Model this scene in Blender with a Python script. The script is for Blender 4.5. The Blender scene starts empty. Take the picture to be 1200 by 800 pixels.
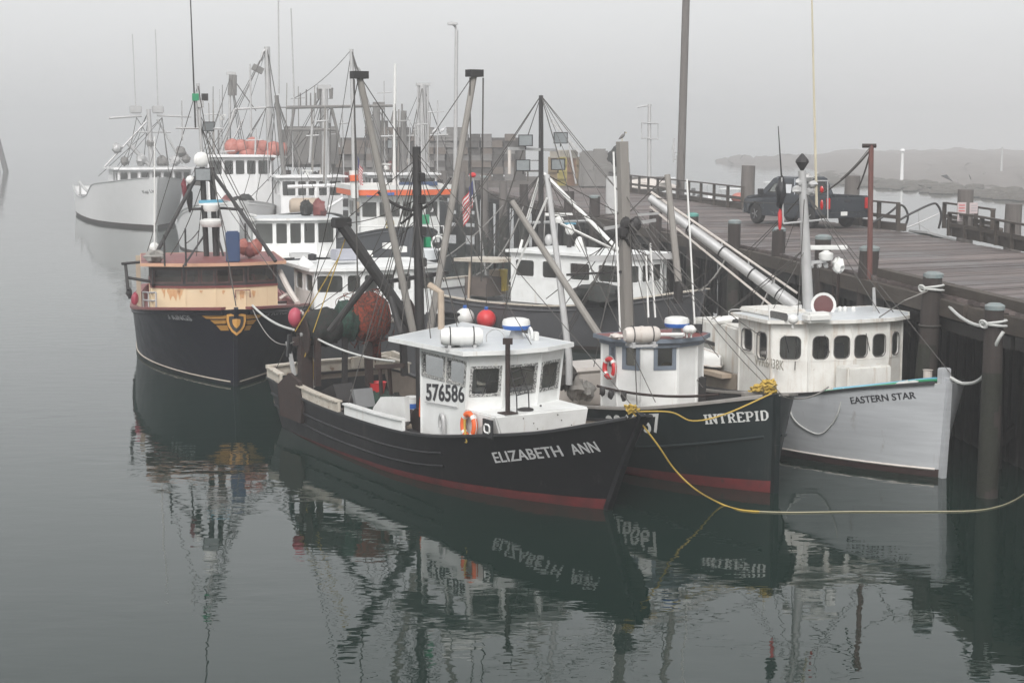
import bpy, bmesh, math, random
from mathutils import Vector, Matrix
random.seed(7)
S = bpy.context.scene
COL = S.collection
R = math.radians
# ------------------------------------------------------------------ camera
CAM_H, CAM_F = 7.1, 1900.0            # eye height in metres, focal length in 1200 px wide pixels
TH = math.atan2(240, 1900)
cd = bpy.data.cameras.new('camera'); cam = bpy.data.objects.new('camera', cd); COL.objects.link(cam)
cd.sensor_width = 36; cd.lens = 36 * CAM_F / 1200; cd.clip_end = 5000; cd.clip_start = 0.5
cam.location = (0, 0, CAM_H); cam.rotation_euler = (math.pi / 2 - TH, 0, 0)
S.camera = cam
# ------------------------------------------------------------------ world: overcast sky behind the fog
SUN_V = Vector((-0.10, -0.74, 0.66)).normalized()          # towards the veiled sun: high behind the viewer
w = bpy.data.worlds.new("World"); S.world = w; w.use_nodes = True
nt = w.node_tree; nt.nodes.clear()
sky = nt.nodes.new('ShaderNodeTexSky'); sky.sky_type = 'NISHITA'; sky.sun_disc = False
sky.sun_elevation = math.asin(SUN_V.z); sky.sun_rotation = math.atan2(SUN_V.x, SUN_V.y); sky.air_density = 1.0; sky.dust_density = 5.0; sky.ozone_density = 1.0
bw = nt.nodes.new('ShaderNodeRGBToBW')
hs = nt.nodes.new('ShaderNodeMixRGB'); hs.blend_type = 'MIX'; hs.inputs[0].default_value = 0.93
bg = nt.nodes.new('ShaderNodeBackground'); bg.inputs[1].default_value = 0.10
out = nt.nodes.new('ShaderNodeOutputWorld')
cr = nt.nodes.new('ShaderNodeCombineColor')
nt.links.new(sky.outputs[0], bw.inputs[0]); nt.links.new(sky.outputs[0], hs.inputs[1])
for i in range(3): nt.links.new(bw.outputs[0], cr.inputs[i])
ov = nt.nodes.new('ShaderNodeMixRGB'); ov.inputs[0].default_value = 0.6; ov.inputs[2].default_value = (6.8, 6.85, 6.9, 1)   # even cloud layer over the clear sky
nt.links.new(cr.outputs[0], ov.inputs[1]); nt.links.new(ov.outputs[0], hs.inputs[2]); nt.links.new(hs.outputs[0], bg.inputs[0]); nt.links.new(bg.outputs[0], out.inputs[0])
sl = bpy.data.lights.new('sun', 'SUN'); sl.energy = 1.3; sl.angle = R(25); sl.color = (1, 0.98, 0.96)
so = bpy.data.objects.new('sun', sl); COL.objects.link(so)
so.rotation_euler = SUN_V.to_track_quat('Z', 'Y').to_euler()
S.view_settings.view_transform = 'Standard'; S.view_settings.look = 'None'
S.view_settings.exposure = 0.85; S.view_settings.gamma = 1.0
S.cycles.use_denoising = True
S.cycles.max_bounces = 6; S.cycles.diffuse_bounces = 3; S.cycles.glossy_bounces = 4
S.cycles.transparent_max_bounces = 12; S.cycles.volume_bounces = 2; S.cycles.transmission_bounces = 3
S.cycles.caustics_reflective = False; S.cycles.caustics_refractive = False
S.cycles.sample_clamp_indirect = 4
HAZE_D = 0.0021

# ------------------------------------------------------------------ pixel to place
def ray(px, py):
    u = (px - 600) / CAM_F; v = (400 - py) / CAM_F
    return Vector((u, math.cos(TH) + v * math.sin(TH), -math.sin(TH) + v * math.cos(TH)))
def at(px, py, z):
    r = ray(px, py); t = (z - CAM_H) / r.z
    return Vector((r.x * t, r.y * t, z))
def atY(px, py, Y):
    r = ray(px, py); t = Y / r.y
    return Vector((r.x * t, Y, CAM_H + r.z * t))

# ------------------------------------------------------------------ materials
MATS = {}
def paint(name, col, col2=None, amt=0.5, scale=3.0, rough=0.5, metal=0.0, streak=0.0, streak_col=(0.16, 0.07, 0.03), bump=0.15, bscale=30, spec=0.5, grain=None, alpha=None, blotch=0.0, blotch_col=(0.3,0.2,0.12), contrast=0.25):
    """procedural paint / wood / metal: two tones by noise, rust or dirt runs, chipped blotches, fine relief"""
    if name in MATS: return MATS[name]
    m = bpy.data.materials.new(name); m.use_nodes = True; MATS[name] = m
    n = m.node_tree.nodes; l = m.node_tree.links; p = n['Principled BSDF']
    tc = n.new('ShaderNodeTexCoord')
    def noise(sc, vec=(1, 1, 1), det=4, rgh=0.6):
        mp = n.new('ShaderNodeMapping'); mp.inputs['Scale'].default_value = vec
        l.new(tc.outputs['Object'], mp.inputs[0])
        t = n.new('ShaderNodeTexNoise'); t.inputs['Scale'].default_value = sc; t.inputs['Detail'].default_value = det; t.inputs['Roughness'].default_value = rgh
        l.new(mp.outputs[0], t.inputs['Vector']); return t.outputs['Fac']
    def ramp(src, a, b):
        r = n.new('ShaderNodeMapRange'); r.inputs['From Min'].default_value = a; r.inputs['From Max'].default_value = b
        l.new(src, r.inputs['Value']); return r.outputs['Result']
    def mix(fac, a, b):
        x = n.new('ShaderNodeMixRGB'); l.new(fac, x.inputs[0])
        for k, v in ((1, a), (2, b)):
            if isinstance(v, tuple): x.inputs[k].default_value = (*v, 1)
            else: l.new(v, x.inputs[k])
        return x.outputs[0]
    if col2 is None: col2 = tuple(c * 0.72 for c in col)
    f = ramp(noise(scale, grain or (1, 1, 1)), 0.5 - contrast, 0.5 + contrast)
    ms = n.new('ShaderNodeMath'); ms.operation = 'MULTIPLY'; ms.inputs[1].default_value = amt; l.new(f, ms.inputs[0])
    c = mix(ms.outputs[0], col, col2)
    if streak > 0:
        s = ramp(noise(2.2, (2.2, 2.2, 0.22), 5, 0.7), 0.72 - 0.2 * streak, 0.86 - 0.1 * streak)
        c = mix(s, c, streak_col)
    if blotch > 0:
        s = ramp(noise(5.5, (1, 1, 1), 6, 0.75), 0.74 - 0.16 * blotch, 0.77 - 0.12 * blotch)
        c = mix(s, c, blotch_col)
    l.new(c, p.inputs['Base Color'])
    rr = n.new('ShaderNodeMapRange'); rr.inputs['To Min'].default_value = max(0.03, rough - 0.12); rr.inputs['To Max'].default_value = min(1, rough + 0.15)
    l.new(noise(scale * 2.3), rr.inputs['Value']); l.new(rr.outputs[0], p.inputs['Roughness'])
    p.inputs['Metallic'].default_value = metal; p.inputs['Specular IOR Level'].default_value = spec
    if bump > 0:
        b = n.new('ShaderNodeBump'); b.inputs['Strength'].default_value = bump; b.inputs['Distance'].default_value = 0.02
        l.new(noise(bscale, grain or (1, 1, 1)), b.inputs['Height']); l.new(b.outputs[0], p.inputs['Normal'])
    return m
white = paint('white_paint', (0.80, 0.81, 0.80), (0.50, 0.50, 0.47), 0.45, 2.2, 0.35, streak=0.5, streak_col=(0.50, 0.43, 0.35), bump=0.08, blotch=.25, blotch_col=(.42, .36, .3))
white2 = paint('worn_white_paint', (0.76, 0.76, 0.73), (0.50, 0.47, 0.42), 0.6, 2.6, 0.5, streak=0.95, streak_col=(0.40, 0.30, 0.21), bump=0.1, blotch=0.5, blotch_col=(0.30, 0.24, 0.19))
white_far = paint('far_white_paint', (0.80, 0.80, 0.80), (0.68, 0.68, 0.66), 0.4, 1.5, 0.5, bump=0)
roofgrey = paint('pale_grey_roof_paint', (0.55, 0.575, 0.59), (0.42, 0.44, 0.45), 0.5, 2.4, 0.35, bump=0.05, blotch=0.2, blotch_col=(0.3, 0.28, 0.26))
black = paint('black_hull_paint', (0.006, 0.006, 0.008), (0.016, 0.015, 0.016), 0.7, 1.2, 0.42, spec=0.3, streak=0.6, streak_col=(0.05, 0.045, 0.042), blotch=.42, blotch_col=(0.05, 0.045, 0.042), bump=0.12, bscale=9)
black2 = paint('green_black_hull_paint', (0.007, 0.013, 0.014), (0.015, 0.02, 0.02), 0.7, 1.2, 0.42, spec=0.3, streak=0.6, streak_col=(0.045, 0.042, 0.038), blotch=.42, blotch_col=(0.045, 0.045, 0.04), bump=0.12, bscale=9)
navy = paint('navy_hull_paint', (0.008, 0.009, 0.018), (0.016, 0.017, 0.026), 0.6, 0.9, 0.4, spec=0.3, streak=0.1, streak_col=(0.05, 0.045, 0.05), bump=0.08, bscale=8)
greyhull = paint('grey_hull_paint', (0.49, 0.505, 0.52), (0.35, 0.36, 0.375), 0.8, 1.4, 0.5, streak=0.6, streak_col=(0.30, 0.28, 0.27), bump=0.1, grain=(0.5, 0.5, 6), blotch=0.38, blotch_col=(0.22, 0.22, 0.25))
darkgrey = paint('dark_grey_hull_paint', (0.085, 0.085, 0.09), (0.055, 0.055, 0.06), 0.6, 1.4, 0.5, streak=0.2, streak_col=(0.12, 0.10, 0.09))
slate = paint('slate_hull_paint', (0.10, 0.105, 0.115), (0.06, 0.065, 0.075), 0.6, 1.4, 0.5)
redbot = paint('red_bottom_paint', (0.15, 0.018, 0.02), (0.05, 0.016, 0.016), 0.9, 2.5, 0.6, bump=0.2, blotch=0.8, blotch_col=(0.035, 0.025, 0.02))
brownbot = paint('brown_bottom_paint', (0.06, 0.03, 0.028), (0.03, 0.02, 0.018), 0.8, 2, 0.6, bump=0.2)
cream = paint('cream_paint', (0.70, 0.57, 0.38), (0.66, 0.52, 0.33), 0.5, 1.6, 0.5, streak=.45, streak_col=(0.52, 0.27, 0.11), bump=0.08, blotch=.3, blotch_col=(0.45, 0.20, 0.08))
redroof = paint('faded_red_deck_paint', (0.23, 0.065, 0.06), (0.15, 0.05, 0.048), 0.7, 2.2, 0.5, bump=0.1, blotch=0.3, blotch_col=(0.28, 0.17, 0.14))
redcap = paint('brick_red_cap_paint', (0.20, 0.05, 0.045), (0.12, 0.04, 0.04), 0.6, 2.5, 0.5)
peach = paint('peach_trim_paint', (0.55, 0.33, 0.22), (0.40, 0.22, 0.14), 0.5, 3, 0.5)
rust = paint('rusty_steel', (0.020, 0.014, 0.013), (0.045, 0.022, 0.017), 0.7, 4, 0.75, bump=0.35, blotch=0.4, blotch_col=(0.03, 0.022, 0.02))
steel = paint('dark_steel', (0.028, 0.025, 0.025), (0.015, 0.014, 0.014), 0.7, 3, 0.55, bump=0.2, blotch=0.35, blotch_col=(0.12, 0.055, 0.035))
blackpaint = paint('black_fitting_paint', (0.02, 0.02, 0.022), None, 0.5, 4, 0.45)
galv = paint('galvanised_pipe', (0.48, 0.48, 0.48), (0.34, 0.34, 0.33), 0.6, 3, 0.5, metal=0.25, bump=0.1, blotch=0.25, blotch_col=(0.22, 0.15, 0.11))
spar = paint('weathered_grey_spar', (0.27, 0.255, 0.235), (0.17, 0.155, 0.14), 0.7, 5, 0.7, grain=(1, 1, 0.15), bump=0.25)
tanpaint = paint('tan_pipe_paint', (0.42, 0.34, 0.26), (0.30, 0.24, 0.19), 0.5, 4, 0.6)
wire = paint('rigging_wire', (0.06, 0.055, 0.05), None, 0.5, 6, 0.6, bump=0)
rope_w = paint('white_rope', (0.56, 0.57, 0.55), (0.40, 0.40, 0.38), 0.6, 30, 0.8, bump=0.3, bscale=80)
rope_g = paint('grey_rope', (0.27, 0.26, 0.24), (0.19, 0.18, 0.17), 0.6, 30, 0.8, bump=0.3, bscale=80)
rope_y = paint('yellow_rope', (0.52, 0.35, 0.06), (0.36, 0.25, 0.06), 0.6, 20, 0.7, bump=0.3, bscale=80)
rope_d = paint('dark_rope', (0.05, 0.045, 0.04), None, 0.5, 20, 0.8)
deckwood = paint('boat_deck_planking', (0.13, 0.105, 0.09), (0.075, 0.06, 0.055), 0.8, 4, 0.75, grain=(0.3, 3, 1), bump=0.3)
deckgrey = paint('grey_deck_paint', (0.22, 0.225, 0.23), (0.13, 0.13, 0.13), 0.7, 2.5, 0.6, blotch=0.3, blotch_col=(0.12, 0.08, 0.06))
tan_deck = paint('stained_tan_deck', (0.27, 0.23, 0.19), (0.16, 0.13, 0.11), 0.8, 2.5, 0.7, blotch=0.3)
capwhite = paint('chipped_white_cap', (0.58, 0.55, 0.48), (0.36, 0.30, 0.24), 0.8, 4, 0.5, blotch=1.0, blotch_col=(0.22, 0.13, 0.08))
orange = paint('orange_plastic', (0.75, 0.13, 0.03), (0.55, 0.10, 0.03), 0.5, 4, 0.55)
net_o = paint('orange_netting', (0.27, 0.045, 0.022), (0.055, 0.03, 0.022), 1.0, 16, 0.85, contrast=.1, bump=0.9, bscale=26, blotch=0.3, blotch_col=(0.10, 0.12, 0.08))
net_g = paint('green_netting', (0.022, 0.065, 0.045), (0.016, 0.024, 0.02), 1.0, 16, 0.85, contrast=.1, bump=0.9, bscale=26)
net_d = paint('dark_netting', (0.026, 0.02, 0.02), (0.016, 0.024, 0.02), 1.0, 14, 0.9, contrast=.1, bump=0.9, bscale=24)
red = paint('red_plastic', (0.55, 0.03, 0.035), (0.42, 0.03, 0.03), 0.5, 4, 0.4, bump=0.03)
redbuoy = paint('red_vinyl', (0.62, 0.035, 0.04), (0.50, 0.03, 0.035), 0.5, 3, 0.45, bump=0.03)
coral = paint('coral_red_vinyl', (0.42, 0.15, 0.12), (0.33, 0.11, 0.09), 0.5, 3, 0.5, bump=0.03)
pink = paint('pink_vinyl', (0.36, 0.05, 0.085), (0.45, 0.08, 0.11), 0.5, 3, 0.5, bump=0.03)
plastic_w = paint('white_plastic', (0.72, 0.72, 0.70), (0.60, 0.60, 0.57), 0.4, 3, 0.35, bump=0.03)
plastic_d = paint('dirty_white_plastic', (0.60, 0.56, 0.52), (0.45, 0.40, 0.36), 0.6, 3, 0.5, streak=0.4, streak_col=(0.36, 0.27, 0.22))
blue = paint('blue_plastic', (0.03, 0.12, 0.42), None, 0.4, 4, 0.4, bump=0)
skyblue = paint('light_blue_plastic', (0.12, 0.36, 0.50), None, 0.4, 4, 0.45, bump=0)
bluetub = paint('navy_plastic', (0.03, 0.06, 0.14), None, 0.4, 4, 0.45, bump=0)
green = paint('green_plastic', (0.02, 0.26, 0.12), None, 0.4, 4, 0.5, bump=0)
yellow = paint('yellow_paint', (0.62, 0.46, 0.07), None, 0.4, 4, 0.5, bump=0)
gold = paint('gold_emblem_paint', (0.52, 0.27, 0.055), (0.42, 0.19, 0.05), 0.6, 6, 0.5, bump=0.03)
letter_w = paint('white_lettering', (0.62, 0.62, 0.60), (0.45, 0.45, 0.43), 0.5, 9, 0.5, bump=0, blotch=0.35, blotch_col=(0.16, 0.16, 0.16))
letter_b = paint('black_lettering', (0.03, 0.03, 0.035), None, 0.4, 6, 0.5, bump=0)
letter_f = paint('faded_lettering', (0.33, 0.31, 0.26), None, 0.4, 6, 0.6, bump=0)
letter_e = paint('off_white_lettering', (0.52, 0.52, 0.52), (0.38, 0.38, 0.38), 0.5, 9, 0.5, bump=0)
letter_g = paint('grey_lettering', (0.33, 0.33, 0.34), None, 0.4, 6, 0.6, bump=0)
trimblue = paint('grey_blue_trim', (0.16, 0.19, 0.23), (0.12, 0.14, 0.17), 0.5, 4, 0.5)
gasket = paint('window_gasket', (0.05, 0.05, 0.05), (0.20, 0.19, 0.18), 0.6, 22, 0.6, bump=0)
gasket_w = paint('bolted_window_frame', (0.50, 0.50, 0.48), (0.07, 0.07, 0.07), 1.0, 30, 0.6, bump=0, contrast=.06)
rubber = paint('black_rubber', (0.015, 0.015, 0.015), (0.03, 0.028, 0.026), 0.5, 8, 0.8)
timber = paint('pier_timber', (0.045, 0.035, 0.031), (0.022, 0.017, 0.016), 0.8, 3.0, 0.85, grain=(5, 5, 0.35), bump=0.5, bscale=12)
timber_h = paint('pier_beam_timber', (0.075, 0.06, 0.048), (0.036, 0.029, 0.024), 0.8, 2.0, 0.85, grain=(3, 0.35, 3), bump=0.5, bscale=10)
timber_dk = paint('wet_tarred_timber', (0.016, 0.013, 0.012), (0.009, 0.008, 0.007), 0.8, 2.5, 0.7, grain=(4, 4, 0.4), bump=0.5, bscale=12)
timber_dry = paint('dry_grey_pile_wood', (0.15, 0.135, 0.125), (0.09, 0.08, 0.075), 0.8, 3.0, 0.85, grain=(5, 5, 0.35), bump=0.5, bscale=12)
weedband = paint('weed_and_barnacles', (0.012, 0.012, 0.009), (0.022, 0.024, 0.014), 0.8, 5, 0.8, bump=0.8, bscale=30, blotch=.55, blotch_col=(0.10, 0.095, 0.085))
shingle = paint('weathered_shingle', (0.34, 0.32, 0.31), (0.24, 0.225, 0.215), 0.8, 2, 0.9, bump=0.3)
capmetal = paint('verdigris_cap', (0.15, 0.20, 0.205), (0.27, 0.27, 0.26), 0.8, 7, 0.6, bump=0.2)
truckpaint = paint('truck_blue_grey_paint', (0.045, 0.052, 0.062), (0.036, 0.042, 0.05), 0.4, 1.5, 0.22, metal=0.4, bump=0)
chrome = paint('dull_chrome', (0.45, 0.45, 0.45), None, 0.4, 5, 0.3, metal=0.9, bump=0)
tarp = paint('dark_tarp', (0.15, 0.145, 0.14), (0.21, 0.20, 0.19), 0.7, 2, 0.8, bump=0.4, bscale=5)
mud = paint('mudflat_ground', (0.19, 0.165, 0.15), (0.13, 0.115, 0.105), 0.9, 0.06, 0.9, bump=0.3, bscale=0.4)
blueflag = paint('flag_blue', (0.03, 0.04, 0.16), None, 0.3, 5, 0.8, bump=0)
redflag = paint('flag_red', (0.42, 0.03, 0.04), None, 0.3, 5, 0.8, bump=0)
whiteflag = paint('flag_white', (0.62, 0.60, 0.58), None, 0.3, 5, 0.8, bump=0)
gullwhite = paint('gull_white', (0.65, 0.65, 0.65), (0.35, 0.36, 0.38), 0.4, 8, 0.7, bump=0)
lens = paint('lamp_lens', (0.30, 0.32, 0.33), (0.18, 0.2, 0.2), 0.6, 9, 0.15, bump=0)
redlens = paint('red_lens', (0.45, 0.015, 0.015), None, 0.4, 6, 0.15, bump=0)
def plankmat(name, c1, c2):
    """pier planks: every plank its own tone, grain along the board"""
    m = bpy.data.materials.new(name); m.use_nodes = True
    n = m.node_tree.nodes; l = m.node_tree.links; p = n['Principled BSDF']
    oi = n.new('ShaderNodeObjectInfo'); tc = n.new('ShaderNodeTexCoord')
    mp = n.new('ShaderNodeMapping'); mp.inputs['Scale'].default_value = (6, 1.3, 1); l.new(tc.outputs['Object'], mp.inputs[0])
    ad = n.new('ShaderNodeVectorMath'); ad.operation = 'ADD'; l.new(mp.outputs[0], ad.inputs[0])
    ml = n.new('ShaderNodeMath'); ml.operation = 'MULTIPLY'; ml.inputs[1].default_value = 90; l.new(oi.outputs['Random'], ml.inputs[0]); l.new(ml.outputs[0], ad.inputs[1])
    t = n.new('ShaderNodeTexNoise'); t.inputs['Scale'].default_value = 1.6; t.inputs['Detail'].default_value = 6; l.new(ad.outputs[0], t.inputs['Vector'])
    a = n.new('ShaderNodeMath'); a.operation = 'ADD'; l.new(t.outputs['Fac'], a.inputs[0])
    r2 = n.new('ShaderNodeMapRange'); r2.inputs['To Min'].default_value = -0.45; r2.inputs['To Max'].default_value = 0.45; l.new(oi.outputs['Random'], r2.inputs[0]); l.new(r2.outputs[0], a.inputs[1])
    x = n.new('ShaderNodeMixRGB'); x.inputs[1].default_value = (*c1, 1); x.inputs[2].default_value = (*c2, 1); x.use_clamp = True; l.new(a.outputs[0], x.inputs[0])
    ge = n.new('ShaderNodeNewGeometry'); wn = n.new('ShaderNodeTexNoise'); wn.inputs['Scale'].default_value = 0.35; wn.inputs['Detail'].default_value = 5; l.new(ge.outputs['Position'], wn.inputs['Vector'])
    wr = n.new('ShaderNodeMapRange'); wr.inputs['From Min'].default_value = .42; wr.inputs['From Max'].default_value = .62; l.new(wn.outputs['Fac'], wr.inputs['Value'])
    wm = n.new('ShaderNodeMixRGB'); wm.blend_type = 'MULTIPLY'; wm.inputs[2].default_value = (.55, .52, .52, 1); l.new(wr.outputs[0], wm.inputs[0]); l.new(x.outputs[0], wm.inputs[1])
    l.new(wm.outputs[0], p.inputs['Base Color'])
    rr = n.new('ShaderNodeMapRange'); rr.inputs['To Min'].default_value = .75; rr.inputs['To Max'].default_value = .38; l.new(wr.outputs[0], rr.inputs['Value']); l.new(rr.outputs[0], p.inputs['Roughness'])
    b = n.new('ShaderNodeBump'); b.inputs['Strength'].default_value = 0.5; b.inputs['Distance'].default_value = 0.03; l.new(t.outputs['Fac'], b.inputs['Height']); l.new(b.outputs[0], p.inputs['Normal'])
    return m
deckmat = plankmat('pier_plank_wood', (0.075, 0.06, 0.056), (0.20, 0.165, 0.155))
def glassmat():
    m = bpy.data.materials.new('window_glass'); m.use_nodes = True
    n = m.node_tree.nodes; l = m.node_tree.links; n.remove(n['Principled BSDF']); o = n['Material Output']
    tr = n.new('ShaderNodeBsdfTransparent'); tr.inputs[0].default_value = (0.74, 0.76, 0.73, 1)
    gl = n.new('ShaderNodeBsdfGlossy'); gl.inputs['Roughness'].default_value = 0.06; gl.inputs[0].default_value = (0.9, 0.9, 0.9, 1)
    df = n.new('ShaderNodeBsdfDiffuse'); df.inputs[0].default_value = (0.10, 0.10, 0.095, 1)
    m1 = n.new('ShaderNodeMixShader'); m1.inputs[0].default_value = 0.22; l.new(tr.outputs[0], m1.inputs[1]); l.new(df.outputs[0], m1.inputs[2])
    fr = n.new('ShaderNodeFresnel'); fr.inputs[0].default_value = 1.5
    mx = n.new('ShaderNodeMixShader'); l.new(fr.outputs[0], mx.inputs[0]); l.new(m1.outputs[0], mx.inputs[1]); l.new(gl.outputs[0], mx.inputs[2])
    l.new(mx.outputs[0], o.inputs[0]); return m
glass = glassmat()
def watermat():
    m = bpy.data.materials.new('harbour_water'); m.use_nodes = True
    n = m.node_tree.nodes; l = m.node_tree.links; p = n['Principled BSDF']
    p.inputs['Base Color'].default_value = (0.007, 0.018, 0.014, 1); p.inputs['Roughness'].default_value = 0.0
    p.inputs['IOR'].default_value = 1.333
    tc = n.new('ShaderNodeTexCoord')
    def nz(sc, vec, det):
        mp = n.new('ShaderNodeMapping'); mp.inputs['Scale'].default_value = vec; l.new(tc.outputs['Object'], mp.inputs[0])
        t = n.new('ShaderNodeTexNoise'); t.inputs['Scale'].default_value = sc; t.inputs['Detail'].default_value = det; l.new(mp.outputs[0], t.inputs['Vector']); return t.outputs['Fac']
    a = nz(1.1, (0.75, 1.5, 1), 3); b = nz(0.16, (1, 1, 1), 2)
    # calm patches: the ripples fade where the big noise is low
    mr = n.new('ShaderNodeMapRange'); mr.inputs['From Min'].default_value = 0.35; mr.inputs['From Max'].default_value = 0.65; mr.inputs['To Min'].default_value = 0.25; mr.inputs['To Max'].default_value = 1.0
    l.new(b, mr.inputs['Value'])
    c_ = nz(5.5, (.6, 1.4, 1), 2); pm = nz(0.35, (1, .6, 1), 3)
    m2 = n.new('ShaderNodeMapRange'); m2.inputs['From Min'].default_value = .5; m2.inputs['From Max'].default_value = .7; m2.inputs['To Max'].default_value = .22; l.new(pm, m2.inputs['Value'])
    m3 = n.new('ShaderNodeMath'); m3.operation = 'MULTIPLY'; l.new(c_, m3.inputs[0]); l.new(m2.outputs[0], m3.inputs[1])
    m4 = n.new('ShaderNodeMath'); m4.operation = 'ADD'; l.new(a, m4.inputs[0]); l.new(m3.outputs[0], m4.inputs[1])
    mu = n.new('ShaderNodeMath'); mu.operation = 'MULTIPLY'; l.new(m4.outputs[0], mu.inputs[0]); l.new(mr.outputs[0], mu.inputs[1])
    bp = n.new('ShaderNodeBump'); bp.inputs['Strength'].default_value = 1.0; bp.inputs['Distance'].default_value = 0.012
    l.new(mu.outputs[0], bp.inputs['Height']); l.new(bp.outputs[0], p.inputs['Normal'])
    return m

# ------------------------------------------------------------------ mesh builder
MESH_CACHE = {}
class MB:
    def __init__(s): s.v = []; s.f = []; s.mi = []; s.m = 0
    def add(s, vs, fs):
        b = len(s.v); s.v += [tuple(x) for x in vs]
        for f in fs: s.f.append([b + i for i in f]); s.mi.append(s.m)
        return s
    def box(s, c, d, rz=0.0, rx=0.0, ry=0.0):
        M = Matrix.Rotation(rz, 3, 'Z') @ Matrix.Rotation(ry, 3, 'Y') @ Matrix.Rotation(rx, 3, 'X'); c = Vector(c)
        vs = [c + M @ Vector((x * d[0] / 2, y * d[1] / 2, z * d[2] / 2)) for z in (-1, 1) for y in (-1, 1) for x in (-1, 1)]
        return s.add(vs, [(0, 2, 3, 1), (4, 5, 7, 6), (0, 1, 5, 4), (2, 6, 7, 3), (0, 4, 6, 2), (1, 3, 7, 5)])
    def frames(s, pts, closed=False):
        n = len(pts); fr = []; up = None
        for i in range(n):
            if closed: d = pts[(i + 1) % n] - pts[i - 1]
            else: d = pts[min(n - 1, i + 1)] - pts[max(0, i - 1)]
            if d.length < 1e-9: d = Vector((0, 0, 1))
            d.normalize()
            if up is None:
                up = Vector((0, 0, 1)) if abs(d.z) < 0.9 else Vector((1, 0, 0))
            a = d.cross(up)
            if a.length < 1e-6: a = d.cross(Vector((0.3, 0.9, 0.2)))
            a.normalize(); b = a.cross(d).normalized()
            if abs(d.z) >= 0.9 or True: up = b
            fr.append((pts[i], a, b))
        return fr
    def tube(s, pts, r, n=6, closed=False, cap=True):
        pts = [Vector(p) for p in pts]; rs = r if isinstance(r, (list, tuple)) else [r] * len(pts)
        fr = s.frames(pts, closed); vs = []
        for (p, a, b), q in zip(fr, rs):
            for k in range(n):
                t = 2 * math.pi * k / n; vs.append(p + a * (q * math.cos(t)) + b * (q * math.sin(t)))
        fs = []; m = len(pts)
        for i in range(m if closed else m - 1):
            j = (i + 1) % m
            for k in range(n): fs.append((i * n + k, i * n + (k + 1) % n, j * n + (k + 1) % n, j * n + k))
        if cap and not closed: fs += [tuple(range(n))[::-1], tuple((m - 1) * n + k for k in range(n))]
        return s.add(vs, fs)
    def bar(s, p, q, w, h=None):
        """rectangular bar from p to q; w across, h upright"""
        h = h or w; p, q = Vector(p), Vector(q); d = (q - p).normalized()
        up = Vector((0, 0, 1)) if abs(d.z) < 0.95 else Vector((1, 0, 0))
        a = d.cross(up).normalized(); b = a.cross(d)
        vs = [e + a * (x * w / 2) + b * (y * h / 2) for e in (p, q) for x, y in ((-1, -1), (1, -1), (1, 1), (-1, 1))]
        return s.add(vs, [(3, 2, 1, 0), (4, 5, 6, 7), (0, 1, 5, 4), (1, 2, 6, 5), (2, 3, 7, 6), (3, 0, 4, 7)])
    def sweep(s, pts, w, h, closed=False):
        """rectangular section swept level along a path (cap rails)"""
        pts = [Vector(p) for p in pts]; n = len(pts); vs = []
        for i, p in enumerate(pts):
            d = (pts[(i + 1) % n] - pts[i - 1]) if closed else (pts[min(n - 1, i + 1)] - pts[max(0, i - 1)])
            d.z = 0; d.normalize(); a = Vector((d.y, -d.x, 0))
            vs += [p + a * (-w / 2), p + a * (w / 2), p + a * (w / 2) + Vector((0, 0, h)), p + a * (-w / 2) + Vector((0, 0, h))]
        fs = []
        for i in range(n if closed else n - 1):
            j = (i + 1) % n
            for k in range(4): fs.append((i * 4 + k, i * 4 + (k + 1) % 4, j * 4 + (k + 1) % 4, j * 4 + k))
        if not closed: fs += [(3, 2, 1, 0), ((n - 1) * 4, (n - 1) * 4 + 1, (n - 1) * 4 + 2, (n - 1) * 4 + 3)]
        return s.add(vs, fs)
    def prism(s, poly, z0, z1, top=None):
        n = len(poly); top = top or poly
        zz0 = z0 if isinstance(z0, (list, tuple)) else [z0] * n; zz1 = z1 if isinstance(z1, (list, tuple)) else [z1] * n
        vs = [(p[0], p[1], z) for p, z in zip(poly, zz0)] + [(p[0], p[1], z) for p, z in zip(top, zz1)]
        fs = [tuple(range(n))[::-1], tuple(range(n, 2 * n))] + [(i, (i + 1) % n, n + (i + 1) % n, n + i) for i in range(n)]
        return s.add(vs, fs)
    def lathe(s, prof, c=(0, 0, 0), axis='z', n=14, rot=None):
        """prof: (radius, along) pairs"""
        vs = []; c = Vector(c)
        for r, h in prof:
            for k in range(n):
                t = 2 * math.pi * k / n; x, y = r * math.cos(t), r * math.sin(t)
                q = {'z': (x, y, h), 'x': (h, x, y), 'y': (y, h, x)}[axis]
                q = Vector(q)
                if rot: q = rot @ q
                vs.append(c + q)
        fs = [(i * n + k, i * n + (k + 1) % n, (i + 1) * n + (k + 1) % n, (i + 1) * n + k) for i in range(len(prof) - 1) for k in range(n)]
        fs += [tuple(range(n))[::-1], tuple((len(prof) - 1) * n + k for k in range(n))]
        return s.add(vs, fs)
    def ball(s, c, r, n=12, m=8, sq=(1, 1, 1)):
        prof = [(r * max(0.02, math.sin(math.pi * i / m)), -r * math.cos(math.pi * i / m)) for i in range(m + 1)]
        b = len(s.v); s.lathe(prof, (0, 0, 0), 'z', n)
        for i in range(b, len(s.v)):
            x, y, z = s.v[i]; s.v[i] = (c[0] + x * sq[0], c[1] + y * sq[1], c[2] + z * sq[2])
        return s
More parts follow.
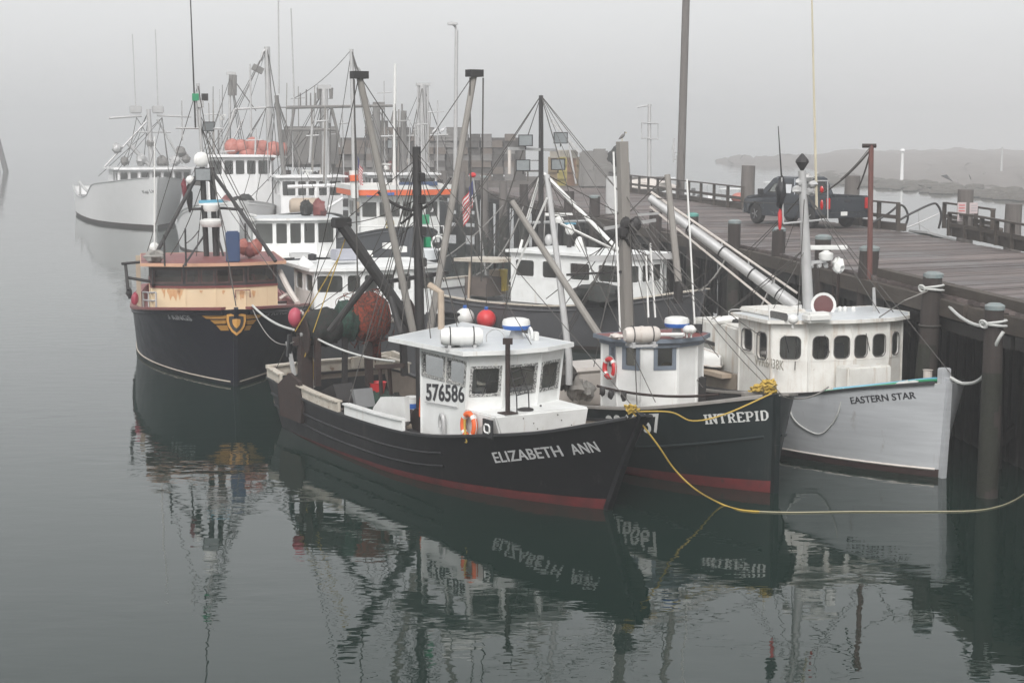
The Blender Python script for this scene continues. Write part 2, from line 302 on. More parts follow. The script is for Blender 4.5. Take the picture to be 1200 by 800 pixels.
    def torus(s, c, R_, r, nrm=(0, 0, 1), n=22, k=8, a0=0, a1=2 * math.pi):
        nrm = Vector(nrm).normalized(); u = nrm.orthogonal().normalized() if abs(nrm.z) > 0.99 else nrm.cross(Vector((0, 0, 1))).normalized(); v = nrm.cross(u); c = Vector(c)
        full = abs(a1 - a0 - 2 * math.pi) < 1e-6
        pts = [c + u * (R_ * math.cos(a0 + (a1 - a0) * i / n)) + v * (R_ * math.sin(a0 + (a1 - a0) * i / n)) for i in range(n if full else n + 1)]
        return s.tube(pts, r, k, closed=full)
    def quad(s, a, b, c, d): return s.add([a, b, c, d], [(0, 1, 2, 3)])
    def build(s, name, mat, parent=None, smooth=False, bevel=0, loc=None):
        me = bpy.data.meshes.new(name); me.from_pydata(s.v, [], s.f)
        ml = mat if isinstance(mat, (list, tuple)) else [mat]
        for m in ml: me.materials.append(m)
        if len(ml) > 1: me.polygons.foreach_set('material_index', s.mi)
        bm = bmesh.new(); bm.from_mesh(me)
        bmesh.ops.recalc_face_normals(bm, faces=bm.faces)
        if bevel > 0:
            bmesh.ops.bevel(bm, geom=[e for e in bm.edges if len(e.link_faces) == 2 and e.calc_face_angle(0) > 0.6], offset=bevel, segments=2, affect='EDGES', clamp_overlap=True)
        bm.to_mesh(me); bm.free()
        if smooth:
            me.polygons.foreach_set('use_smooth', [True] * len(me.polygons))
            try: me.set_sharp_from_angle(angle=R(38))
            except Exception: pass
        me.update()
        o = bpy.data.objects.new(name, me); COL.objects.link(o)
        if parent: o.parent = parent
        if loc: o.location = loc
        return o
def tag(o, label=None, cat=None, group=None, kind=None):
    if label: o['label'] = label
    if cat: o['category'] = cat
    if group: o['group'] = group
    if kind: o['kind'] = kind
    return o
def empty(name, loc=(0, 0, 0), rz=0.0):
    o = bpy.data.objects.new(name, None); COL.objects.link(o); o.location = loc; o.rotation_euler = (0, 0, rz); o.empty_display_size = 0.3
    return o
def kids(o): return [c for c in bpy.data.objects if c.parent == o]
def copy_tree(o, parent=None, chd=None):
    if chd is None:
        chd = {}
        for c in bpy.data.objects:
            if c.parent: chd.setdefault(c.parent.name, []).append(c)
    c = o.copy(); COL.objects.link(c); c.parent = parent
    for k in chd.get(o.name, []): copy_tree(k, c, chd)
    return c
def sag(p, q, d, n=14):
    p, q = Vector(p), Vector(q)
    return [p.lerp(q, i / n) - Vector((0, 0, 4 * d * (i / n) * (1 - i / n))) for i in range(n + 1)]
def rope(name, pts, r, mat, label, parent=None, cat='rope', n=5):
    o = MB().tube(pts, r, n).build(name, mat, parent, smooth=True)
    if parent is None: tag(o, label, cat)
    return o
def smooth_path(pts, k=6):
    pts = [Vector(p) for p in pts]; out = []
    for i in range(len(pts) - 1):
        a, b, c, d = pts[max(0, i - 1)], pts[i], pts[i + 1], pts[min(len(pts) - 1, i + 2)]
        for j in range(k):
            t = j / k; out.append(0.5 * ((2 * b) + (c - a) * t + (2 * a - 5 * b + 4 * c - d) * t * t + (3 * b - a - 3 * c + d) * t ** 3))
    out.append(pts[-1]); return out
def text_mesh(s, size, bold=0.0, extrude=0.004, space=1.0):
    cu = bpy.data.curves.new('lettering', 'FONT'); cu.body = s; cu.size = size; cu.offset = bold * size; cu.extrude = extrude; cu.space_character = space; cu.resolution_u = 3
    ob = bpy.data.objects.new('lettering', cu); COL.objects.link(ob)
    bpy.context.view_layer.update()
    dg = bpy.context.evaluated_depsgraph_get(); me = ob.evaluated_get(dg).to_mesh()
    vs = [v.co.copy() for v in me.vertices]; fs = [list(p.vertices) for p in me.polygons]
    ob.evaluated_get(dg).to_mesh_clear(); bpy.data.objects.remove(ob); bpy.data.curves.remove(cu)
    return vs, fs
def stroke_text(s, h, wd, adv):
    """slab serif capitals from bars; returns vertices and faces like text_mesh (unit height h)"""
    G = {'I': ([((.25, 0), (.25, 1))], .46), 'N': ([((.15, 0), (.15, 1)), ((.15, 1), (.85, 0)), ((.85, 0), (.85, 1))], 1.0),
         'T': ([((.5, 0), (.5, 1)), ((.06, .93), (.94, .93)), ((.06, .75), (.06, .93)), ((.94, .75), (.94, .93))], 1.0),
         'R': ([((.2, 0), (.2, 1)), ((.2, .95), (.62, .95)), ((.62, .95), (.8, .84)), ((.8, .84), (.8, .66)), ((.8, .66), (.62, .52)), ((.62, .52), (.2, .52)), ((.5, .52), (.88, .03))], .95),
         'E': ([((.2, 0), (.2, 1)), ((.1, .95), (.82, .95)), ((.2, .5), (.62, .5)), ((.1, .05), (.86, .05)), ((.82, .78), (.82, .95)), ((.86, .05), (.86, .22))], .92),
         'P': ([((.2, 0), (.2, 1)), ((.2, .95), (.62, .95)), ((.62, .95), (.82, .83)), ((.82, .83), (.82, .6)), ((.82, .6), (.62, .46)), ((.62, .46), (.2, .46))], .9),
         'D': ([((.2, 0), (.2, 1)), ((.1, .95), (.6, .95)), ((.6, .95), (.86, .74)), ((.86, .74), (.86, .26)), ((.86, .26), (.6, .05)), ((.6, .05), (.1, .05))], 1.0)}
    ser = {'I': [(.25, 0), (.25, 1)], 'N': [(.15, 0), (.15, 1), (.85, 1)], 'T': [(.5, 0)], 'R': [(.2, 0), (.88, 0), (.15, 1)], 'E': [], 'P': [(.2, 0), (.15, 1)], 'D': []}
    mb = MB(); x = 0
    for ch in s:
        if ch == ' ': x += .6 * h; continue
        st, wdt = G[ch]; k = h * 0.82
        for a, b in st: mb.bar((x + a[0] * k, a[1] * h, 0), (x + b[0] * k, b[1] * h, 0), 0.008, wd if a[0] == b[0] else wd * 0.62) if False else _flatbar(mb, (x + a[0] * k, a[1] * h), (x + b[0] * k, b[1] * h), wd if abs(a[0] - b[0]) < .5 * abs(a[1] - b[1]) else wd * .6)
        for q in ser[ch]:
            yy = q[1] * h + (wd * .3 if q[1] < .5 else -wd * .3); _flatbar(mb, (x + q[0] * k - wd * .95, yy), (x + q[0] * k + wd * .95, yy), wd * .5)
        x += wdt * k + adv
    return [Vector(v) for v in mb.v], mb.f
def _flatbar(mb, a, b, w):
    a, b = Vector((a[0], a[1], 0)), Vector((b[0], b[1], 0)); n = Vector((-(b - a).y, (b - a).x, 0)).normalized() * (w / 2); t = Vector((0, 0, .004)); K = 4
    vs = []; fs = []
    for i in range(K + 1):
        p = a.lerp(b, i / K); vs += [p - n - t, p + n - t, p + n + t, p - n + t]
    for i in range(K):
        for k in range(4): fs.append((i * 4 + k, i * 4 + (k + 1) % 4, i * 4 + 4 + (k + 1) % 4, i * 4 + 4 + k))
    fs += [(3, 2, 1, 0), (K * 4, K * 4 + 1, K * 4 + 2, K * 4 + 3)]
    mb.add(vs, fs)

# ------------------------------------------------------------------ boats
class Boat:
    def __init__(s, name, bow, L, deg, B, sheer, label, rake=1.0, bottom=0.12, tr=0.82, bulwark=0.55, cat='fishing boat', full=1.0, srake=0.25, group='fishing boats rafted at the pier', trim=False):
        a = R(deg); s.L, s.B, s.rake, s.tr, s.bul, s.zb, s.full, s.srake = L, B, rake, tr, bulwark, bottom, full, srake
        s.o = Vector((bow[0] - L * math.cos(a), bow[1] - L * math.sin(a), 0)); s.a = a; s.sh = sheer
        s.root = empty(name, s.o, a); tag(s.root, label, cat, group)
        s.M = Matrix.Translation(s.o) @ Matrix.Rotation(a, 4, 'Z'); s.Mi = s.M.inverted()
        s.ztip = sheer[-1][1]; s.trim = trim
    def P(s, px, py, x=None, y=None, z=None):
        o = s.Mi @ Vector((0, 0, CAM_H)); d = s.Mi.to_3x3() @ ray(px, py)
        i, v = (0, x) if x is not None else (1, y) if y is not None else (2, z)
        return o + d * ((v - o[i]) / d[i])
    def W(s, p): return s.M @ Vector(p)
    def Lc(s, p): return s.Mi @ Vector(p)
    def sheer(s, x):
        K = s.sh
        if x <= K[0][0]: return K[0][1]
        for i in range(len(K) - 1):
            if x <= K[i + 1][0]:
                x0, y0 = K[i]; x1, y1 = K[i + 1]; t = (x - x0) / (x1 - x0)
                m0 = (y1 - K[i - 1][1]) / (x1 - K[i - 1][0]) if i > 0 else (y1 - y0) / (x1 - x0)
                m1 = (K[i + 2][1] - y0) / (K[i + 2][0] - x0) if i + 2 < len(K) else (y1 - y0) / (x1 - x0)
                h = x1 - x0
                return (2*t**3-3*t*t+1)*y0 + (t**3-2*t*t+t)*h*m0 + (-2*t**3+3*t*t)*y1 + (t**3-t*t)*h*m1
        return K[-1][1]
    def xe(s, z): return s.L + (s.rake * (max(z, 0) / s.ztip) ** 1.15 if z > 0 else z * 0.6)
    def xs(s, z): return -s.srake * max(z, 0)
    def hb(s, x, z):
        xs, xe = s.xs(z), s.xe(z); t = min(1, max(0, (x - xs) / (xe - xs))); zf = max(0, min(1, z / s.ztip)); s0 = 0.5
        v = 0.5 * s.B
        if t > s0:
            k = (t - s0) / (1 - s0); n = (1.9 + 1.3 * zf) * s.full; v *= max(0, 1 - k ** n) ** (0.95 - 0.22 * zf)
        else:
            k = (s0 - t) / s0; v *= 1 - (1 - s.tr) * k ** 2.2
        v *= (0.93 + 0.07 * zf) if z >= 0 else (0.93 + 0.35 * z)
        return v
    def zbt(s, t): return s.zb if not s.trim else s.zb * (-.05 + 1.35 * t)
    def hull(s, top, bottom, cap, deck, inner=None, guard=None, capw=0.16, caph=0.05, NS=30, guards=(0.3,), grd_r=0.035, boot=None, gmax=99):
        ss = [(i / NS) ** 0.9 if False else 1 - (1 - i / NS) ** 1.35 for i in range(NS + 1)]
        def col(t, zs, side):
            out = []
            for z in zs:
                x = s.xs(z) + t * (s.xe(z) - s.xs(z)); out.append((x, side * s.hb(x, z), z))
            return out
        def shx(t):
            z = s.ztip
            for _ in range(3): z = s.sheer(s.xs(z) + t * (s.xe(z) - s.xs(z)))
            return z
        lo = [-0.7, -0.3, -0.05, None]; NV = 7
        for nm, mt, rows in (('hull', top, None), ('hull_bottom', bottom, lo)):
            mb = MB()
            for side in (-1, 1):
                g = [col(t, [(s.zbt(t) if z is None else z) for z in rows] if rows else [s.zbt(t) + (shx(t) - s.zbt(t)) * k / NV for k in range(NV + 1)], side) for t in ss]
                m = len(g[0]); vs = [p for c in g for p in c]
                mb.add(vs, [(i * m + j, (i + 1) * m + j, (i + 1) * m + j + 1, i * m + j + 1) for i in range(NS) for j in range(m - 1)])
            a = col(0, [(s.zbt(0) if z is None else z) for z in rows] if rows else [s.zbt(0) + (shx(0) - s.zbt(0)) * k / NV for k in range(NV + 1)], 1); n = len(a)
            mb.add(a + [(p[0], -p[1], p[2]) for p in a], [(j, j + 1, n + j + 1, n + j) for j in range(n - 1)])
            if rows is None:   # inner face of the bulwark and the deck
                th = 0.09; ins = [[], []]; dk = [[], []]
                for q, side in enumerate((-1, 1)):
                    for t in ss:
                        z = shx(t); x = s.xs(z) + t * (s.xe(z) - s.xs(z)); x = max(x, 0.08 - s.srake * z); x2 = min(x, s.xe(z) - 0.16)
                        w = max(0.0, s.hb(x2, z) - th) if t < 0.995 else 0
                        zd = max(z - s.bul, 0.35); x3 = min(x2, s.xe(zd) - 0.2)
                        w2 = min(w, max(0.0, s.hb(x3, zd) - th)) if t < 0.995 else 0
                        ins[q].append((x2, side * w, z)); dk[q].append((x3, side * w2, zd))
                mb.m = 1
                for q in (0, 1):
                    n = len(ss); mb.add(ins[q] + dk[q], [(i, i + 1, n + i + 1, n + i) for i in range(n - 1)])
                n = len(ss); mb.add(dk[0] + dk[1], [])
                mb.add([ins[0][0], ins[1][0], dk[1][0], dk[0][0]], [(0, 1, 2, 3)])
                o = mb.build(nm, [mt, inner or top], s.root, smooth=True)
                MB().add(dk[0] + dk[1], [(i, i + 1, n + i + 1, n + i) for i in range(n - 1)]).build('deck', deck, s.root)
                s.dk = dk
            else: mb.build(nm, mt, s.root, smooth=True)
        path = []
        for t in ss:
            z = shx(t); x = s.xs(z) + t * (s.xe(z) - s.xs(z)); path.append(Vector((x, -max(0, s.hb(x, z) - 0.03), z)))
        path2 = [Vector((p.x, -p.y, p.z)) for p in path]
        s.path = path
        if cap:
            MB().sweep(path[:-1], capw, caph).build('cap_rail', cap, s.root); MB().sweep(path2[:-1], capw, caph).build('cap_rail', cap, s.root)
            MB().sweep([path[0] + Vector((0.03, -.05, 0.001)), path2[0] + Vector((0.03, .05, 0.001))], capw + .02, caph).build('stern_rail', cap, s.root)
        for gdz in guards:
            for side in (-1, 1):
                pp = []
                for t in ss[:-1]:
                    z = shx(t) - gdz; x = s.xs(z) + t * (s.xe(z) - s.xs(z))
                    if x < gmax: pp.append((x, side * (s.hb(x, z) + 0.01), z))
                MB().tube(pp, grd_r, 5).build('rub_rail', guard or top, s.root, smooth=True)
        if boot:   # light line along the top of the bottom paint
            for side in (-1, 1):
                pp = []
                for t in ss[:-1]:
                    z = s.zb; x = s.xs(z) + t * (s.xe(z) - s.xs(z)); pp.append((x, side * (s.hb(x, z) + 0.004), z))
                MB().tube(pp, 0.03, 4).build('waterline_stripe', boot, s.root, smooth=True)
        zt = s.ztip
        MB().bar((s.L - 0.1, 0, -0.3), (s.xe(0.0) + 0.02, 0, 0), 0.12).bar((s.xe(0), 0, 0), (s.xe(zt * .5) + .01, 0, zt * .5), 0.12).bar((s.xe(zt * .5), 0, zt * .5), (s.xe(zt) - .02, 0, zt + 0.04), 0.12).build('stem', guard or top, s.root)
    def onhull(s, px, py, side=0):
        """first point where the line of sight through a pixel meets the topsides"""
        o = s.Mi @ Vector((0, 0, CAM_H)); d = (s.Mi.to_3x3() @ ray(px, py)).normalized()
        ins = lambda q: q.x > s.xs(q.z) and q.x < s.xe(q.z) and abs(q.y) < s.hb(q.x, q.z) and q.z < s.sheer(q.x) + .6
        t = 18.0
        while t < 150 and not ins(o + d * t): t += .05
        a, b = t - .05, t
        for _ in range(14):
            m = (a + b) / 2
            if ins(o + d * m): b = m
            else: a = m
        return o + d * b
    def hulltext(s, txt, pa, pb, hpx, mat, side=-1, bold=0.0, serif=False, space=1.0, name='lettering', squash=1.0):
        """letters laid on the hull between two pixels of the baseline"""
        A, Bp = s.onhull(*pa, side), s.onhull(*pb, side)
        T = s.onhull(pa[0], pa[1] - hpx, side); h = (T.z - A.z)
        # arc length along the side between A and Bp
        N = 60; xs = [A.x + (Bp.x - A.x) * (i / N) for i in range(-10, N + 11)]; zs = [A.z + (Bp.z - A.z) * (i / N) for i in range(-10, N + 11)]
        pt = [Vector((x, side * s.hb(x, z), z)) for x, z in zip(xs, zs)]; L = [0]
        for i in range(1, len(pt)): L.append(L[-1] + (pt[i] - pt[i - 1]).length)
        L0 = L[10]; tot = L[10 + N] - L0
        vs, fs = stroke_text(txt, h, h * 0.2, h * 0.17) if serif else text_mesh(txt, h * 1.38, bold, 0.004, space)
        umin = min(v.x for v in vs); umax = max(v.x for v in vs); vmin = 0; vmax = max(v.y for v in vs)
        out = []
        for v in vs:
            u = L0 + (v.x - umin) / (umax - umin) * tot; k = 0
            while k < len(L) - 2 and L[k + 1] < u: k += 1
            t = (u - L[k]) / (L[k + 1] - L[k] + 1e-9); p = pt[k].lerp(pt[k + 1], t); z = p.z + v.y / vmax * h
            out.append((p.x, side * (s.hb(p.x, z) + 0.006 + v.z), z))
        return MB().add(out, fs).build(name, mat, s.root)
    def wires(s, lst, r=0.011, mat=None, name='stay_wire', d=0.0):
        for e in lst:
            p, q = e[0], e[1]; dd = e[2] if len(e) > 2 else d
            MB().tube(sag(p, q, dd, 8) if dd else [p, q], e[3] if len(e) > 3 else r, 4).build(name, mat or wire, s.root)

def rrect(u0, u1, v0, v1, r, n=4):
    r = min(r, (u1 - u0) / 2.01, (v1 - v0) / 2.01); o = []
    for cx, cy, a in ((u1 - r, v0 + r, -90), (u1 - r, v1 - r, 0), (u0 + r, v1 - r, 90), (u0 + r, v0 + r, 180)):
        for i in range(n + 1):
            t = R(a + 90 * i / n); o.append((cx + r * math.cos(t), cy + r * math.sin(t)))
    return o
def house(parent, foot, z0, z1, mat, wins, name='wheelhouse', top=None, frame=None, rad=0.05, fw=0.05, pane=None, skip=(), thick=0.05, proud=0.014, zbot=None):
    """walls round a footprint (counter-clockwise); wins[i] = list of (u0,u1,v0,v1) in metres on wall i; returns the part"""
    top = top or foot; n = len(foot); mb = MB(); mb2 = []
    z1s = z1 if isinstance(z1, (list, tuple)) else [z1] * n
    for i in range(n):
        if i in skip: continue
        A, B = Vector((*foot[i], z0)), Vector((*foot[(i + 1) % n], z0)); A2, B2 = Vector((*top[i], z1s[i])), Vector((*top[(i + 1) % n], z1s[(i + 1) % n]))
        Lw = (B - A).length; Hh = ((A2 - A).length + (B2 - B).length) / 2
        nr = (B - A).cross(A2 - A).normalized()
        def p(u, v, d=0.0, A=A, B=B, A2=A2, B2=B2, Lw=Lw, Hh=Hh, nr=nr): return A.lerp(B, u / Lw).lerp(A2.lerp(B2, u / Lw), v / Hh) + nr * d
        ws = wins.get(i, [])
        us = sorted(set([0, Lw] + [x for q in ws for x in q[:2]])); vv = sorted(set([0, Hh] + [x for q in ws for x in q[2:4]]))
        for a in range(len(us) - 1):
            for b in range(len(vv) - 1):
                um, vm = (us[a] + us[a + 1]) / 2, (vv[b] + vv[b + 1]) / 2
                if any(q[0] < um < q[1] and q[2] < vm < q[3] for q in ws): continue
                for dd in (0, -thick): mb.quad(p(us[a], vv[b], dd), p(us[a + 1], vv[b], dd), p(us[a + 1], vv[b + 1], dd), p(us[a], vv[b + 1], dd))
        for q in ws:
            c = [(q[0], q[2]), (q[1], q[2]), (q[1], q[3]), (q[0], q[3])]
            for k in range(4): a_, b_ = c[k], c[(k + 1) % 4]; mb.quad(p(*a_), p(*b_), p(*b_, -thick), p(*a_, -thick))
            mb2.append((p, q))
    # corner posts close the joints
    for i in range(n):
        mb.bar((*foot[i], z0), (*top[i], z1s[i] - 0.005), thick * .8)
    o = mb.build(name, mat, parent)
    for p, q in mb2:
        e = fw * 0.5; out = rrect(q[0] - e, q[1] + e, q[2] - e, q[3] + e, .012); inn = rrect(q[0] + fw * .5, q[1] - fw * .5, q[2] + fw * .5, q[3] - fw * .5, rad)
        m = len(out); vs = [p(*x, proud) for x in out] + [p(*x, proud) for x in inn] + [p(*x, 0.0) for x in out] + [p(*x, -thick * .6) for x in inn]
        fs = [(k, (k + 1) % m, m + (k + 1) % m, m + k) for k in range(m)] + [(k, (k + 1) % m, 2 * m + (k + 1) % m, 2 * m + k) for k in range(m)] + [(m + k, m + (k + 1) % m, 3 * m + (k + 1) % m, 3 * m + k) for k in range(m)]
        MB().add(vs, fs).build('window_frame', frame or mat, o)
        if rad > .1: MB().tube([p(*x, proud + .002) for x in inn], .014, 4, closed=True).build('window_gasket', gasket, o)
        g = MB(); g.quad(p(q[0], q[2], -thick * .5), p(q[1], q[2], -thick * .5), p(q[1], q[3], -thick * .5), p(q[0], q[3], -thick * .5)); g.build('window_pane', pane or glass, o)
    return o
def offset_poly(poly, d):
    n = len(poly); out = []
    for i in range(n):
        a, b, c = Vector(poly[i - 1]), Vector(poly[i]), Vector(poly[(i + 1) % n])
        n1 = Vector(((b - a).y, -(b - a).x)).normalized(); n2 = Vector(((c - b).y, -(c - b).x)).normalized(); m = (n1 + n2); m = m / max(0.3, (1 + n1.dot(n2)))
        out.append(tuple(b + m * d))
    return out
def roof(parent, poly, z, mat, th=0.08, camber=0.08, trim=None, name='roof'):
    """slightly domed slab"""
    c = Vector((sum(p[0] for p in poly) / len(poly), sum(p[1] for p in poly) / len(poly))); n = len(poly); mb = MB()
    inn = [tuple(c + (Vector(p) - c) * 0.6) for p in poly]
    vs = [(*p, z) for p in poly] + [(*p, z + th) for p in poly] + [(*p, z + th + camber * .75) for p in inn] + [(*c, z + th + camber)]
    fs = [tuple(range(n))[::-1]] + [(i, (i + 1) % n, n + (i + 1) % n, n + i) for i in range(n)] + [(n + i, n + (i + 1) % n, 2 * n + (i + 1) % n, 2 * n + i) for i in range(n)] + [(2 * n + i, 2 * n + (i + 1) % n, 3 * n) for i in range(n)]
    o = mb.add(vs, fs).build(name, mat, parent)
    if trim: MB().sweep([Vector((*p, z - 0.01)) for p in offset_poly(poly, 0.012)], 0.03, th + 0.02, closed=True).build('roof_edge', trim, o)
    return o
# ------------------------------------------------------------------ boat fittings (all in the parent's own frame)
def radome(parent, c, r=0.28, h=0.22, band=None):
    b = MB().lathe([(r * .9, 0), (r, h * .12), (r, h * .6), (r * .93, h * .85), (r * .6, h), (0.02, h * 1.03)], c, 'z', 20).build('radome', plastic_w, parent, smooth=True)
    MB().lathe([(r * .93, -0.03), (r * .97, 0), (r + .004, h * .13), (r + .004, h * .28)], c, 'z', 20).build('radome_band', band or blue, b, smooth=True)
    return b
def open_radar(parent, c, L=1.2, rz=0.3):
    b = MB().lathe([(.14, 0), (.17, .05), (.17, .16), (.1, .2), (.05, .24)], c, 'z', 12).build('radar_pedestal', plastic_w, parent, smooth=True)
    MB().box((c[0], c[1], c[2] + .3), (L, .12, .11), rz).build('radar_antenna', plastic_w, b, bevel=.02)
def post_mount(parent, c, h, w=0.14): MB().prism([(c[0] - w, c[1] - w), (c[0] + w, c[1] - w), (c[0] + w, c[1] + w), (c[0] - w, c[1] + w)], c[2], c[2] + h, [(c[0] - w * .5, c[1] - w * .5), (c[0] + w * .5, c[1] - w * .5), (c[0] + w * .5, c[1] + w * .5), (c[0] - w * .5, c[1] + w * .5)]).build('radar_mount', galv, parent)
def raft(parent, c, L=1.0, r=0.26, rz=0.0, mat=None):
    Mx = Matrix.Rotation(rz, 3, 'Z')
    b = MB().lathe([(.05, -L / 2), (r * .75, -L / 2), (r * .96, -L * .42), (r, -L * .3), (r, -.03), (r * 1.06, -.03), (r * 1.06, .03), (r, .03), (r, L * .3), (r * .96, L * .42), (r * .75, L / 2), (.05, L / 2)], c, 'x', 16, Mx).build('liferaft_canister', mat or plastic_w, parent, smooth=True)
    for k in (-.28, .28):
        MB().torus(Vector(c) + Mx @ Vector((L * k, 0, 0)), r + .012, .014, Mx @ Vector((1, 0, 0)), 18, 4).build('strap', blackpaint, b)
    m = MB()
    for k in (-.3, .3): m.box(Vector(c) + Mx @ Vector((L * k, 0, -r - .03)), (.06, r * 2, .12), rz)
    for k in (-1, 1): m.box(Vector(c) + Mx @ Vector((0, k * r * .8, -r - .05)), (L * .8, .05, .05), rz)
    m.build('cradle', galv, b)
    return b
def lifebuoy(parent, c, nrm, R_=0.235, r=0.055, mat=None, band=None):
    nrm = Vector(nrm).normalized()
    b = MB().torus(c, R_, r, nrm, 28, 10).build('lifebuoy', mat or orange, parent, smooth=True)
    for k in range(4):
        a = R(45 + 90 * k); MB().torus(c, R_, r + .004, nrm, 4, 10, a - .16, a + .16).build('buoy_band', band or plastic_w, b, smooth=True)
    MB().torus(Vector(c) + nrm * .01, R_ + r + .02, .008, nrm, 24, 4).build('grab_line', rope_w, b)
    return b
def whip(parent, p, h, r=0.014, mat=None, lean=(0, 0), name='whip_antenna'):
    p = Vector(p); return MB().tube([p, p + Vector((lean[0] * .5, lean[1] * .5, h * .5)), p + Vector((lean[0], lean[1], h))], [r, r * .8, r * .4], 5).build(name, mat or plastic_w, parent, smooth=True)
def lamp(parent, c, d=(1, 0, -.3), s=0.14, name='flood_light'):
    c = Vector(c); d = Vector(d).normalized(); q = d.to_track_quat('X', 'Z').to_matrix(); c = Vector(c); mb = MB()
    vs = [c + q @ Vector(v) for v in ((-s * .5, -s * .5, -s * .4), (-s * .5, s * .5, -s * .4), (-s * .5, s * .5, s * .4), (-s * .5, -s * .5, s * .4), (s * .5, -s, -s * .8), (s * .5, s, -s * .8), (s * .5, s, s * .8), (s * .5, -s, s * .8))]
    b = mb.add(vs, [(3, 2, 1, 0), (4, 5, 6, 7), (0, 1, 5, 4), (1, 2, 6, 5), (2, 3, 7, 6), (3, 0, 4, 7)]).bar(c, c - Vector((0, 0, s * 1.3)), .03).build(name, blackpaint, parent)
    MB().add([c + q @ Vector((s * .51 + .002, y * s * .86, z * s * .68)) for y, z in ((-1, -1), (1, -1), (1, 1), (-1, 1))], [(0, 1, 2, 3)]).build('lamp_lens', lens, b)
def ball_light(parent, c, r=0.09, mat=None, name='search_light'):
    MB().lathe([(r, -.04), (r * 1.02, .05), (r * .8, .1), (r * .3, .13)], c, 'x', 12).bar((c[0], c[1], c[2] - r), (c[0], c[1], c[2] - r * 2), .03).build(name, mat or plastic_w, parent, smooth=True)
def rail_run(parent, pts, h, r=0.015, mat=None, posts=True, name='handrail', mids=1):
    mb = MB(); pts = [Vector(p) for p in pts]
    for k in range(mids + 1): mb.tube([p + Vector((0, 0, h * (k + 1) / (mids + 1))) for p in pts], r, 5)
    if posts:
        for p in pts: mb.tube([p, p + Vector((0, 0, h))], r, 5)
    return mb.build(name, mat or galv, parent, smooth=True)
def netball(parent, c, sx, sy, sz, mat, name='net_bundle', seed=1, n=18, m=12, rough=0.16):
    rnd = random.Random(seed); ph = [rnd.uniform(0, 6) for _ in range(6)]; mb = MB(); vs = []
    for i in range(m + 1):
        a = math.pi * i / m
        for k in range(n):
            t = 2 * math.pi * k / n; q = 1 + rough * (math.sin(3 * t + ph[0] + 2 * a) * .5 + math.sin(5 * t + ph[1] - 3 * a) * .4 + math.sin(7 * a + ph[2] + t) * .3 + rnd.uniform(-.3, .3))
            vs.append((c[0] + sx * q * math.sin(a) * math.cos(t), c[1] + sy * q * math.sin(a) * math.sin(t), c[2] - sz * q * math.cos(a)))
    fs = [(i * n + k, i * n + (k + 1) % n, (i + 1) * n + (k + 1) % n, (i + 1) * n + k) for i in range(m) for k in range(n)]
    return mb.add(vs, fs).build(name, mat, parent, smooth=True)
def tangle(parent, c, R_, r, mat, n=7, seed=1, name='rope_coil', sq=.7, hz=.12):
    """a heap of loose rope turns"""
    rn = random.Random(seed); mb = MB(); c = Vector(c)
    for k in range(n):
        a0 = rn.uniform(0, 6); q = R_ * rn.uniform(.55, 1.1); tx, ty = rn.uniform(-.35, .35), rn.uniform(-.35, .35); off = Vector((rn.uniform(-.3, .3) * R_, rn.uniform(-.3, .3) * R_, hz * k / n))
        pts = []
        for i in range(14):
            a = a0 + 2 * math.pi * i / 14; w_ = q * (1 + .2 * math.sin(3 * a + k)); x, y = w_ * math.cos(a), w_ * sq * math.sin(a); pts.append(c + off + Vector((x, y, x * tx + y * ty + .02 * math.sin(5 * a))))
        mb.tube(pts, r, 5, closed=True)
    return mb.build(name, mat, parent, smooth=True)
def flag(parent, p, w=0.9, h=1.3, droop=True, rz=0.0, mats=None):
    """limp striped flag hanging from a staff top; canton at the hoist"""
    N, K = 13, 8; p = Vector(p); o = None
    def pt(i, j):
        s_, t_ = i / N, j / K
        return p + Matrix.Rotation(rz, 3, 'Z') @ Vector((w * .42 * t_ * (1 - .25 * s_) + .04 * math.sin(t_ * 9), .06 * math.sin(t_ * 11 + s_ * 3) * (.3 + t_), -h * .55 * s_ - h * .45 * t_ ** .8))
    for nm, mt, sel in (('flag_stripes', redflag, lambda i, j: i % 2 == 0 and not (i < 7 and j < 3)), ('flag_field', whiteflag, lambda i, j: i % 2 == 1 and not (i < 7 and j < 3)), ('flag_canton', blueflag, lambda i, j: i < 7 and j < 3)):
        mb = MB()
        for i in range(N):
            for j in range(K):
                if sel(i, j): mb.quad(pt(i, j), pt(i, j + 1), pt(i + 1, j + 1), pt(i + 1, j))
        mb.build(nm, mt, parent, smooth=True)
# ------------------------------------------------------------------ water, haze, far shore
seg = MB(); N = 64
seg.add([(0, 250, 0)] + [(980 * math.cos(2 * math.pi * i / N), 250 + 980 * math.sin(2 * math.pi * i / N), 0) for i in range(N)], [(0, 1 + i, 1 + (i + 1) % N) for i in range(N)])
tag(seg.build('water', watermat()), kind='structure')
hz = MB().box((0, 250, 10.5), (2000, 2000, 29)).build('haze', [], None)
tag(hz, kind='stuff')
hm = bpy.data.materials.new('haze'); hm.use_nodes = True; hn = hm.node_tree
hn.nodes.remove(hn.nodes['Principled BSDF'])
pv = hn.nodes.new('ShaderNodeVolumePrincipled'); pv.inputs['Color'].default_value = (0.975, 0.975, 0.98, 1); pv.inputs['Density'].default_value = HAZE_D; pv.inputs['Anisotropy'].default_value = 0.35
hn.links.new(pv.outputs[0], hn.nodes['Material Output'].inputs['Volume']); hz.data.materials.append(hm)

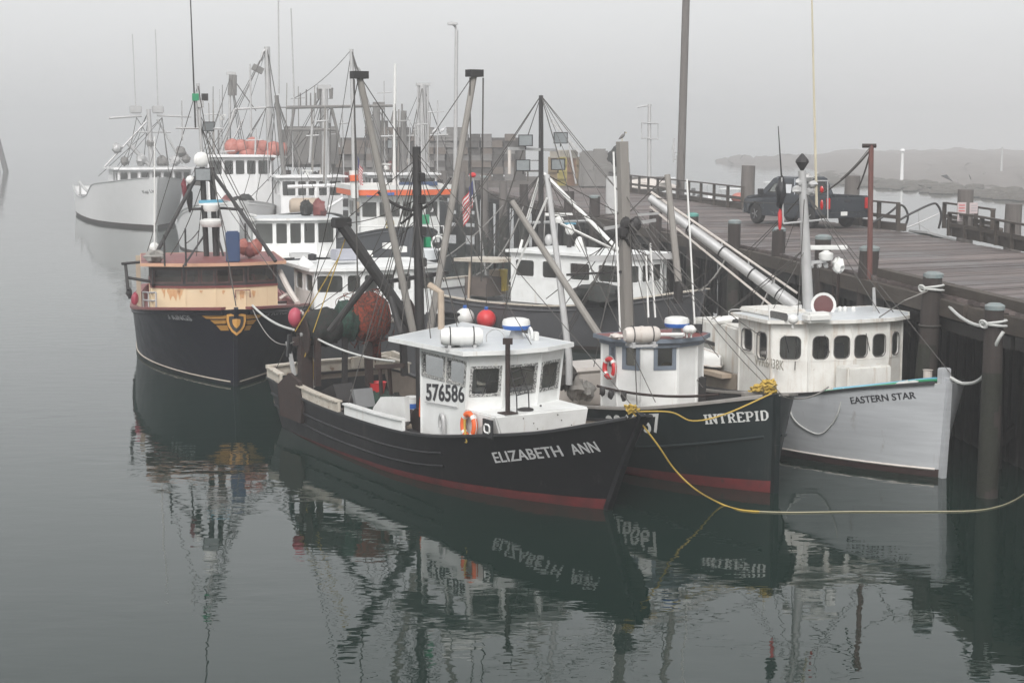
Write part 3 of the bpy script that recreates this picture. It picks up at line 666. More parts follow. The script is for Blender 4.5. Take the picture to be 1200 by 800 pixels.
def terrain(name, pts, depth, top, seed, n=60, k=14):
    """low mudflat: shoreline through pts (world xy), rising gently away from the viewer"""
    rnd = random.Random(seed); vs = []; P_ = smooth_path([(x, y, 0) for x, y in pts], max(1, n // (len(pts) - 1))); n = len(P_)
    for i, p in enumerate(P_):
        for j in range(k + 1):
            t = j / k; e = min(1, 5 * i / n, 6 * (n - 1 - i) / n); dpt = depth if depth < 200 else 590 - p.y
            z = -0.25 + top * e * (t * 1.6 if t < .6 else .96 + .1 * math.sin(i * .3)) * (1 if t < .93 else 0.5) + rnd.uniform(-.12, .12) * (1 + 2 * t) + .25 * math.sin(i * .8 + j)
            vs.append((p.x * (1 + t * dpt / p.y) + rnd.uniform(-1, 1), p.y + t * dpt + rnd.uniform(-2.5, 2.5) * (1 - t), z))
    return MB().add(vs, [(i * (k + 1) + j, (i + 1) * (k + 1) + j, (i + 1) * (k + 1) + j + 1, i * (k + 1) + j + 1) for i in range(n - 1) for j in range(k)]).build(name, mud, smooth=True)
sh = [at(x, y, 0) for x, y in ((925, 197), (960, 208), (1010, 211), (1060, 217), (1110, 224), (1150, 231), (1200, 233), (1290, 240), (1420, 246), (1600, 250))]
tag(terrain('mudflat', [(p.x, p.y) for p in sh], 240, 3.0, 3), kind='structure')
sh = [at(x, y, 0) for x, y in ((838, 192), (870, 195), (900, 196), (935, 194), (960, 190))]
tag(terrain('low_island', [(p.x, p.y) for p in sh], 70, 2.2, 5, 40, 8), kind='structure')
rk = MB(); rnd = random.Random(4)
for i in range(260):
    t = rnd.random(); p = at(960 + 260 * t, 210 + 24 * t + rnd.uniform(-8, 4), 0.05); s_ = rnd.uniform(.25, 1.1)
    rk.ball((p.x, p.y, .1), s_, 6, 4, (1.4, 1, .5))
tag(rk.build('shore_rocks', paint('weedy_rock', (0.10, 0.085, 0.07), (0.05, 0.045, 0.04), 0.8, 2, 0.9)), kind='stuff')

# ------------------------------------------------------------------ the pier
DZ = 3.6
near = [Vector(p) for p in ((13.2, 18), (10.18 + .02, 32.04), (8.62, 45.0), (7.55, 52.5), (4.20, 71.43), (-2.35, 112.2))]
far = [Vector(p) for p in ((17.6, 22), (15.9, 44.5), (15.2, 52), (14.6, 59.0), (13.3, 66), (11.3, 78.4), (7.6, 102), (6.2, 112.5))]
def along(poly, t):
    L = [0]
    for i in range(1, len(poly)): L.append(L[-1] + (poly[i] - poly[i - 1]).length)
    d = t * L[-1]
    for i in range(1, len(poly)):
        if d <= L[i] or i == len(poly) - 1: return poly[i - 1].lerp(poly[i], (d - L[i - 1]) / (L[i] - L[i - 1]))
def nearX(Y):
    for i in range(1, len(near)):
        if Y <= near[i].y: t = (Y - near[i - 1].y) / (near[i].y - near[i - 1].y); return near[i - 1].x + t * (near[i].x - near[i - 1].x)
    return near[-1].x
def farX(Y):
    for i in range(1, len(far)):
        if Y <= far[i].y: t = (Y - far[i - 1].y) / (far[i].y - far[i - 1].y); return far[i - 1].x + t * (far[i].x - far[i - 1].x)
    return far[-1].x
pier = empty('pier', (8, 45, 0)); tag(pier, 'long timber pier with weathered grey plank deck carrying the pickup truck', 'pier')
po = Vector((8, 45, 0))
unit = MB().box((0, 0, 0), (1, 1, 1)); ume = None
NPL = 330
rnd = random.Random(11)
stuff = MB()
for i in range(NPL):
    t0, t1 = i / NPL, (i + 1) / NPL
    a = (along(near, t0) + along(near, t1)) / 2; b = (along(far, t0) + along(far, t1)) / 2
    wd = min((along(near, t1) - along(near, t0)).length, (along(far, t1) - along(far, t0)).length)
    d = b - a; c = (a + b) / 2; ang = math.atan2(d.y, d.x); zz = DZ - .04 + rnd.uniform(-.012, .012)
    ln = d.length + rnd.uniform(-.05, .12)
    if i < 296:
        if ume is None:
            o = unit.build('plank', deckmat, pier); ume = o.data
        else:
            o = bpy.data.objects.new('plank', ume); COL.objects.link(o); o.parent = pier
        o.location = (c.x - po.x, c.y - po.y, zz); o.rotation_euler = (rnd.uniform(-.02, .02), rnd.uniform(-.001, .001), ang + rnd.uniform(-.002, .002)); o.scale = (ln, wd * .93, .08)
    else: stuff.box((c.x - po.x, c.y - po.y, zz), (ln, wd * .93, .08), ang)
tag(stuff.build('planking', deckmat, pier), kind='stuff')
def L3(p, z): return Vector((p.x - po.x, p.y - po.y, z))
# stringers, edge beams, pile bents and the dark sheathing beneath
def edge_beams(poly, z, w, h, off, nm, seglen=6.0, mat=timber_h, jit=0.0):
    n = max(1, int(sum((poly[i + 1] - poly[i]).length for i in range(len(poly) - 1)) / seglen))
    for i in range(n):
        a, b = along(poly, i / n), along(poly, (i + 1) / n - .002); d = (b - a).normalized(); nn = Vector((d.y, -d.x)) * off
        j = rnd.uniform(-jit, jit)
        MB().bar(L3(a + nn, z + j), L3(b + nn, z + j), w, h).build(nm, mat, pier)
edge_beams(near, DZ - .27, .28, .36, -.10, 'edge_beam', 5.5, timber_h, .012)
edge_beams(near, DZ - .62, .22, .26, -.02, 'lower_beam', 7, timber_dk, .02)
edge_beams([near[1] - (near[2] - near[1]).normalized() * 9, near[1], near[2] - (near[2] - near[1]).normalized() * 4.3], DZ + .10, .26, .22, .16, 'curb_beam', 4.2, timber_h, .01)
edge_beams(far, DZ - .3, .28, .36, .05, 'edge_beam', 7)
for k in range(5):
    q = (k + .5) / 5; poly = [along(near, t).lerp(along(far, t), q) for t in (0, .2, .4, .6, .8, 1)]
    edge_beams(poly, DZ - .24, .2, .3, 0, 'stringer', 30, timber_dk)
nb = 26
for i in range(nb):
    t = (i + .5) / nb; a, b = along(near, t), along(far, t)
    MB().bar(L3(a, DZ - .55), L3(b, DZ - .55), .3, .3).build('cap_beam', timber_dk, pier)
    for q in (.07, .35, .65, .95):
        p = a.lerp(b, q); pp = L3(p, 0)
        MB().tube([pp + Vector((rnd.uniform(-.1, .1), 0, -3)), pp + Vector((0, 0, DZ - .42))], [.2, .17], 8).build('support_pile', timber_dk, pier, smooth=True)
    if i < 16: MB().bar(L3(a.lerp(b, .07), .4), L3(a.lerp(b, .6), DZ - .7), .1, .2).build('brace', timber_dk, pier)
for i in range(110):   # sheathing boards hung behind the first pile row, with missing ones low down
    t = .10 + .60 * i / 110; p = along(near, t).lerp(along(far, t), .16); q = along(near, t + .6 / 110).lerp(along(far, t + .6 / 110), .16)
    if rnd.random() < .05: continue
    MB().bar(L3(p.lerp(q, .5), -1 if rnd.random() > .12 else rnd.uniform(.3, .9)), L3(p.lerp(q, .5), DZ - .45), (q - p).length * .93, .08).build('sheathing_board', timber_dk, pier)
# wharf head at the far end
wh = empty('wharf_head', (-8, 128, 0)); tag(wh, 'wide foggy wharf head under the long wall of traps', 'wharf')
MB().prism([(8 + 6, -16), (8 + 14, 16), (-24, 18), (-14, -2), (5.6, -15.6)], DZ - .5, DZ - .02).build('apron', timber_h, wh)
for i in range(16):
    q = i / 15; x = 5.6 + (-14 - 5.6) * q; y = -15.6 + 13.6 * q
    MB().tube([(x, y - .1, -3), (x, y - .1, DZ + .5 + .5 * (i % 2))], .2, 7).build('wharf_pile', timber, wh, smooth=True)
for k in range(4): MB().bar((5.4, -15.9, .6 + k * .85), (-14, -2.3, .6 + k * .85), .15, .6).build('fender_board', timber_dk, wh)
# railings on the far side
def railing(pts, label, h=1.05, sp=2.4, curb=.28, seed=0):
    pts = [Vector(p) for p in pts]; o = empty('railing', (pts[0].x, pts[0].y, DZ)); tag(o, label, 'railing', 'timber railings along the far side of the pier')
    q = [Vector((p.x - pts[0].x, p.y - pts[0].y, 0)) for p in pts]
    for i in range(len(q) - 1):
        a, b = q[i], q[i + 1]; n = max(1, round((b - a).length / sp)); d = (b - a).normalized()
        for k in range(n + (1 if i == len(q) - 2 else 0)):
            p = a.lerp(b, k / n); MB().box((p.x, p.y, h / 2 + .02), (.13, .13, h), math.atan2(d.y, d.x)).build('post', timber_h, o)
        MB().bar(a + Vector((0, 0, h + .04)), b + Vector((0, 0, h + .04)), .16, .06).build('top_rail', timber_h, o)
        MB().bar(a + Vector((0, -.09, h * .52)), b + Vector((0, -.09, h * .52)), .05, .14).build('mid_rail', timber_h, o)
        nn = Vector((d.y, -d.x, 0)) * -.22
        if curb: MB().bar(a + nn + Vector((0, 0, curb / 2)), b + nn + Vector((0, 0, curb / 2)), .26, curb).build('curb', timber_h, o)
    return o
def f2(px, py): p = at(px, py, DZ); return (p.x, p.y)
railing([f2(660, 209), f2(739, 226), f2(807, 236), f2(870, 246)], 'long timber railing on the far pier edge left of the pickup truck', seed=1)
railing([f2(985, 262), f2(1008, 265.5), f2(1052, 271)], 'short timber railing between the truck tailgate and the gangway', h=1.0, sp=1.9)
railing([f2(1106, 268), f2(1163, 279), f2(1162, 281)], 'low timber railing behind the paper notices right of the gangway', h=.95, sp=1.9, curb=.35)
railing([f2(1112, 277), f2(1150, 284), f2(1205, 297), f2(1290, 316)], 'nearest timber railing at the right edge with a thick curb', h=.8, sp=1.5, curb=.33)
# gangway going down through the gap
gw = empty('gangway', (*f2(1078, 270), DZ)); tag(gw, 'metal gangway with looped handrails dropping off the pier gap', 'gangway')
g0 = Vector((*f2(1078, 270), DZ)); 
def arch(pxs, Yoff):
    pts = []
    for px, py in pxs: pts.append(atY(px, py, g0.y + Yoff) - g0)
    return smooth_path(pts, 5)
MB().tube(arch(((1054, 258), (1068, 250), (1092, 239), (1099, 241), (1103, 252), (1100, 268)), .2), .045, 6).build('handrail', steel, gw, smooth=True)
MB().tube(arch(((1017, 264), (1040, 251), (1053, 241), (1060, 243), (1064, 255), (1058, 271)), .6), .045, 6).build('handrail', steel, gw, smooth=True)
MB().tube(arch(((1054, 270), (1075, 262), (1101, 250)), .2), .025, 6).build('mid_rail', galv, gw, smooth=True)
MB().tube(arch(((1076, 247), (1078, 270)), .2), .02, 6).build('upright', galv, gw, smooth=True)
MB().tube(arch(((1076, 262), (1090, 271)), .2), .02, 6).build('upright', galv, gw, smooth=True)
gx = Vector((.95, .3, 0))
MB().bar((0, .3, -.06), (7, 2.6, -1.9), 1.3, .08).build('walkway', galv, gw)
# notices
for px, py, s_, lab, txt in ((1127, 244, .30, 'pink and white paper notice on the left pier post', red), (1141, 244, .28, 'pale paper notice on the right of two railing notices', letter_g), (1126, 255, .24, 'lower square paper notice below the pink one', letter_g)):
    p = atY(px, py, 57.0 - (.9 if py > 250 else 0)); o = empty('notice', p)
    tag(o, lab, 'sign'); MB().box((0, 0, 0), (s_ * 1.0, .03, s_ * (1.35 if py < 250 else 1))).build('board', paint('faded_pink_paper', (0.52, 0.44, 0.44), None, .5, 5, .7), o)
    for k in range(3): MB().box((0, -.02, s_ * (.35 - .33 * k)), (s_ * .7, .012, s_ * .09)).build('printed_line', txt, o)
# piles
def pile(px, py, Y=None, r=.21, lean=0.0, cap=None, label='', tall=None, mat=timber, z0=-3, group='mooring piles along the near pier edge', band=False, hang=None):
    if Y is None:
        Y = 50
        for _ in range(20):
            p = atY(px, py, Y); 
            # pile stands .45 m outside the near edge
            lo, hi = 20, 112
            for _ in range(40):
                mid = (lo + hi) / 2; q = atY(px, py, mid)
                if q.x > nearX(mid) - .42: hi = mid
                else: lo = mid
            Y = lo; break
    r *= .94; p = atY(px, py, Y); o = empty('mooring_pile', (p.x - lean, p.y, 0)); tag(o, label, 'pile', group)
    top = Vector((lean, 0, p.z)); bot = Vector((0, 0, z0)); b = MB(); n = 9; rn = random.Random(int(px)); pts = [bot.lerp(top, i / n) + Vector((rn.uniform(-.015, .015), rn.uniform(-.015, .015), 0)) for i in range(n + 1)]
    b.tube(pts, [r * (1.12 - .14 * i / n) for i in range(n + 1)], 12)
    b.build('shaft', mat, o, smooth=True)
    if p.z > 2.6 and z0 < 0:
        MB().tube([Vector((0, 0, -1)), bot.lerp(top, (2.5 - z0) / (p.z - z0))], [r * 1.13, r * 1.05], 12).build('weed_band', weedband, o, smooth=True)
    if cap: MB().lathe([(r * 1.02, -.08), (r * 1.04, .0), (r * .6, .05), (.02, .06)], top, 'z', 12).build('cap', cap, o, smooth=True)
    if band: MB().torus(bot.lerp(top, (p.z - z0 - 1.15) / (p.z - z0)), r * 1.05, .03, (0, 0, 1), 16, 5).build('rope_wrap', rope_d, o)
    return o, p
P1, p1 = pile(1166, 358, 31.6, .205, .02, capmetal, 'rightmost mooring pile with a pale metal cap and white rope', band=False)
P2, p2 = pile(1094, 321, 36.0, .235, .28, capmetal, 'stout leaning mooring pile with blue green cap above the grey bow', band=True)
P3, p3 = pile(1019, 290, 41.3, .27, .25, capmetal, 'dark mooring pile with the thin rusty pipe rising behind the grey boat roof')
P4, p4 = pile(965, 277, 44.6, .24, .0, capmetal, 'mooring pile with a white capped top just right of the grey boat mast')
P5, p5 = pile(913, 268, 49, .22, .05, capmetal, 'mooring pile below the drooping black flag in front of the truck')
P6, p6 = pile(861, 259, 52.5, .22, 0, capmetal, 'mooring pile with a ragged top left of the truck front wheel')
P7, p7 = pile(812, 251, 58, .22, 0, paint('green_cap', (0.10, 0.30, 0.26), None, .5, 5, .5), 'mooring pile with a bright green cap beside the long boom')
for i, (px, py, Y, lab) in enumerate(((768, 248, 62, 'short pile hidden behind the hanging blocks left of the boom'), (697, 230, 73, 'thick pile between the white wheelhouse and the grey cabinet'), (667, 224, 79, 'broad pile behind the white wheelhouse radar'), (614, 216, 90, 'narrow pile just right of the white line at the far pier bend'),
                         (590, 212, 95, 'middle pile of three at the pier bend behind the flagstaff'), (568, 207, 102, 'tall pale capped pile right of the hanging flag'), (541, 201, 112, 'foggy pile left of the flagstaff'), (520, 200, 116, 'foggiest pile at the end of the near pier edge'))):
    pile(px, py, Y, .26, 0, capmetal if i in (1, 5) else None, lab, mat=timber_dry if i > 3 else timber)
G2 = 'tall piles on the far side of the pier'
pile(877, 194, 79.5, .36, 0, None, 'tall square topped pile behind the railing left of the truck', z0=-2, group=G2, mat=timber_dry)
pile(999, 206, 67.5, .34, 0, None, 'tall pile behind the truck bed', z0=-2, group=G2, mat=timber_dry)
pile(1132, 222, 58.5, .31, 0, None, 'tall pile behind the paper notices', z0=-2, group=G2, mat=timber_dry)
pile(1188, 239, 53.5, .30, 0, None, 'tall pile at the right edge behind the nearest railing', z0=-2, group=G2, mat=timber_dry)
# rusty pipe strapped to pile 3
pp = atY(1021, 170, 41.0); pb = atY(1020, 372, 41.0)
pr = empty('rusty_pipe', (pb.x, pb.y, 0)); tag(pr, 'thin rust red pipe standing against the dark pile with lines at its top', 'pipe')
MB().tube([Vector((0, 0, .2)), pp - Vector((pb.x, pb.y, 0))], [.075, .065], 8).build('shaft', paint('rust_red_pipe', (0.15, 0.06, 0.05), (0.09, 0.045, 0.04), .7, 5, .7, bump=.2), pr, smooth=True)
MB().tube([pp - Vector((pb.x + .22, pb.y, .02)), pp - Vector((pb.x - .12, pb.y, .02))], .06, 6).build('crosspiece', rust, pr)
for q, sgg in (((985, 212), .05), ((1005, 222), .1), ((961, 228), .12)):
    MB().tube(sag(pp - Vector((pb.x, pb.y, .1)), atY(*q, 41.5) - Vector((pb.x, pb.y, 0)), sgg, 8), .022, 4).build('line', rope_d, pr)
# poles
def pole(name, px0, py0, px1, py1, Y, r, label, cat, ext=0, mat=shingle, zb=DZ):
    t, b = atY(px0, py0, Y), atY(px1, py1, Y); b.z = zb; o = empty(name, b); tag(o, label, cat)
    d = (t - b); t2 = d * (1 + ext); MB().tube([Vector((0, 0, 0)), t2], [r, r * .85], 10).build('shaft', mat, o, smooth=True); return o, t2
pole('utility_pole', 804, 0, 797, 230, 91, .24, 'tall wooden pole rising out of the picture from the far railing', 'pole', .25, timber_dry)
lp, t2 = pole('street_lamp', 535, 36, 533, 150, 128, .17, 'tall street lamp fading in fog above the wall of stacked traps', 'street lamp', 0, galv)
MB().tube(smooth_path([t2 - Vector((0, 0, .3)), t2 + Vector((-.1, 0, .3)), t2 + Vector((-.45, 0, .55)), t2 + Vector((-.35, -.3, .55))], 4), .1, 6).build('lamp_arm', galv, lp, smooth=True)
MB().box(t2 + Vector((-.3, -.2, .5)), (.8, .4, .22)).build('lamp_head', galv, lp, bevel=.04)
# long shed on the wharf head
sh_ = empty('trap_wall', (-8, 132, DZ)); tag(sh_, 'long high wall of stacked traps and crates on the wharf head fading into fog', 'stacked traps')
def sx(px): return (px - 600) / CAM_F * 132 + 8
cm = [paint('crate_brown_grey', (0.17, 0.14, 0.12), (0.10, 0.085, 0.075), .7, 3, .85), paint('crate_dark', (0.085, 0.078, 0.074), (0.06, 0.055, 0.05), .7, 3, .85), paint('crate_grey', (0.22, 0.21, 0.205), (0.1, 0.095, 0.09), .7, 3, .85)]
cms = []
for m_ in cm:
    mb = MB().box((0, 0, 0), (.84, 1.0, .48))
    for k in range(4): mb.box((-.33 + .22 * k, -.51, 0), (.05, .03, .5))
    for zz in (-.25, 0, .25): mb.box((0, -.52, zz), (.88, .03, .05))
    cms.append(mb.build('crate', m_, sh_))
first = {0: 1, 1: 1, 2: 1}; rn = random.Random(21); px = 396; nb_ = 0
while px < 622:
    hh = 3.1 if px < 436 else 4.75 - (px - 436) / 124 * .75 if px < 560 else 4.0 if px < 600 else 2.9 if px < 610 else 1.6
    for k in range(int(hh / .53 + .3) - (rn.random() < .2) - (rn.random() < .12)):
        mi = rn.randrange(3)
        if first[mi]: o = cms[mi]; first[mi] = 0
        else: o = cms[mi].copy(); COL.objects.link(o)
        o.location = (sx(px) + rn.uniform(-.06, .06), rn.uniform(-.15, .15), .25 + .53 * k); o.rotation_euler = (0, 0, rn.uniform(-.06, .06))
    px += 13.4
MB().box((sx(508), 1.6, 1.9), (sx(612) - sx(396), 2, 3.0)).build('back_rows', cm[1], sh_)
railing([f2(603, 213), (at(634, 213, DZ).x, at(634, 213, DZ).y)], 'faint railing at the right foot of the trap wall', h=1.6, sp=1.0, curb=0)
# distant small dolphin at the left edge
dl = empty('pile_dolphin', (-105, 330, 0)); tag(dl, 'faint cluster of leaning piles in fog at the left edge', 'piles')
for i, (a, h_) in enumerate(((-1.8, 10.5), (-.6, 11.3), (.1, 11), (1.5, 7), (-2.9, 9))):
    MB().tube([(a * 1.4 + .9, 0, -2), (a * .9 - .3, 0, h_)], [.6, .5], 7).build('pile', timber, dl, smooth=True)

# ------------------------------------------------------------------ clutter on the pier
def crate_trap(name, p, d, mat, parent=None): 
    x, y, z = d; mb = MB(); r_ = .025
    for a in (-1, 1):
        for b in (-1, 1):
            mb.bar((a * x / 2, b * y / 2, 0), (a * x / 2, b * y / 2, z), r_ * 2).bar((a * x / 2, -y / 2, (b + 1) / 2 * z), (a * x / 2, y / 2, (b + 1) / 2 * z), r_ * 2).bar((-x / 2, a * y / 2, (b + 1) / 2 * z), (x / 2, a * y / 2, (b + 1) / 2 * z), r_ * 2)
    for k in range(1, 6):
        mb.bar((-x / 2 + x * k / 6, -y / 2, 0), (-x / 2 + x * k / 6, -y / 2, z), .02)
    for k in range(1, 4): mb.bar((-x / 2, -y / 2, z * k / 4), (x / 2, -y / 2, z * k / 4), .02)
    mb.box((0, .05, z / 2), (x * .9, y * .8, z * .85))
    return mb.build(name, mat, parent)
trapm = [paint('trap_wire_tan', (0.32, 0.24, 0.14), (0.22, 0.17, 0.11), .7, 6, .8), paint('trap_wire_rust', (0.30, 0.17, 0.10), (0.2, 0.12, 0.08), .7, 6, .8), paint('trap_wire_yellow', (0.48, 0.40, 0.10), (0.3, 0.26, 0.1), .7, 6, .8), paint('trap_wire_pale', (0.45, 0.42, 0.36), None, .7, 6, .8)]
protos = []
base = atY(664, 214, 118); k = 0
rowsn = ['bottom', 'second', 'middle', 'fourth', 'top']
for r_ in range(5):
    n = 4 if r_ < 4 else 3
    for c_ in range(n):
        mi = (r_ * 3 + c_ * 2) % 3 if r_ < 4 else 3
        if len(protos) <= mi or True:
            pass
        o = crate_trap('lobster_trap', None, (.62, .9, .5), trapm[mi]) if not any(q[0] == mi for q in protos) else None
        if o is None: o = [q[1] for q in protos if q[0] == mi][0].copy(); COL.objects.link(o)
        else: protos.append((mi, o))
        o.location = (base.x - 1.0 + c_ * .67 + .12 * (r_ == 4), 118 + .1 * ((r_ + c_) % 2), DZ + .5 * r_)
        tag(o, '%s wire lobster trap, %s of the %s row in the foggy trap stack' % (['tan', 'rusty', 'yellow', 'pale'][mi], ['leftmost', 'second', 'third', 'rightmost'][c_] if n == 4 else ['leftmost', 'middle', 'rightmost'][c_], rowsn[r_]), 'lobster trap', 'stack of lobster traps on the pier')
cv = empty('conveyor', atY(688, 186, 117)); tag(cv, 'inclined white conveyor frame sticking up behind the trap stack', 'conveyor')
a, b = atY(646, 141, 117) - atY(688, 186, 117), Vector((.4, 0, -.6))
for dy in (0, .5): MB().bar(a + Vector((0, dy, 0)), b + Vector((0, dy, 0)), .08, .2).build('side_rail', galv, cv)
for i in range(12): p = a.lerp(b, i / 11.5); MB().bar(p, p + Vector((0, .5, 0)), .07).build('rung', galv, cv)
MB().bar(b.lerp(a, .25), b.lerp(a, .25) - Vector((0, 0, 2.4)), .12).build('leg', galv, cv); MB().bar(b.lerp(a, .6), b.lerp(a, .6) + Vector((.6, 0, -3.2)), .12).build('leg', galv, cv)
gh_ = empty('covered_gear_heap', (atY(706, 193, 112).x, 112, DZ)); tag(gh_, 'big dark tarpaulin covered heap of gear right of the trap stack', 'gear heap')
rnd = random.Random(5)
for k, (x, y, wx, h_) in enumerate(((-1.05, 0, 1.0, 2.45), (-.2, .2, 1.1, 2.6), (.75, 0, 1.0, 2.35), (1.45, .1, .8, 1.9), (.2, -.7, 1.6, 1.6), (-.9, -.6, .9, 1.2))):
    mb = MB(); mb.prism([(x - wx / 2 - .1, y - .6), (x + wx / 2 + .1, y - .65), (x + wx / 2 + .08, y + .6), (x - wx / 2 - .1, y + .6)], 0, [h_ + rnd.uniform(-.12, .12) for _ in range(4)], [(x - wx / 2, y - .5), (x + wx / 2, y - .45), (x + wx / 2, y + .5), (x - wx / 2, y + .5)])
    mb.build('covered_pallet', tarp, gh_, bevel=.14)
o = netball(None, (0, 0, 0), .62, .6, .6, net_d, 'net_heap', 12, 18, 12, .28); q = atY(724, 186, 109); o.location = (q.x, q.y, DZ + 2.2); tag(o, 'ragged dark net bundle on the shoulder of the tarpaulin heap', 'net')
o = netball(None, (0, 0, 0), 2.0, .8, .42, plastic_d, 'rope_heap', 22, 30, 12, .3); q = at(757, 222, DZ); o.location = (q.x, q.y, DZ + .2); o.rotation_euler = (0, 0, .5); tag(o, 'white and tan heap of rope and floats along the far railing', 'rope heap')
q = at(718, 257, DZ); cb = empty('electrical_cabinet', (nearX(74) + .5, 74, DZ)); cb.location.x = atY(717, 240, 74).x; tag(cb, 'pale grey cabinet standing on the pier edge left of the plank mast', 'cabinet')
MB().box((0, 0, .85), (.55, .5, 1.7)).build('body', galv, cb, bevel=.03); MB().box((0, -.26, .9), (.45, .02, 1.4)).build('door', galv, cb); MB().box((.15, -.285, .95), (.03, .03, .18)).build('handle', steel, cb)
o = MB().ball((0, 0, 0), .35, 12, 8, (1.3, 1, .8)).build('buoy', coral, None, smooth=True); q = at(868, 238, DZ); o.location = (q.x - .1, q.y - .2, DZ + .28); tag(o, 'coral red buoy lying at the foot of the far railing', 'buoy')

# ------------------------------------------------------------------ pickup truck
def truck():
    fw, rw = at(887, 262, DZ), at(957, 268, DZ); d = Vector((fw.x - rw.x, fw.y - rw.y)).normalized()
    ang = math.atan2(d.y, d.x); wb = 3.65
    t = empty('pickup_truck', (0, 0, DZ), ang); side = Vector((-d.y, d.x)) * -1   # fw, rw are the near (left side of truck) wheels
    # truck frame: x forward, y to its left; the near wheels are on its left
    left = Vector((-d.y, d.x)); W2 = .86
    o = Vector((fw.x, fw.y)) - d * wb - left * W2
    t.location = (o.x, o.y, DZ); tag(t, 'dark blue grey four door pickup truck parked on the pier', 'pickup truck')
    H_ = 1.93
    # body sides as profile with wheel arches
    def profile():
        p = [(-1.12, .55), (-1.15, .62), (-1.15, 1.20), (-1.12, 1.26), (.95, 1.26), (.98, 1.22), (3.0, 1.22), (3.25, 1.19), (4.30, 1.10), (4.50, .98), (4.56, .70), (4.52, .45), (4.25, .40)]
        ar = lambda cx: [(cx + .50 * math.cos(R(a)), .42 + .50 * math.sin(R(a))) for a in range(-5, 186, 19)]
        p += ar(wb) + [(wb - .52, .36), (.55, .36)] + ar(0) + [(-.55, .5)]
        return p
    pf = profile()
    for sgn in (-1, 1):
        mb = MB(); n = len(pf); vs = [(x, sgn * (.97 - .05 * max(0, (z - .95)) - (.05 if x > 4.2 else 0)), z) for x, z in pf] + [(x, sgn * .80, z) for x, z in pf]
        mb.add(vs, [tuple(range(n)), tuple(range(n, 2 * n))] + [(i, (i + 1) % n, n + (i + 1) % n, n + i) for i in range(n)])
        mb.build('side_panel', truckpaint, t, bevel=0)
    # hood, nose, cab, bed
    MB().add([(3.05, -.86, 1.24), (3.05, .86, 1.24), (4.25, .84, 1.12), (4.25, -.84, 1.12), (4.48, .80, 1.0), (4.48, -.80, 1.0), (3.05, 0, 1.28), (4.25, 0, 1.16)], [(0, 6, 7, 3), (6, 1, 2, 7), (3, 7, 2, 4, 5)]).build('hood', truckpaint, t)
    MB().box((4.46, 0, .74), (.12, 1.6, .5)).build('grille', blackpaint, t, bevel=.03); MB().box((4.6, 0, .5), (.14, 1.84, .2)).build('front_bumper', chrome, t, bevel=.04)
    for s_ in (-1, 1): MB().box((4.5, s_ * .75, .88), (.1, .26, .2)).build('headlight', lens, t, bevel=.02)
    # cab greenhouse
    foot = [(1.0, -.92), (3.35, -.92), (3.35, .92), (1.0, .92)]; top = [(1.22, -.76), (2.62, -.76), (2.62, .76), (1.22, .76)]
    wn = {0: [(.22, 1.02, .08, .58), (1.12, 2.0, .08, .58)], 2: [(.42, 1.25, .08, .58), (1.35, 2.12, .08, .58)], 1: [(.18, 1.66, .1, .78)], 3: [(.18, 1.66, .1, .55)]}
    house(t, foot, 1.22, 1.86, truckpaint, wn, 'cab', top, blackpaint, .06, .04, thick=.03, proud=.006)
    MB().prism([(1.2, -.77), (2.64, -.77), (2.64, .77), (1.2, .77)], 1.85, 1.93, [(1.3, -.66), (2.5, -.66), (2.5, .66), (1.3, .66)]).build('cab_roof', truckpaint, t)
    MB().box((1.0, 0, .9), (.06, 1.75, .62)).build('cab_back', truckpaint, t)
    MB().box((-.1, 0, .62), (2.2, 1.62, .06)).build('bed_floor', blackpaint, t); MB().box((2.2, 0, .6), (4.0, 1.6, .3)).build('underbody', blackpaint, t)
    for x_ in (2.1, 3.1): 
        for s_ in (-1, 1): MB().box((x_ - .1, s_ * .975, 1.05), (.16, .03, .035)).build('door_handle', truckpaint, t)
    for s_ in (-1, 1): MB().bar((3.05, s_ * .93, 1.2), (3.05, s_ * 1.08, 1.26), .05).box((3.05, s_ * 1.12, 1.32), (.12, .2, .22)).build('wing_mirror', blackpaint, t)
    tg = MB().box((-1.12, 0, .92), (.07, 1.60, .56)).build('tailgate', truckpaint, t, bevel=.015); MB().box((-1.165, 0, 1.08), (.03, .26, .07)).build('handle', blackpaint, tg)
    MB().box((-1.23, 0, .52), (.18, 1.86, .18)).build('rear_bumper', truckpaint, t, bevel=.03)
    MB().box((-1.335, .28, .60), (.012, .3, .15)).build('licence_plate', plastic_w, t)
    for s_ in (-1, 1): MB().box((-1.15, s_ * .885, .98), (.09, .15, .42)).build('tail_light', redlens, t, bevel=.015)
    for x_ in (0, wb):
        for s_ in (-1, 1):
            wl = MB().lathe([(.22, -.13), (.36, -.13), (.40, -.09), (.41, 0), (.40, .09), (.36, .13), (.22, .13)], (x_, s_ * .83, .41), 'y', 24).build('wheel', rubber, t, smooth=True)
            MB().lathe([(.06, -.10), (.23, -.12), (.24, 0), (.23, .12), (.06, .10)], (x_, s_ * .83, .41), 'y', 18).build('rim', chrome, wl, smooth=True)
            for k in range(5):
                a_ = 2 * math.pi * k / 5; MB().bar((x_, s_ * .96, .41), (x_ + .2 * math.cos(a_), s_ * .96, .41 + .2 * math.sin(a_)), .035).build('spoke', chrome, wl)
    for x_ in (0, wb): MB().tube([(x_, -.8, .41), (x_, .8, .41)], .06, 6).build('axle', blackpaint, t)
truck()
V = Vector
def P_(b): return b.P
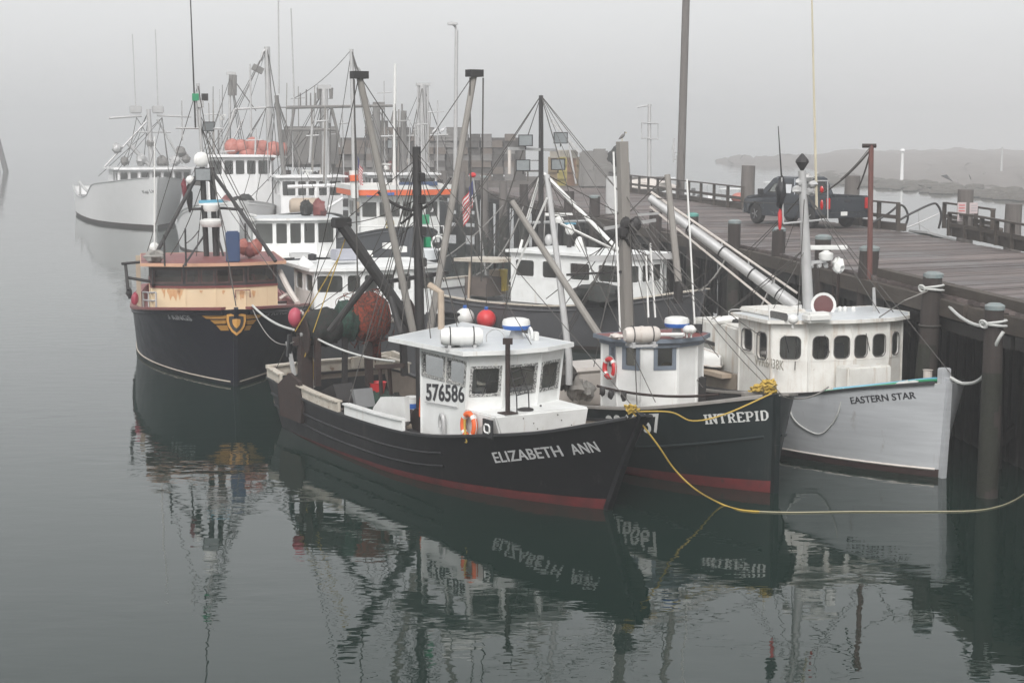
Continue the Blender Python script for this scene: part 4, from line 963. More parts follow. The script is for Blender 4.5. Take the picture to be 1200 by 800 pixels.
# ================================================================== near black boat with the white house
EA = Boat('fishing_boat', (1.83, 30.47), 11.6, -58, 4.2, [(-.35, 1.12), (2, .96), (4.6, .93), (7.6, 1.0), (9.5, 1.25), (11, 1.5), (12, 1.76), (12.7, 1.97)],
          'black hulled fishing boat with white wheelhouse numbered 576586, nearest of the fleet', rake=1.1, bottom=.17, bulwark=.62, srake=.62, trim=True)
b = EA; r0 = b.root
b.hull(black, redbot, blackpaint, deckwood, inner=tan_deck, guard=black, guards=(.34, .62), grd_r=.03, capw=.14, gmax=8.6)
# white bulwark planks aft
for side in (-1, 1):
    for x0, x1 in ((-.62, .35), (1.35, 4.0), (4.35, 7.05)):
        pts = []
        for i in range(9):
            x = x0 + (x1 - x0) * i / 8; z = b.sheer(x); pts.append((x, side * (b.hb(x, z) - .02), z + .03))
        MB().sweep(pts, .07, .24).build('bulwark_board', white if x0 > 4 else capwhite, r0)
        MB().sweep([V(p) + V((0, 0, .241)) for p in pts], .17, .035).build('bulwark_cap', white if x0 > 4 else capwhite, r0)
z = b.sheer(-.3); MB().sweep([(-.66, -b.hb(-.6, z), z + .03), (-.74, 0, z + .05), (-.66, b.hb(-.6, z), z + .03)], .07, .26).build('stern_board', capwhite, r0)
MB().sweep([(-.66, -b.hb(-.6, z), z + .3), (-.74, 0, z + .32), (-.66, b.hb(-.6, z), z + .3)], .2, .04).build('stern_cap', capwhite, r0)
# house, trunk cabin
ft = [(7.05, -1.55), (8.72, -1.55), (8.96, -.85), (8.96, -.05), (8.68, .66), (7.05, .66)]
tp = [(7.05, -1.55), (9.06, -1.58), (9.32, -.87), (9.32, -.03), (9.04, .68), (7.05, .66)]
zt = 2.83; z0 = .6
wins = {0: [(.06, .86, 1.58, 2.06), (.98, 1.60, 1.58, 2.06)], 1: [(.08, .66, 1.40, 1.98)], 2: [(.08, .72, 1.40, 1.98)], 3: [(.08, .68, 1.40, 1.98)], 4: [(.3, 1.3, 1.58, 2.06)], 5: [(.3, .9, 1.2, 2.0)]}
hs_ = house(r0, ft, z0, zt, white, wins, 'wheelhouse', tp, gasket_w, .05, .05)
rf = roof(r0, [(6.35, -1.92), (9.2, -1.78), (9.48, -.9), (9.48, 0), (9.12, .86), (4.75, .8)], zt, roofgrey, .07, .05, white)
tk = MB().prism([(8.66, -1.5), (9.8, -1.22), (9.84, .66), (8.66, .7)], 1.05, 1.70, [(8.66, -1.56), (9.92, -1.50), (9.96, .70), (8.66, .72)]).build('trunk_cabin', white, r0, bevel=.03)
MB().box((9.4, -.1, 1.72), (.03, .03, .03)).build('deck_bolt', steel, tk)
for k in range(9): MB().lathe([(.014, 0), (.012, .01)], (9.945, -1.1 + .19 * k + .05 * (k % 3), 1.25 + .12 * ((k * 7) % 4)), 'x', 6).build('bolt', rust, tk)
MB().box((8.2, -.45, 1.3), (.5, 1.9, .9)).build('dash_console', steel, r0); MB().box((8.45, -.55, 1.95), (.25, .42, .36)).build('plotter_screen', blackpaint, r0, bevel=.02); MB().box((8.45, .15, 1.88), (.2, .3, .26)).build('sounder_screen', blackpaint, r0, bevel=.02)
for x_, y_ in ((7.6, -.6), (7.55, .5)): MB().box((x_, y_, 1.5), (.12, .4, .6)).box((x_ + .2, y_, 1.2), (.4, .42, .1)).build('helm_seat', bluetub, r0, bevel=.03)
def wiper(bt, foot_a, foot_b, u, z1_, z2_, parent):
    a, c_ = V(foot_a), V(foot_b); p = a.lerp(c_, u); d = V(((c_ - a).y, -(c_ - a).x)).normalized() * .04
    MB().tube([(p.x + d.x, p.y + d.y, z1_), (p.x + d.x + (c_ - a).x * .12, p.y + d.y + (c_ - a).y * .12, z2_)], .009, 4).build('window_wiper', blackpaint, parent)
for i in (1, 2, 3):
    m0 = V(ft[i]).lerp(V(tp[i]), .62); m1 = V(ft[i + 1]).lerp(V(tp[i + 1]), .62); m2 = m0.lerp(m1, .45); hh_ = (m1 - m0)
    n_ = V((hh_.y, -hh_.x)).normalized(); q0 = V((m2.x, m2.y, z0 + .62 * (zt - z0))) + V((n_.x, n_.y, 0)) * .03
    MB().tube([q0, q0 + V((.1, hh_.y * .14, .42))], .009, 4).build('window_wiper', blackpaint, hs_)
# number 576586 on the side wall
vs, fs = text_mesh('576586', .42, .022, .004, 1.0); u0 = min(v.x for v in vs); u1 = max(v.x for v in vs); vm = max(v.y for v in vs)
pa, pb = b.P(499, 468, y=-1.575), b.P(545, 472.5, y=-1.575); pt_ = b.P(500, 449, y=-1.575); hh = pt_.z - pa.z
pb = b.P(544, 471, y=-1.575)
MB().add([(pa.x + (v.x - u0) / (u1 - u0) * (pb.x - pa.x), -1.556 - .012 + v.z - .0, pa.z + (pb.z - pa.z) * (v.x - u0) / (u1 - u0) + v.y / vm * hh) for v in vs], fs).build('registration_number', letter_b, r0)
b.hulltext('ELIZABETH', (581, 542), (661, 533.8), 11.3, letter_e, bold=.012, name='boat_name', space=1.05); b.hulltext('ANN', (672.5, 532.6), (704, 528.6), 11.3, letter_e, bold=.012, name='boat_name', space=1.05)
# black sign with a white ring letter
p = b.P(572, 502, y=-1.58); sg = MB().box((p.x, -1.585, p.z), (.36, .03, .36)).build('name_board', blackpaint, r0)
MB().tube([V((p.x + .1 * cx, -1.605, p.z + .08 * cz)) for cx, cz in ((-1, -.6), (-.6, -1), (.6, -1), (1, -.6), (1, .6), (.6, 1), (-.6, 1), (-1, .6))], .022, 5, closed=True).build('ring_mark', plastic_w, sg)
p = b.P(550, 498, y=-1.62); lifebuoy(r0, (p.x, -1.63, p.z), (0, -1, 0.05), .23, .06)
MB().tube(smooth_path([(p.x - .05, -1.70, p.z + .12), (p.x - .02, -1.71, p.z - .1), (p.x + .04, -1.70, p.z - .3), (p.x - .04, -1.69, p.z - .34)], 5), .025, 5).build('yellow_line', rope_y, r0, smooth=True)
# rail on the side wall, exhaust elbow
p, q = b.P(498, 470.5, y=-1.6), b.P(535, 477, y=-1.6); MB().tube([p, q], .012, 5).build('hand_rail', galv, r0)
p = b.P(518, 498, y=-1.62); MB().tube(smooth_path([(p.x + .07, -1.62, p.z - .28), (p.x + .08, -1.63, p.z + .1), (p.x, -1.63, p.z + .22), (p.x - .08, -1.62, p.z + .1), (p.x - .07, -1.62, p.z - .05)], 4), .045, 8).build('vent_elbow', galv, r0, smooth=True)
MB().box((p.x - .02, -1.64, p.z - .31), (.3, .1, .04)).build('vent_bracket', blackpaint, r0)
# roof gear
p = b.P(541, 393, z=3.16); raft(r0, (p.x, p.y, 3.14), .84, .185, R(58 + 6)); p = b.P(521, 390, z=3.3)
pt = b.P(605, 396, z=2.95); post_mount(r0, (pt.x, pt.y, 2.9), .26, .13); radome(r0, (pt.x, pt.y, 3.17), .29, .2)
p = b.P(535, 404, z=2.95); MB().lathe([(.07, 0), (.075, .16), (.05, .17)], (p.x, p.y, 2.9), 'z', 10).build('short_stack', blackpaint, r0, smooth=True)
p = b.P(622, 392, z=3.05); MB().torus((p.x, p.y, 3.06), .13, .03, (.3, .9, .1), 16, 6).build('horn_coil', plastic_w, r0, smooth=True); MB().box((p.x + .1, p.y + .05, 3.02), (.16, .1, .2)).build('spotlight_box', plastic_w, r0, bevel=.02)
p = b.P(581, 398, z=3.0); MB().tube(smooth_path([(p.x - .15, p.y - .12, 2.9), (p.x - .15, p.y - .12, 3.1), (p.x, p.y, 3.22), (p.x + .12, p.y + .12, 3.1), (p.x + .12, p.y + .12, 2.9)], 4), .012, 5).build('roof_hoop', galv, r0, smooth=True)
whip(r0, b.P(557, 400, z=2.92), .35, .01)
# red post and ladder on the trunk
p = b.P(595, 484, z=1.71); q = V((p.x, p.y, b.P(592, 400, x=p.x).z))
MB().tube([V((p.x, p.y, 1.7)), q], .05, 8).build('post', rust, r0, smooth=True); MB().bar(q + V((-.06, -.07, 0)), q + V((.06, .07, 0)), .08, .12).build('post_head', rust, r0); MB().box((p.x, p.y, 1.715), (.3, .3, .02)).build('base_plate', rust, r0)
la = [b.P(606, 484, z=1.72), b.P(620, 480, z=1.72)]; lb = [b.P(592, 409, z=2.86), b.P(602, 406, z=2.86)]
ld = MB()
for a_, c_ in zip(la, lb): ld.tube([a_, a_ + V((-.02, 0, .35)), c_], .014, 5)
for k in range(6): t = k / 6; ld.tube([(la[0] + V((-.02, 0, .35))).lerp(lb[0], t), (la[1] + V((-.02, 0, .35))).lerp(lb[1], t)], .012, 5)
ld.build('ladder', steel, r0, smooth=True)
p = b.P(616, 480, z=1.71); MB().lathe([(.16, 0), (.16, .03), (.1, .05)], (p.x, p.y, 1.7), 'z', 16).build('deck_hatch', steel, r0, smooth=True)
for px in (553, 572): p = b.P(px, 474, z=1.76); raft_ = MB().lathe([(.05, -.17), (.09, -.15), (.1, 0), (.09, .15), (.05, .17)], (p.x - .1, p.y, 1.78), 'x', 10, Matrix.Rotation(R(50), 3, 'Z')).build('small_fender', plastic_w, r0, smooth=True)
# mast
mp_ = b.P(488, 172, y=-.2); mx = mp_.x; MZ = mp_.z; my = -.2
MB().tube([(mx + .15, my, .4), (mx, my, MZ)], [.12, .095], 10).build('mast', steel, r0, smooth=True)
mast = lambda z: V((mx + .15 * (1 - z / MZ), my, z))
for z_, w_ in ((b.P(490, 325, y=-.2).z, 1.0),):
    c = mast(z_); MB().bar(c + V((0, -w_ * .75, -.05)), c + V((0, w_ * .75, .08)), .09, .09).build('crosstree', steel, r0)
for z_ in (4.3, 5.0, 5.7, 6.2): MB().box(mast(z_) + V((.1, .05, 0)), (.16, .16, .2)).build('block', steel, r0, bevel=.02)
c = mast(5.45); MB().tube(sag(c, b.P(443, 225, x=mx), .1, 6), .035, 5).build('mast_arm', steel, r0); MB().tube(sag(c, b.P(470, 262, x=mx - .5), .0, 2), .03, 5).build('mast_arm', steel, r0); MB().tube(sag(c, b.P(528, 208, x=mx), .12, 6), .035, 5).build('mast_arm', steel, r0)
MB().box(mast(4.75) + V((.1, .18, 0)), (.12, .12, .22)).build('starboard_lamp', green, r0)
# outriggers
for (ax, ay), (bx, by), nm in (((421, 88), (484, 388), 'outrigger'), ((556, 86), (503, 392), 'outrigger')):
    top = b.P(ax, ay, x=mx + .1); bot = b.P(bx, by, x=mx + .25); o = MB().tube([bot, top], [.085, .07], 9).build(nm, spar, r0, smooth=True)
    MB().box(top, (.25, .34, .16)).build('sheave_block', steel, o); MB().tube([top + V((.05, -.15, -.1)), top + V((.1, -.15, -4.6))], .018, 4).build('topping_wire', wire, o)
    if ax > 500: MB().tube([top + V((.05, .2, -.1)), b.P(564, 330, x=mx)], .02, 4).build('lazy_wire', wire, o); topR = top
    else: topL = top
# leaning boom and its braces, dark
A_, B_ = b.P(400, 262, x=2.4), b.P(494, 398, x=3.2)
MB().tube([A_, B_], [.14, .13], 9).build('boom', steel, r0, smooth=True)
J = A_.lerp(B_, .42); MB().tube([J, b.P(386, 388, x=2.0)], .08, 8).build('boom_brace', steel, r0, smooth=True); MB().tube([A_.lerp(B_, .6), b.P(470, 392, x=3.6)], .08, 8).build('boom_brace', steel, r0, smooth=True)
MB().box(A_ + V((0, 0, .02)), (.3, .42, .24)).build('boom_head', steel, r0, bevel=.03)
# net reel
rc0, rc1 = b.P(352, 392, x=.9), b.P(486, 371, x=1.2); ax_ = (rc1 - rc0)
MB().tube([rc0, rc1], .05, 8).build('reel_axle', galv, r0, smooth=True)
def onax(t): return rc0 + ax_ * t
rot = ax_.to_track_quat('Z', 'Y').to_matrix()
MB().tube([onax(.46), onax(.94)], .075, 10).build('reel_drum', plastic_d, r0, smooth=True)
for k in range(10): MB().torus(onax(.5 + .045 * k), .085, .012, ax_, 12, 4).build('drum_turn', steel, r0)
for t_ in (.02, .95): MB().lathe([(.05, -.02), (.5, -.02), (.52, 0), (.5, .02), (.05, .02)], onax(t_), 'z', 24, rot).build('reel_flange', rust, r0, smooth=True)
def roll(t0, t1, r_, mat, seed, dz=.12, nm='rolled_net'):
    rn = random.Random(seed); n = 22; m = 14; vs = []
    for i in range(m + 1):
        t = t0 + (t1 - t0) * i / m; e = math.sin(math.pi * i / m) ** .3
        for k in range(n):
            a = 2 * math.pi * k / n; q = r_ * (.15 + .85 * e) * (1 + rn.uniform(-.07, .07) + .05 * math.sin(a * 3 + i)); c = onax(t) + V((0, 0, dz))
            vs.append(c + rot @ V((q * math.cos(a), q * math.sin(a), 0)))
    return MB().add(vs, [(i * n + k, i * n + (k + 1) % n, (i + 1) * n + (k + 1) % n, (i + 1) * n + k) for i in range(m) for k in range(n)]).build(nm, mat, r0, smooth=True)
roll(.02, .36, .46, net_d, 3, .10); roll(.30, .5, .50, net_g, 4, .16); roll(.40, .76, .60, net_o, 5, .18)
rn = random.Random(3)
for k in range(16):
    t = rn.uniform(.42, .75); a0 = rn.uniform(0, 6); q = .63 + .03 * rn.random(); pts = []
    for i in range(12): a = a0 + i * .38; pts.append(onax(t + .012 * i * rn.choice((-1, 1)) * .4) + V((0, 0, .18)) + rot @ V((q * math.cos(a), q * math.sin(a), 0)))
    MB().tube(smooth_path(pts, 3), .009, 4).build('loose_twine', net_o if k % 3 else rope_d, r0, smooth=True)
for k in range(9):
    px = rn.uniform(405, 446); MB().tube(smooth_path([b.P(px, 385, x=.7), b.P(px + rn.uniform(-3, 3), 398, x=.7), b.P(px + rn.uniform(-4, 4), rn.uniform(405, 425), x=.8)], 4), .018, 4).build('hanging_strand', net_o if k % 2 else rope_d, r0)
for px in (352, 362, 372, 384): netball(r0, b.P(px, 366 + (px % 5), x=.5), .1, .1, .1, paint('dull_orange_float', (.3, .1, .05), None, .5, 5, .6) if px % 4 else plastic_d, 'net_float', px, 10, 7, .05)
netball(r0, b.P(440, 392, x=.8), .12, .2, .55, net_o, 'hanging_net', 6, 12, 10, .35)
netball(r0, b.P(346, 372, x=.8), .16, .18, .24, pink, 'pink_buoy', 9, 12, 8, .04)
# gallows and posts at the stern
def post(px0, py0, px1, py1, x, w_, mat=steel, name='gallows_post'): MB().bar(b.P(px0, py0, x=x), b.P(px1, py1, x=x), w_, w_ * .8).build(name, mat, r0)
post(357, 392, 358, 462, .8, .30, rust); post(372, 395, 372, 452, 1.3, .14, rust); post(431, 395, 433, 452, 1.2, .17, rust); post(471, 375, 474, 440, 1.6, .15); post(404, 388, 404, 452, 1.2, .12)
MB().bar(b.P(343, 386, x=.7), b.P(446, 384, x=1.0), .12, .12).build('gallows_beam', rust, r0); MB().bar(b.P(343, 400, x=.7), b.P(395, 397, x=1.0), .12, .2).build('gallows_beam', rust, r0)
MB().bar(b.P(337, 400, x=.2), b.P(345, 440, x=.5), .08).build('stern_stay', galv, r0); MB().bar(b.P(340, 392, x=.3), b.P(338, 418, x=.3), .1, .1).build('dark_float', blackpaint, r0)
def plate(pxs, x=None, y=None, z=None, th=.07, mat=rust, name='trawl_door', parent=None):
    pts = [b.P(px, py, x=x, y=y, z=z) for px, py in pxs]; n = len(pts); nn = (pts[1] - pts[0]).cross(pts[2] - pts[0]).normalized() * th
    return MB().add(pts + [p + nn for p in pts], [tuple(range(n)), tuple(range(n, 2 * n))[::-1]] + [(i, (i + 1) % n, n + (i + 1) % n, n + i) for i in range(n)]).build(name, mat, parent or r0)
plate([(325, 450), (338, 437), (350, 448), (354, 474), (352, 496), (328, 486)], y=-1.95, th=.09)
plate([(376, 458), (390, 450), (396, 470), (396, 474), (377, 472)], y=-1.2, th=.5, mat=steel, name='winch_box')
plate([(393, 458), (414, 456), (418, 478), (400, 478)], y=-.8, th=.5, mat=deckgrey, name='deck_hatch')
MB().tube(smooth_path([b.P(362, 409, x=.7), b.P(366, 430, x=.7), b.P(364, 452, x=.7)], 4), .055, 6).build('coiled_yellow_line', rope_y, r0, smooth=True)
MB().box(b.P(361, 446, x=.5), (.28, .3, .42)).build('canvas_bag', plastic_d, r0, bevel=.05)
for px in (398, 408): MB().tube([b.P(px, 300 - (px - 398) * 3, x=2.3), b.P(338 + (px - 398) * 1.1 + 8, 388 + (px - 398) * 3, x=1.0)], .014, 4).build('yellow_fall', rope_y, r0)
# winch and deck clutter
MB().lathe([(.05, -.35), (.3, -.35), (.3, -.3), (.12, -.3), (.12, .3), (.3, .3), (.3, .35), (.05, .35)], (5.4, -.4, .85), 'y', 18).build('winch', rust, r0, smooth=True)
MB().box((5.4, -.4, .5), (.6, .9, .3)).build('winch_bed', steel, r0)
for q_, rr in (((412, 440), .13), ((418, 455), .1)): pass
plate([(437, 478), (446, 465), (474, 465), (475, 494), (437, 491)], y=-1.25, th=.12, mat=white, name='white_checker')
MB().sweep([b.P(413, 432, z=1.2), b.P(446, 427, z=1.2), b.P(460, 424, z=1.25), b.P(474, 430, z=1.2)], .12, .3).build('port_bulwark', capwhite, r0)
# more gear on the work deck
rn = random.Random(9)
for k, (px, py, s_, m_) in enumerate(((352, 470, .2, rope_g), (372, 478, .22, net_d), (385, 484, .18, rope_d), (412, 486, .2, net_d), (425, 470, .2, steel), (455, 488, .16, rope_w), (462, 470, .22, net_d), (400, 470, .15, rust), (478, 488, .2, rust), (487, 502, .18, tanpaint), (430, 455, .22, rust), (450, 448, .2, net_d), (466, 452, .2, rust))):
    q = b.P(px, py, z=.55); netball(r0, (q.x, min(max(q.y, -1.5), 1.5), .55), s_ * 1.2, s_, s_ * .8, m_, 'deck_gear', 100 + k, 12, 8, .4)
for k, (px, py) in enumerate(((390, 480), (470, 492), (420, 462))): q = b.P(px, py, z=.6); tangle(r0, (q.x, min(max(q.y, -1.4), 1.4), .55), .25, .02, rope_g if k else rope_w, 6, 40 + k, 'deck_rope')
for px in (447, 458): MB().tube([b.P(px, 462, x=4.5), b.P(px - 2, 428, x=4.6)], .05, 6).build('fish_rack_post', rust, r0)
MB().bar(b.P(440, 430, x=4.5), b.P(474, 428, x=5.2), .07, .1).build('fish_rack', rust, r0)
# bow fittings
MB().bar((11.6, -.25, 1.55), (11.6, .25, 1.55), .12, .1).build('bow_bitt', steel, r0); MB().box((11.6, 0, 1.4), (.16, .16, .5)).build('bow_post', steel, r0)
tangle(r0, (12.35, 0, 2.03), .12, .02, rope_y, 4, 5, 'rope_turns')
b.wires([(mast(6.7), V((9.2, -.2, 2.95))), (mast(6.75), V((12.6, 0, 2.0))), (mast(6.6), b.P(400, 262, x=2.4)), (mast(6.7), V((.2, .9, 2.4))), (mast(6.6), V((4.4, -1.95, 1.2))), (mast(6.6), V((4.4, 1.95, 1.2))),
         (topL, mast(6.5)), (topR, mast(6.6)), (A_, V((-.3, -1.6, 1.4))), (A_, b.P(497, 228, x=mx), .15), (mast(5.4), V((7.2, -1.4, 2.9))), (mast(5.2), A_.lerp(B_, .3)), (mast(4.0), rc1), (topL, V((0, -1.2, 1.5))), (mast(5.9), b.P(440, 395, x=3)), (mast(6.3), b.P(465, 300, x=3), .05), (mast(6.0), b.P(520, 330, x=4.4), .05), (mast(5.5), b.P(505, 380, x=5)), (mast(5.5), b.P(470, 385, x=5))])
tb = MB().tube([V((4.75, .55, 2.4)), V((4.75, .55, 3.25)), V((4.65, .4, 3.4))], .07, 8)
p = b.P(517, 386, z=2.9); MB().tube([p, V((p.x, p.y, 3.72)), V((p.x - .3, p.y - .12, 3.86))], .075, 9).build('exhaust_stack', tanpaint, r0, smooth=True)
# things on the deck that lift off
def rest(name, o, label, cat, group=None): tag(o, label, cat, group); return o
p = b.W(b.P(440, 474, z=.55)); t_ = netball(None, (0, 0, 0), .52, .5, .26, net_g, 'net_pile', 31, 20, 12, .28); t_.location = (p.x, p.y, .62); tag(t_, 'green netting heap on the black boat deck', 'net')
t_ = MB().lathe([(.16, 0), (.22, .26), (.235, .27), (.21, .25), (.15, .03)], (0, 0, 0), 'z', 16).build('fish_basket', red, None, smooth=True); t_.location = (p.x + .05, p.y + .02, .84); tag(t_, 'red plastic basket resting on the green netting', 'basket')
p = b.W(b.P(483, 474, z=.75)); t_ = empty('bucket', (p.x, p.y, .55)); tag(t_, 'white bucket with a blue label beside the orange oilskins', 'bucket')
MB().lathe([(.13, 0), (.155, .36), (.165, .37), (.165, .4)], (0, 0, 0), 'z', 14).build('pail', plastic_w, t_, smooth=True); MB().lathe([(.1435, .12), (.1515, .24)], (0, 0, 0), 'z', 14).build('label', blue, t_, smooth=True)
p = b.W(V((6.98, -1.42, 0))); t_ = empty('oilskins', (p.x, p.y, 0), b.a); tag(t_, 'orange oilskin clothes hanging at the aft corner of the wheelhouse', 'oilskins')
vs = []; N1 = 10
for i in range(N1 + 1):
    for k in range(8):
        a = 2 * math.pi * k / 8; rr = .05 + .10 * (i / N1) * (1 + .3 * math.sin(k * 2.3 + i * .4)); vs.append((-.06 + rr * .8 * math.cos(a), .05 + rr * 1.1 * math.sin(a), 2.35 - 1.1 * i / N1))
MB().add(vs, [(i * 8 + k, i * 8 + (k + 1) % 8, (i + 1) * 8 + (k + 1) % 8, (i + 1) * 8 + k) for i in range(N1) for k in range(8)]).build('jacket', orange, t_, smooth=True)
MB().tube([(0, .05, 1.3), (.02, .06, .7)], [.1, .06], 7).build('trousers', red, t_, smooth=True)

# ================================================================== second black boat
IN = Boat('fishing_boat', (5.27, 31.93), 11.0, -62, 4.4, [(-.3, 1.15), (3, 1.05), (5.5, 1.15), (7.5, 1.36), (8.7, 1.5), (10, 1.74), (11.05, 1.98)],
          'green black fishing boat with small rounded white wheelhouse between the black and grey boats', rake=.02, bottom=.19, bulwark=.35, full=1.05, trim=True)
b = IN; r0 = b.root
b.hull(black2, redbot, spar, tan_deck, inner=blackpaint, guard=black2, guards=(.8,), capw=.2)
ft = [(6.1, -1.1), (6.8, -1.14), (7.32, -.84), (7.56, -.05), (7.4, .55), (7.05, .95), (6.1, .95)]
wins = {0: [(.40, .64, 1.38, 1.80)], 1: [(.18, .52, 1.36, 1.84)], 2: [(.32, .74, 1.36, 1.84)], 3: [], 5: [(.3, .9, 1.3, 1.8)], 6: [(.8, 1.5, .6, 1.8)]}
# wheelhouse floor sits well below the rail
house(r0, ft, .75, 2.68, white, wins, 'wheelhouse', None, trimblue, .02, .09)
ofp = offset_poly(ft, .13); rf = roof(r0, ofp, 2.68, redcap, .07, .05, trimblue)
MB().sweep([V((*p_, 2.56)) for p_ in offset_poly(ft, .03)], .06, .14, closed=True).build('frieze_board', trimblue, r0)
MB().box((7.1, .1, 1.35), (.35, 1.6, .9)).build('dash_console', steel, r0); MB().lathe([(.2, -.02), (.2, .02)], (6.9, .1, 1.95), 'x', 14).build('steering_wheel', tanpaint, r0)
p = b.P(717, 431, y=-1.2); lifebuoy(r0, (p.x, -1.26, p.z), (0, -1, .05), .2, .055, red)
p = b.P(752, 393, z=2.98); raft(r0, (p.x, p.y, 3.0), .75, .17, R(62 + 15), plastic_d)
p = b.P(793, 393, z=2.82); post_mount(r0, (p.x, p.y, 2.78), .27, .10); radome(r0, (p.x, p.y, 3.04), .27, .19)
for px in (805, 810): p = b.P(px, 390, z=2.9); ball_light(r0, (p.x, p.y, 2.98), .09)
p = b.P(722, 396, z=2.8); netball(r0, (p.x, p.y, 2.84), .2, .12, .06, plastic_d, 'folded_canvas', 3, 14, 8, .3); p = b.P(818, 388, z=2.8); MB().lathe([(.1, 0), (.1, .2)], (p.x, p.y, 2.76), 'z', 10).build('roof_vent', blackpaint, r0)
p = b.P(770, 392, z=2.85); MB().tube([p, p + V((.6, .3, .05))], .04, 8).build('roof_tube', plastic_w, r0, smooth=True)
b.hulltext('INTREPID', (827, 497), (901, 492), 11.5, letter_w, serif=True, name='boat_name')
b.hulltext('226067', (713, 508), (777, 506), 21, letter_w, bold=.012, name='registration_number')
MB().box((2.9, .2, 1.35), (1.5, 1.6, .95)).build('fish_hold_box', plastic_d, r0, bevel=.05) if False else None
# plank mast
mt = b.P(729, 166, y=-.1); mbt = b.P(736, 392, y=-.1); mX, mZ = mt.x, mt.z
mX = 4.6
t1_, t0_ = b.P(729, 166, x=mX), b.P(738, 400, x=mX)
MB().bar(t0_ - V((0, 0, 1.5)), t1_, .22, .19).build('mast', spar, r0)
tw = lambda f: t0_.lerp(t1_, f)
gh = atY(728, 163, b.W(t1_).y)
c = b.P(737, 258, x=mX); MB().bar(b.P(708, 268, x=mX), b.P(768, 258, x=mX), .06, .07).build('crosstree', galv, r0)
MB().bar(b.P(747, 252, x=mX + .1), b.P(772, 250, x=mX + .1), .05, .05).build('spreader', galv, r0)
for k, (px, py) in enumerate(((733, 262), (740, 268), (745, 262), (730, 272), (738, 280))): netball(r0, b.P(px, py, x=mX + .1), .12, .14, .16, steel, 'tackle_block', 40 + k, 8, 6, .2)
A_, B_ = b.P(600, 236, x=3.4), b.P(708, 402, x=5.6); MB().tube([B_, A_], [.085, .07], 9).build('boom', spar, r0, smooth=True)
MB().tube([B_, B_ + V((.1, .2, -1.6))], .08, 8).build('boom_foot', spar, r0, smooth=True)
C_, D_ = b.P(641, 205, x=3.8), b.P(667, 420, x=5.0); MB().tube([D_ - V((0, 0, .6)), D_, C_], [.08, .08, .065], 9).build('outrigger', galv, r0, smooth=True)
E_, F_ = b.P(782, 205, x=5.0), b.P(795, 330, x=5.6); MB().tube([F_, E_], [.085, .07], 9).build('outrigger', spar, r0, smooth=True); MB().tube([F_, F_ - V((0, 0, .5))], .11, 8).build('outrigger_boot', steel, r0)
MB().bar(b.P(690, 303, x=4.0), b.P(788, 300, x=5.2), .1, .13).build('cross_boom', galv, r0)
MB().bar(b.P(664, 322, x=4.4), b.P(735, 318, x=4.6), .05, .05).build('stay_bar', steel, r0)
for px0, py0, px1, py1 in ((719, 178, 727, 395), (757, 300, 760, 372), (762, 285, 768, 372), (805, 210, 815, 395)):
    MB().tube([b.P(px1, py1, x=5.6), b.P(px0, py0, x=5.2)], .024, 5).build('whip_antenna', plastic_w, r0)
p = b.P(743, 250, x=mX)
dk = b.P(738, 258, x=mX)
b.wires([(tw(.6), b.P(q[0], q[1], x=q[2]), q[3]) for q in ((775, 340, 5.5, .1), (790, 370, 6, .1), (640, 350, 3, .1), (660, 390, 4, .05), (760, 380, 6, 0), (815, 395, 7.3, .1), (702, 390, 5, .05), (690, 300, 4, .1), (655, 395, 4.6, .1), (783, 330, 5.6, .12))])
b.wires([(tw(.62), V((11.2, 0, 2.0))), (dk, V((8.2, -1.5, 1.5))), (C_, V((8.6, -1.3, 1.6))), (C_, V((2, -2, 1.2))), (A_, V((3, -2, 1.2))), (A_, tw(.65), .2), (A_, b.P(560, 215, x=2), .1), (C_, tw(.63)), (E_, tw(.63)), (E_, V((4, 2.1, 1.2))), (b.P(640, 210, x=3.8), b.P(700, 260, x=4.2), .15), (b.P(700, 262, x=4.2), b.P(760, 300, x=5), .05)])
b.wires([(b.P(641, 232, x=4), b.P(598, 330, x=3)), (b.P(657, 262, x=4), b.P(727, 296, x=4.4))], r=.03, mat=plastic_w, name='white_strut')
for k, (px, py, s1, s2, s3, m_) in enumerate(((662, 440, .22, .25, .3, rope_d), (672, 452, .25, .2, .28, spar), (687, 458, .2, .2, .2, rope_g))): netball(r0, b.P(px, py, x=4.6), s1, s2, s3, m_, 'gear_heap', 60 + k, 14, 9, .35)
p = b.P(765, 362, x=6)
MB().tube(sag(b.P(700, 452, y=-1.3), b.P(842, 462, y=-.6), .12, 10), .03, 5).build('rail_chain', rust, r0, smooth=True)
for px, py in ((706, 458), (716, 462), (731, 464)): netball(r0, b.P(px, py, y=-1.5), .07, .07, .1, steel, 'turnbuckle', px, 8, 6, .3)
p = b.P(880, 463, y=0); tangle(r0, (10.35, 0, 2.0), .17, .018, rope_y, 6, 15, 'rope_turns'); p = b.P(899, 452, y=0)
tangle(r0, (10.7, .05, 2.0), .12, .02, rope_y, 10, 17, 'rope_coil', .9, .26)
MB().bar((10.3, -.3, 1.92), (10.3, .3, 1.92), .12, .1).build('bow_bitt', spar, r0); MB().box((10.3, 0, 1.75), (.16, .16, .4)).build('bow_post', spar, r0)
p = b.W(b.P(690, 445, z=1.3)); t_ = empty('insulated_tote', (p.x, p.y, .75), b.a); tag(t_, 'large dirty white insulated fish tote between the two black boats wheelhouses', 'tote')
MB().prism([(-.55, -.6), (.55, -.6), (.55, .6), (-.55, .6)], 0, .85, [(-.62, -.68), (.62, -.68), (.62, .68), (-.62, .68)]).build('tub', plastic_d, t_, bevel=.05)
MB().prism([(-.66, -.72), (.66, -.72), (.66, .72), (-.66, .72)], .86, .95, [(-.6, -.66), (.6, -.66), (.6, .66), (-.6, .66)]).build('lid', plastic_d, t_, bevel=.02)
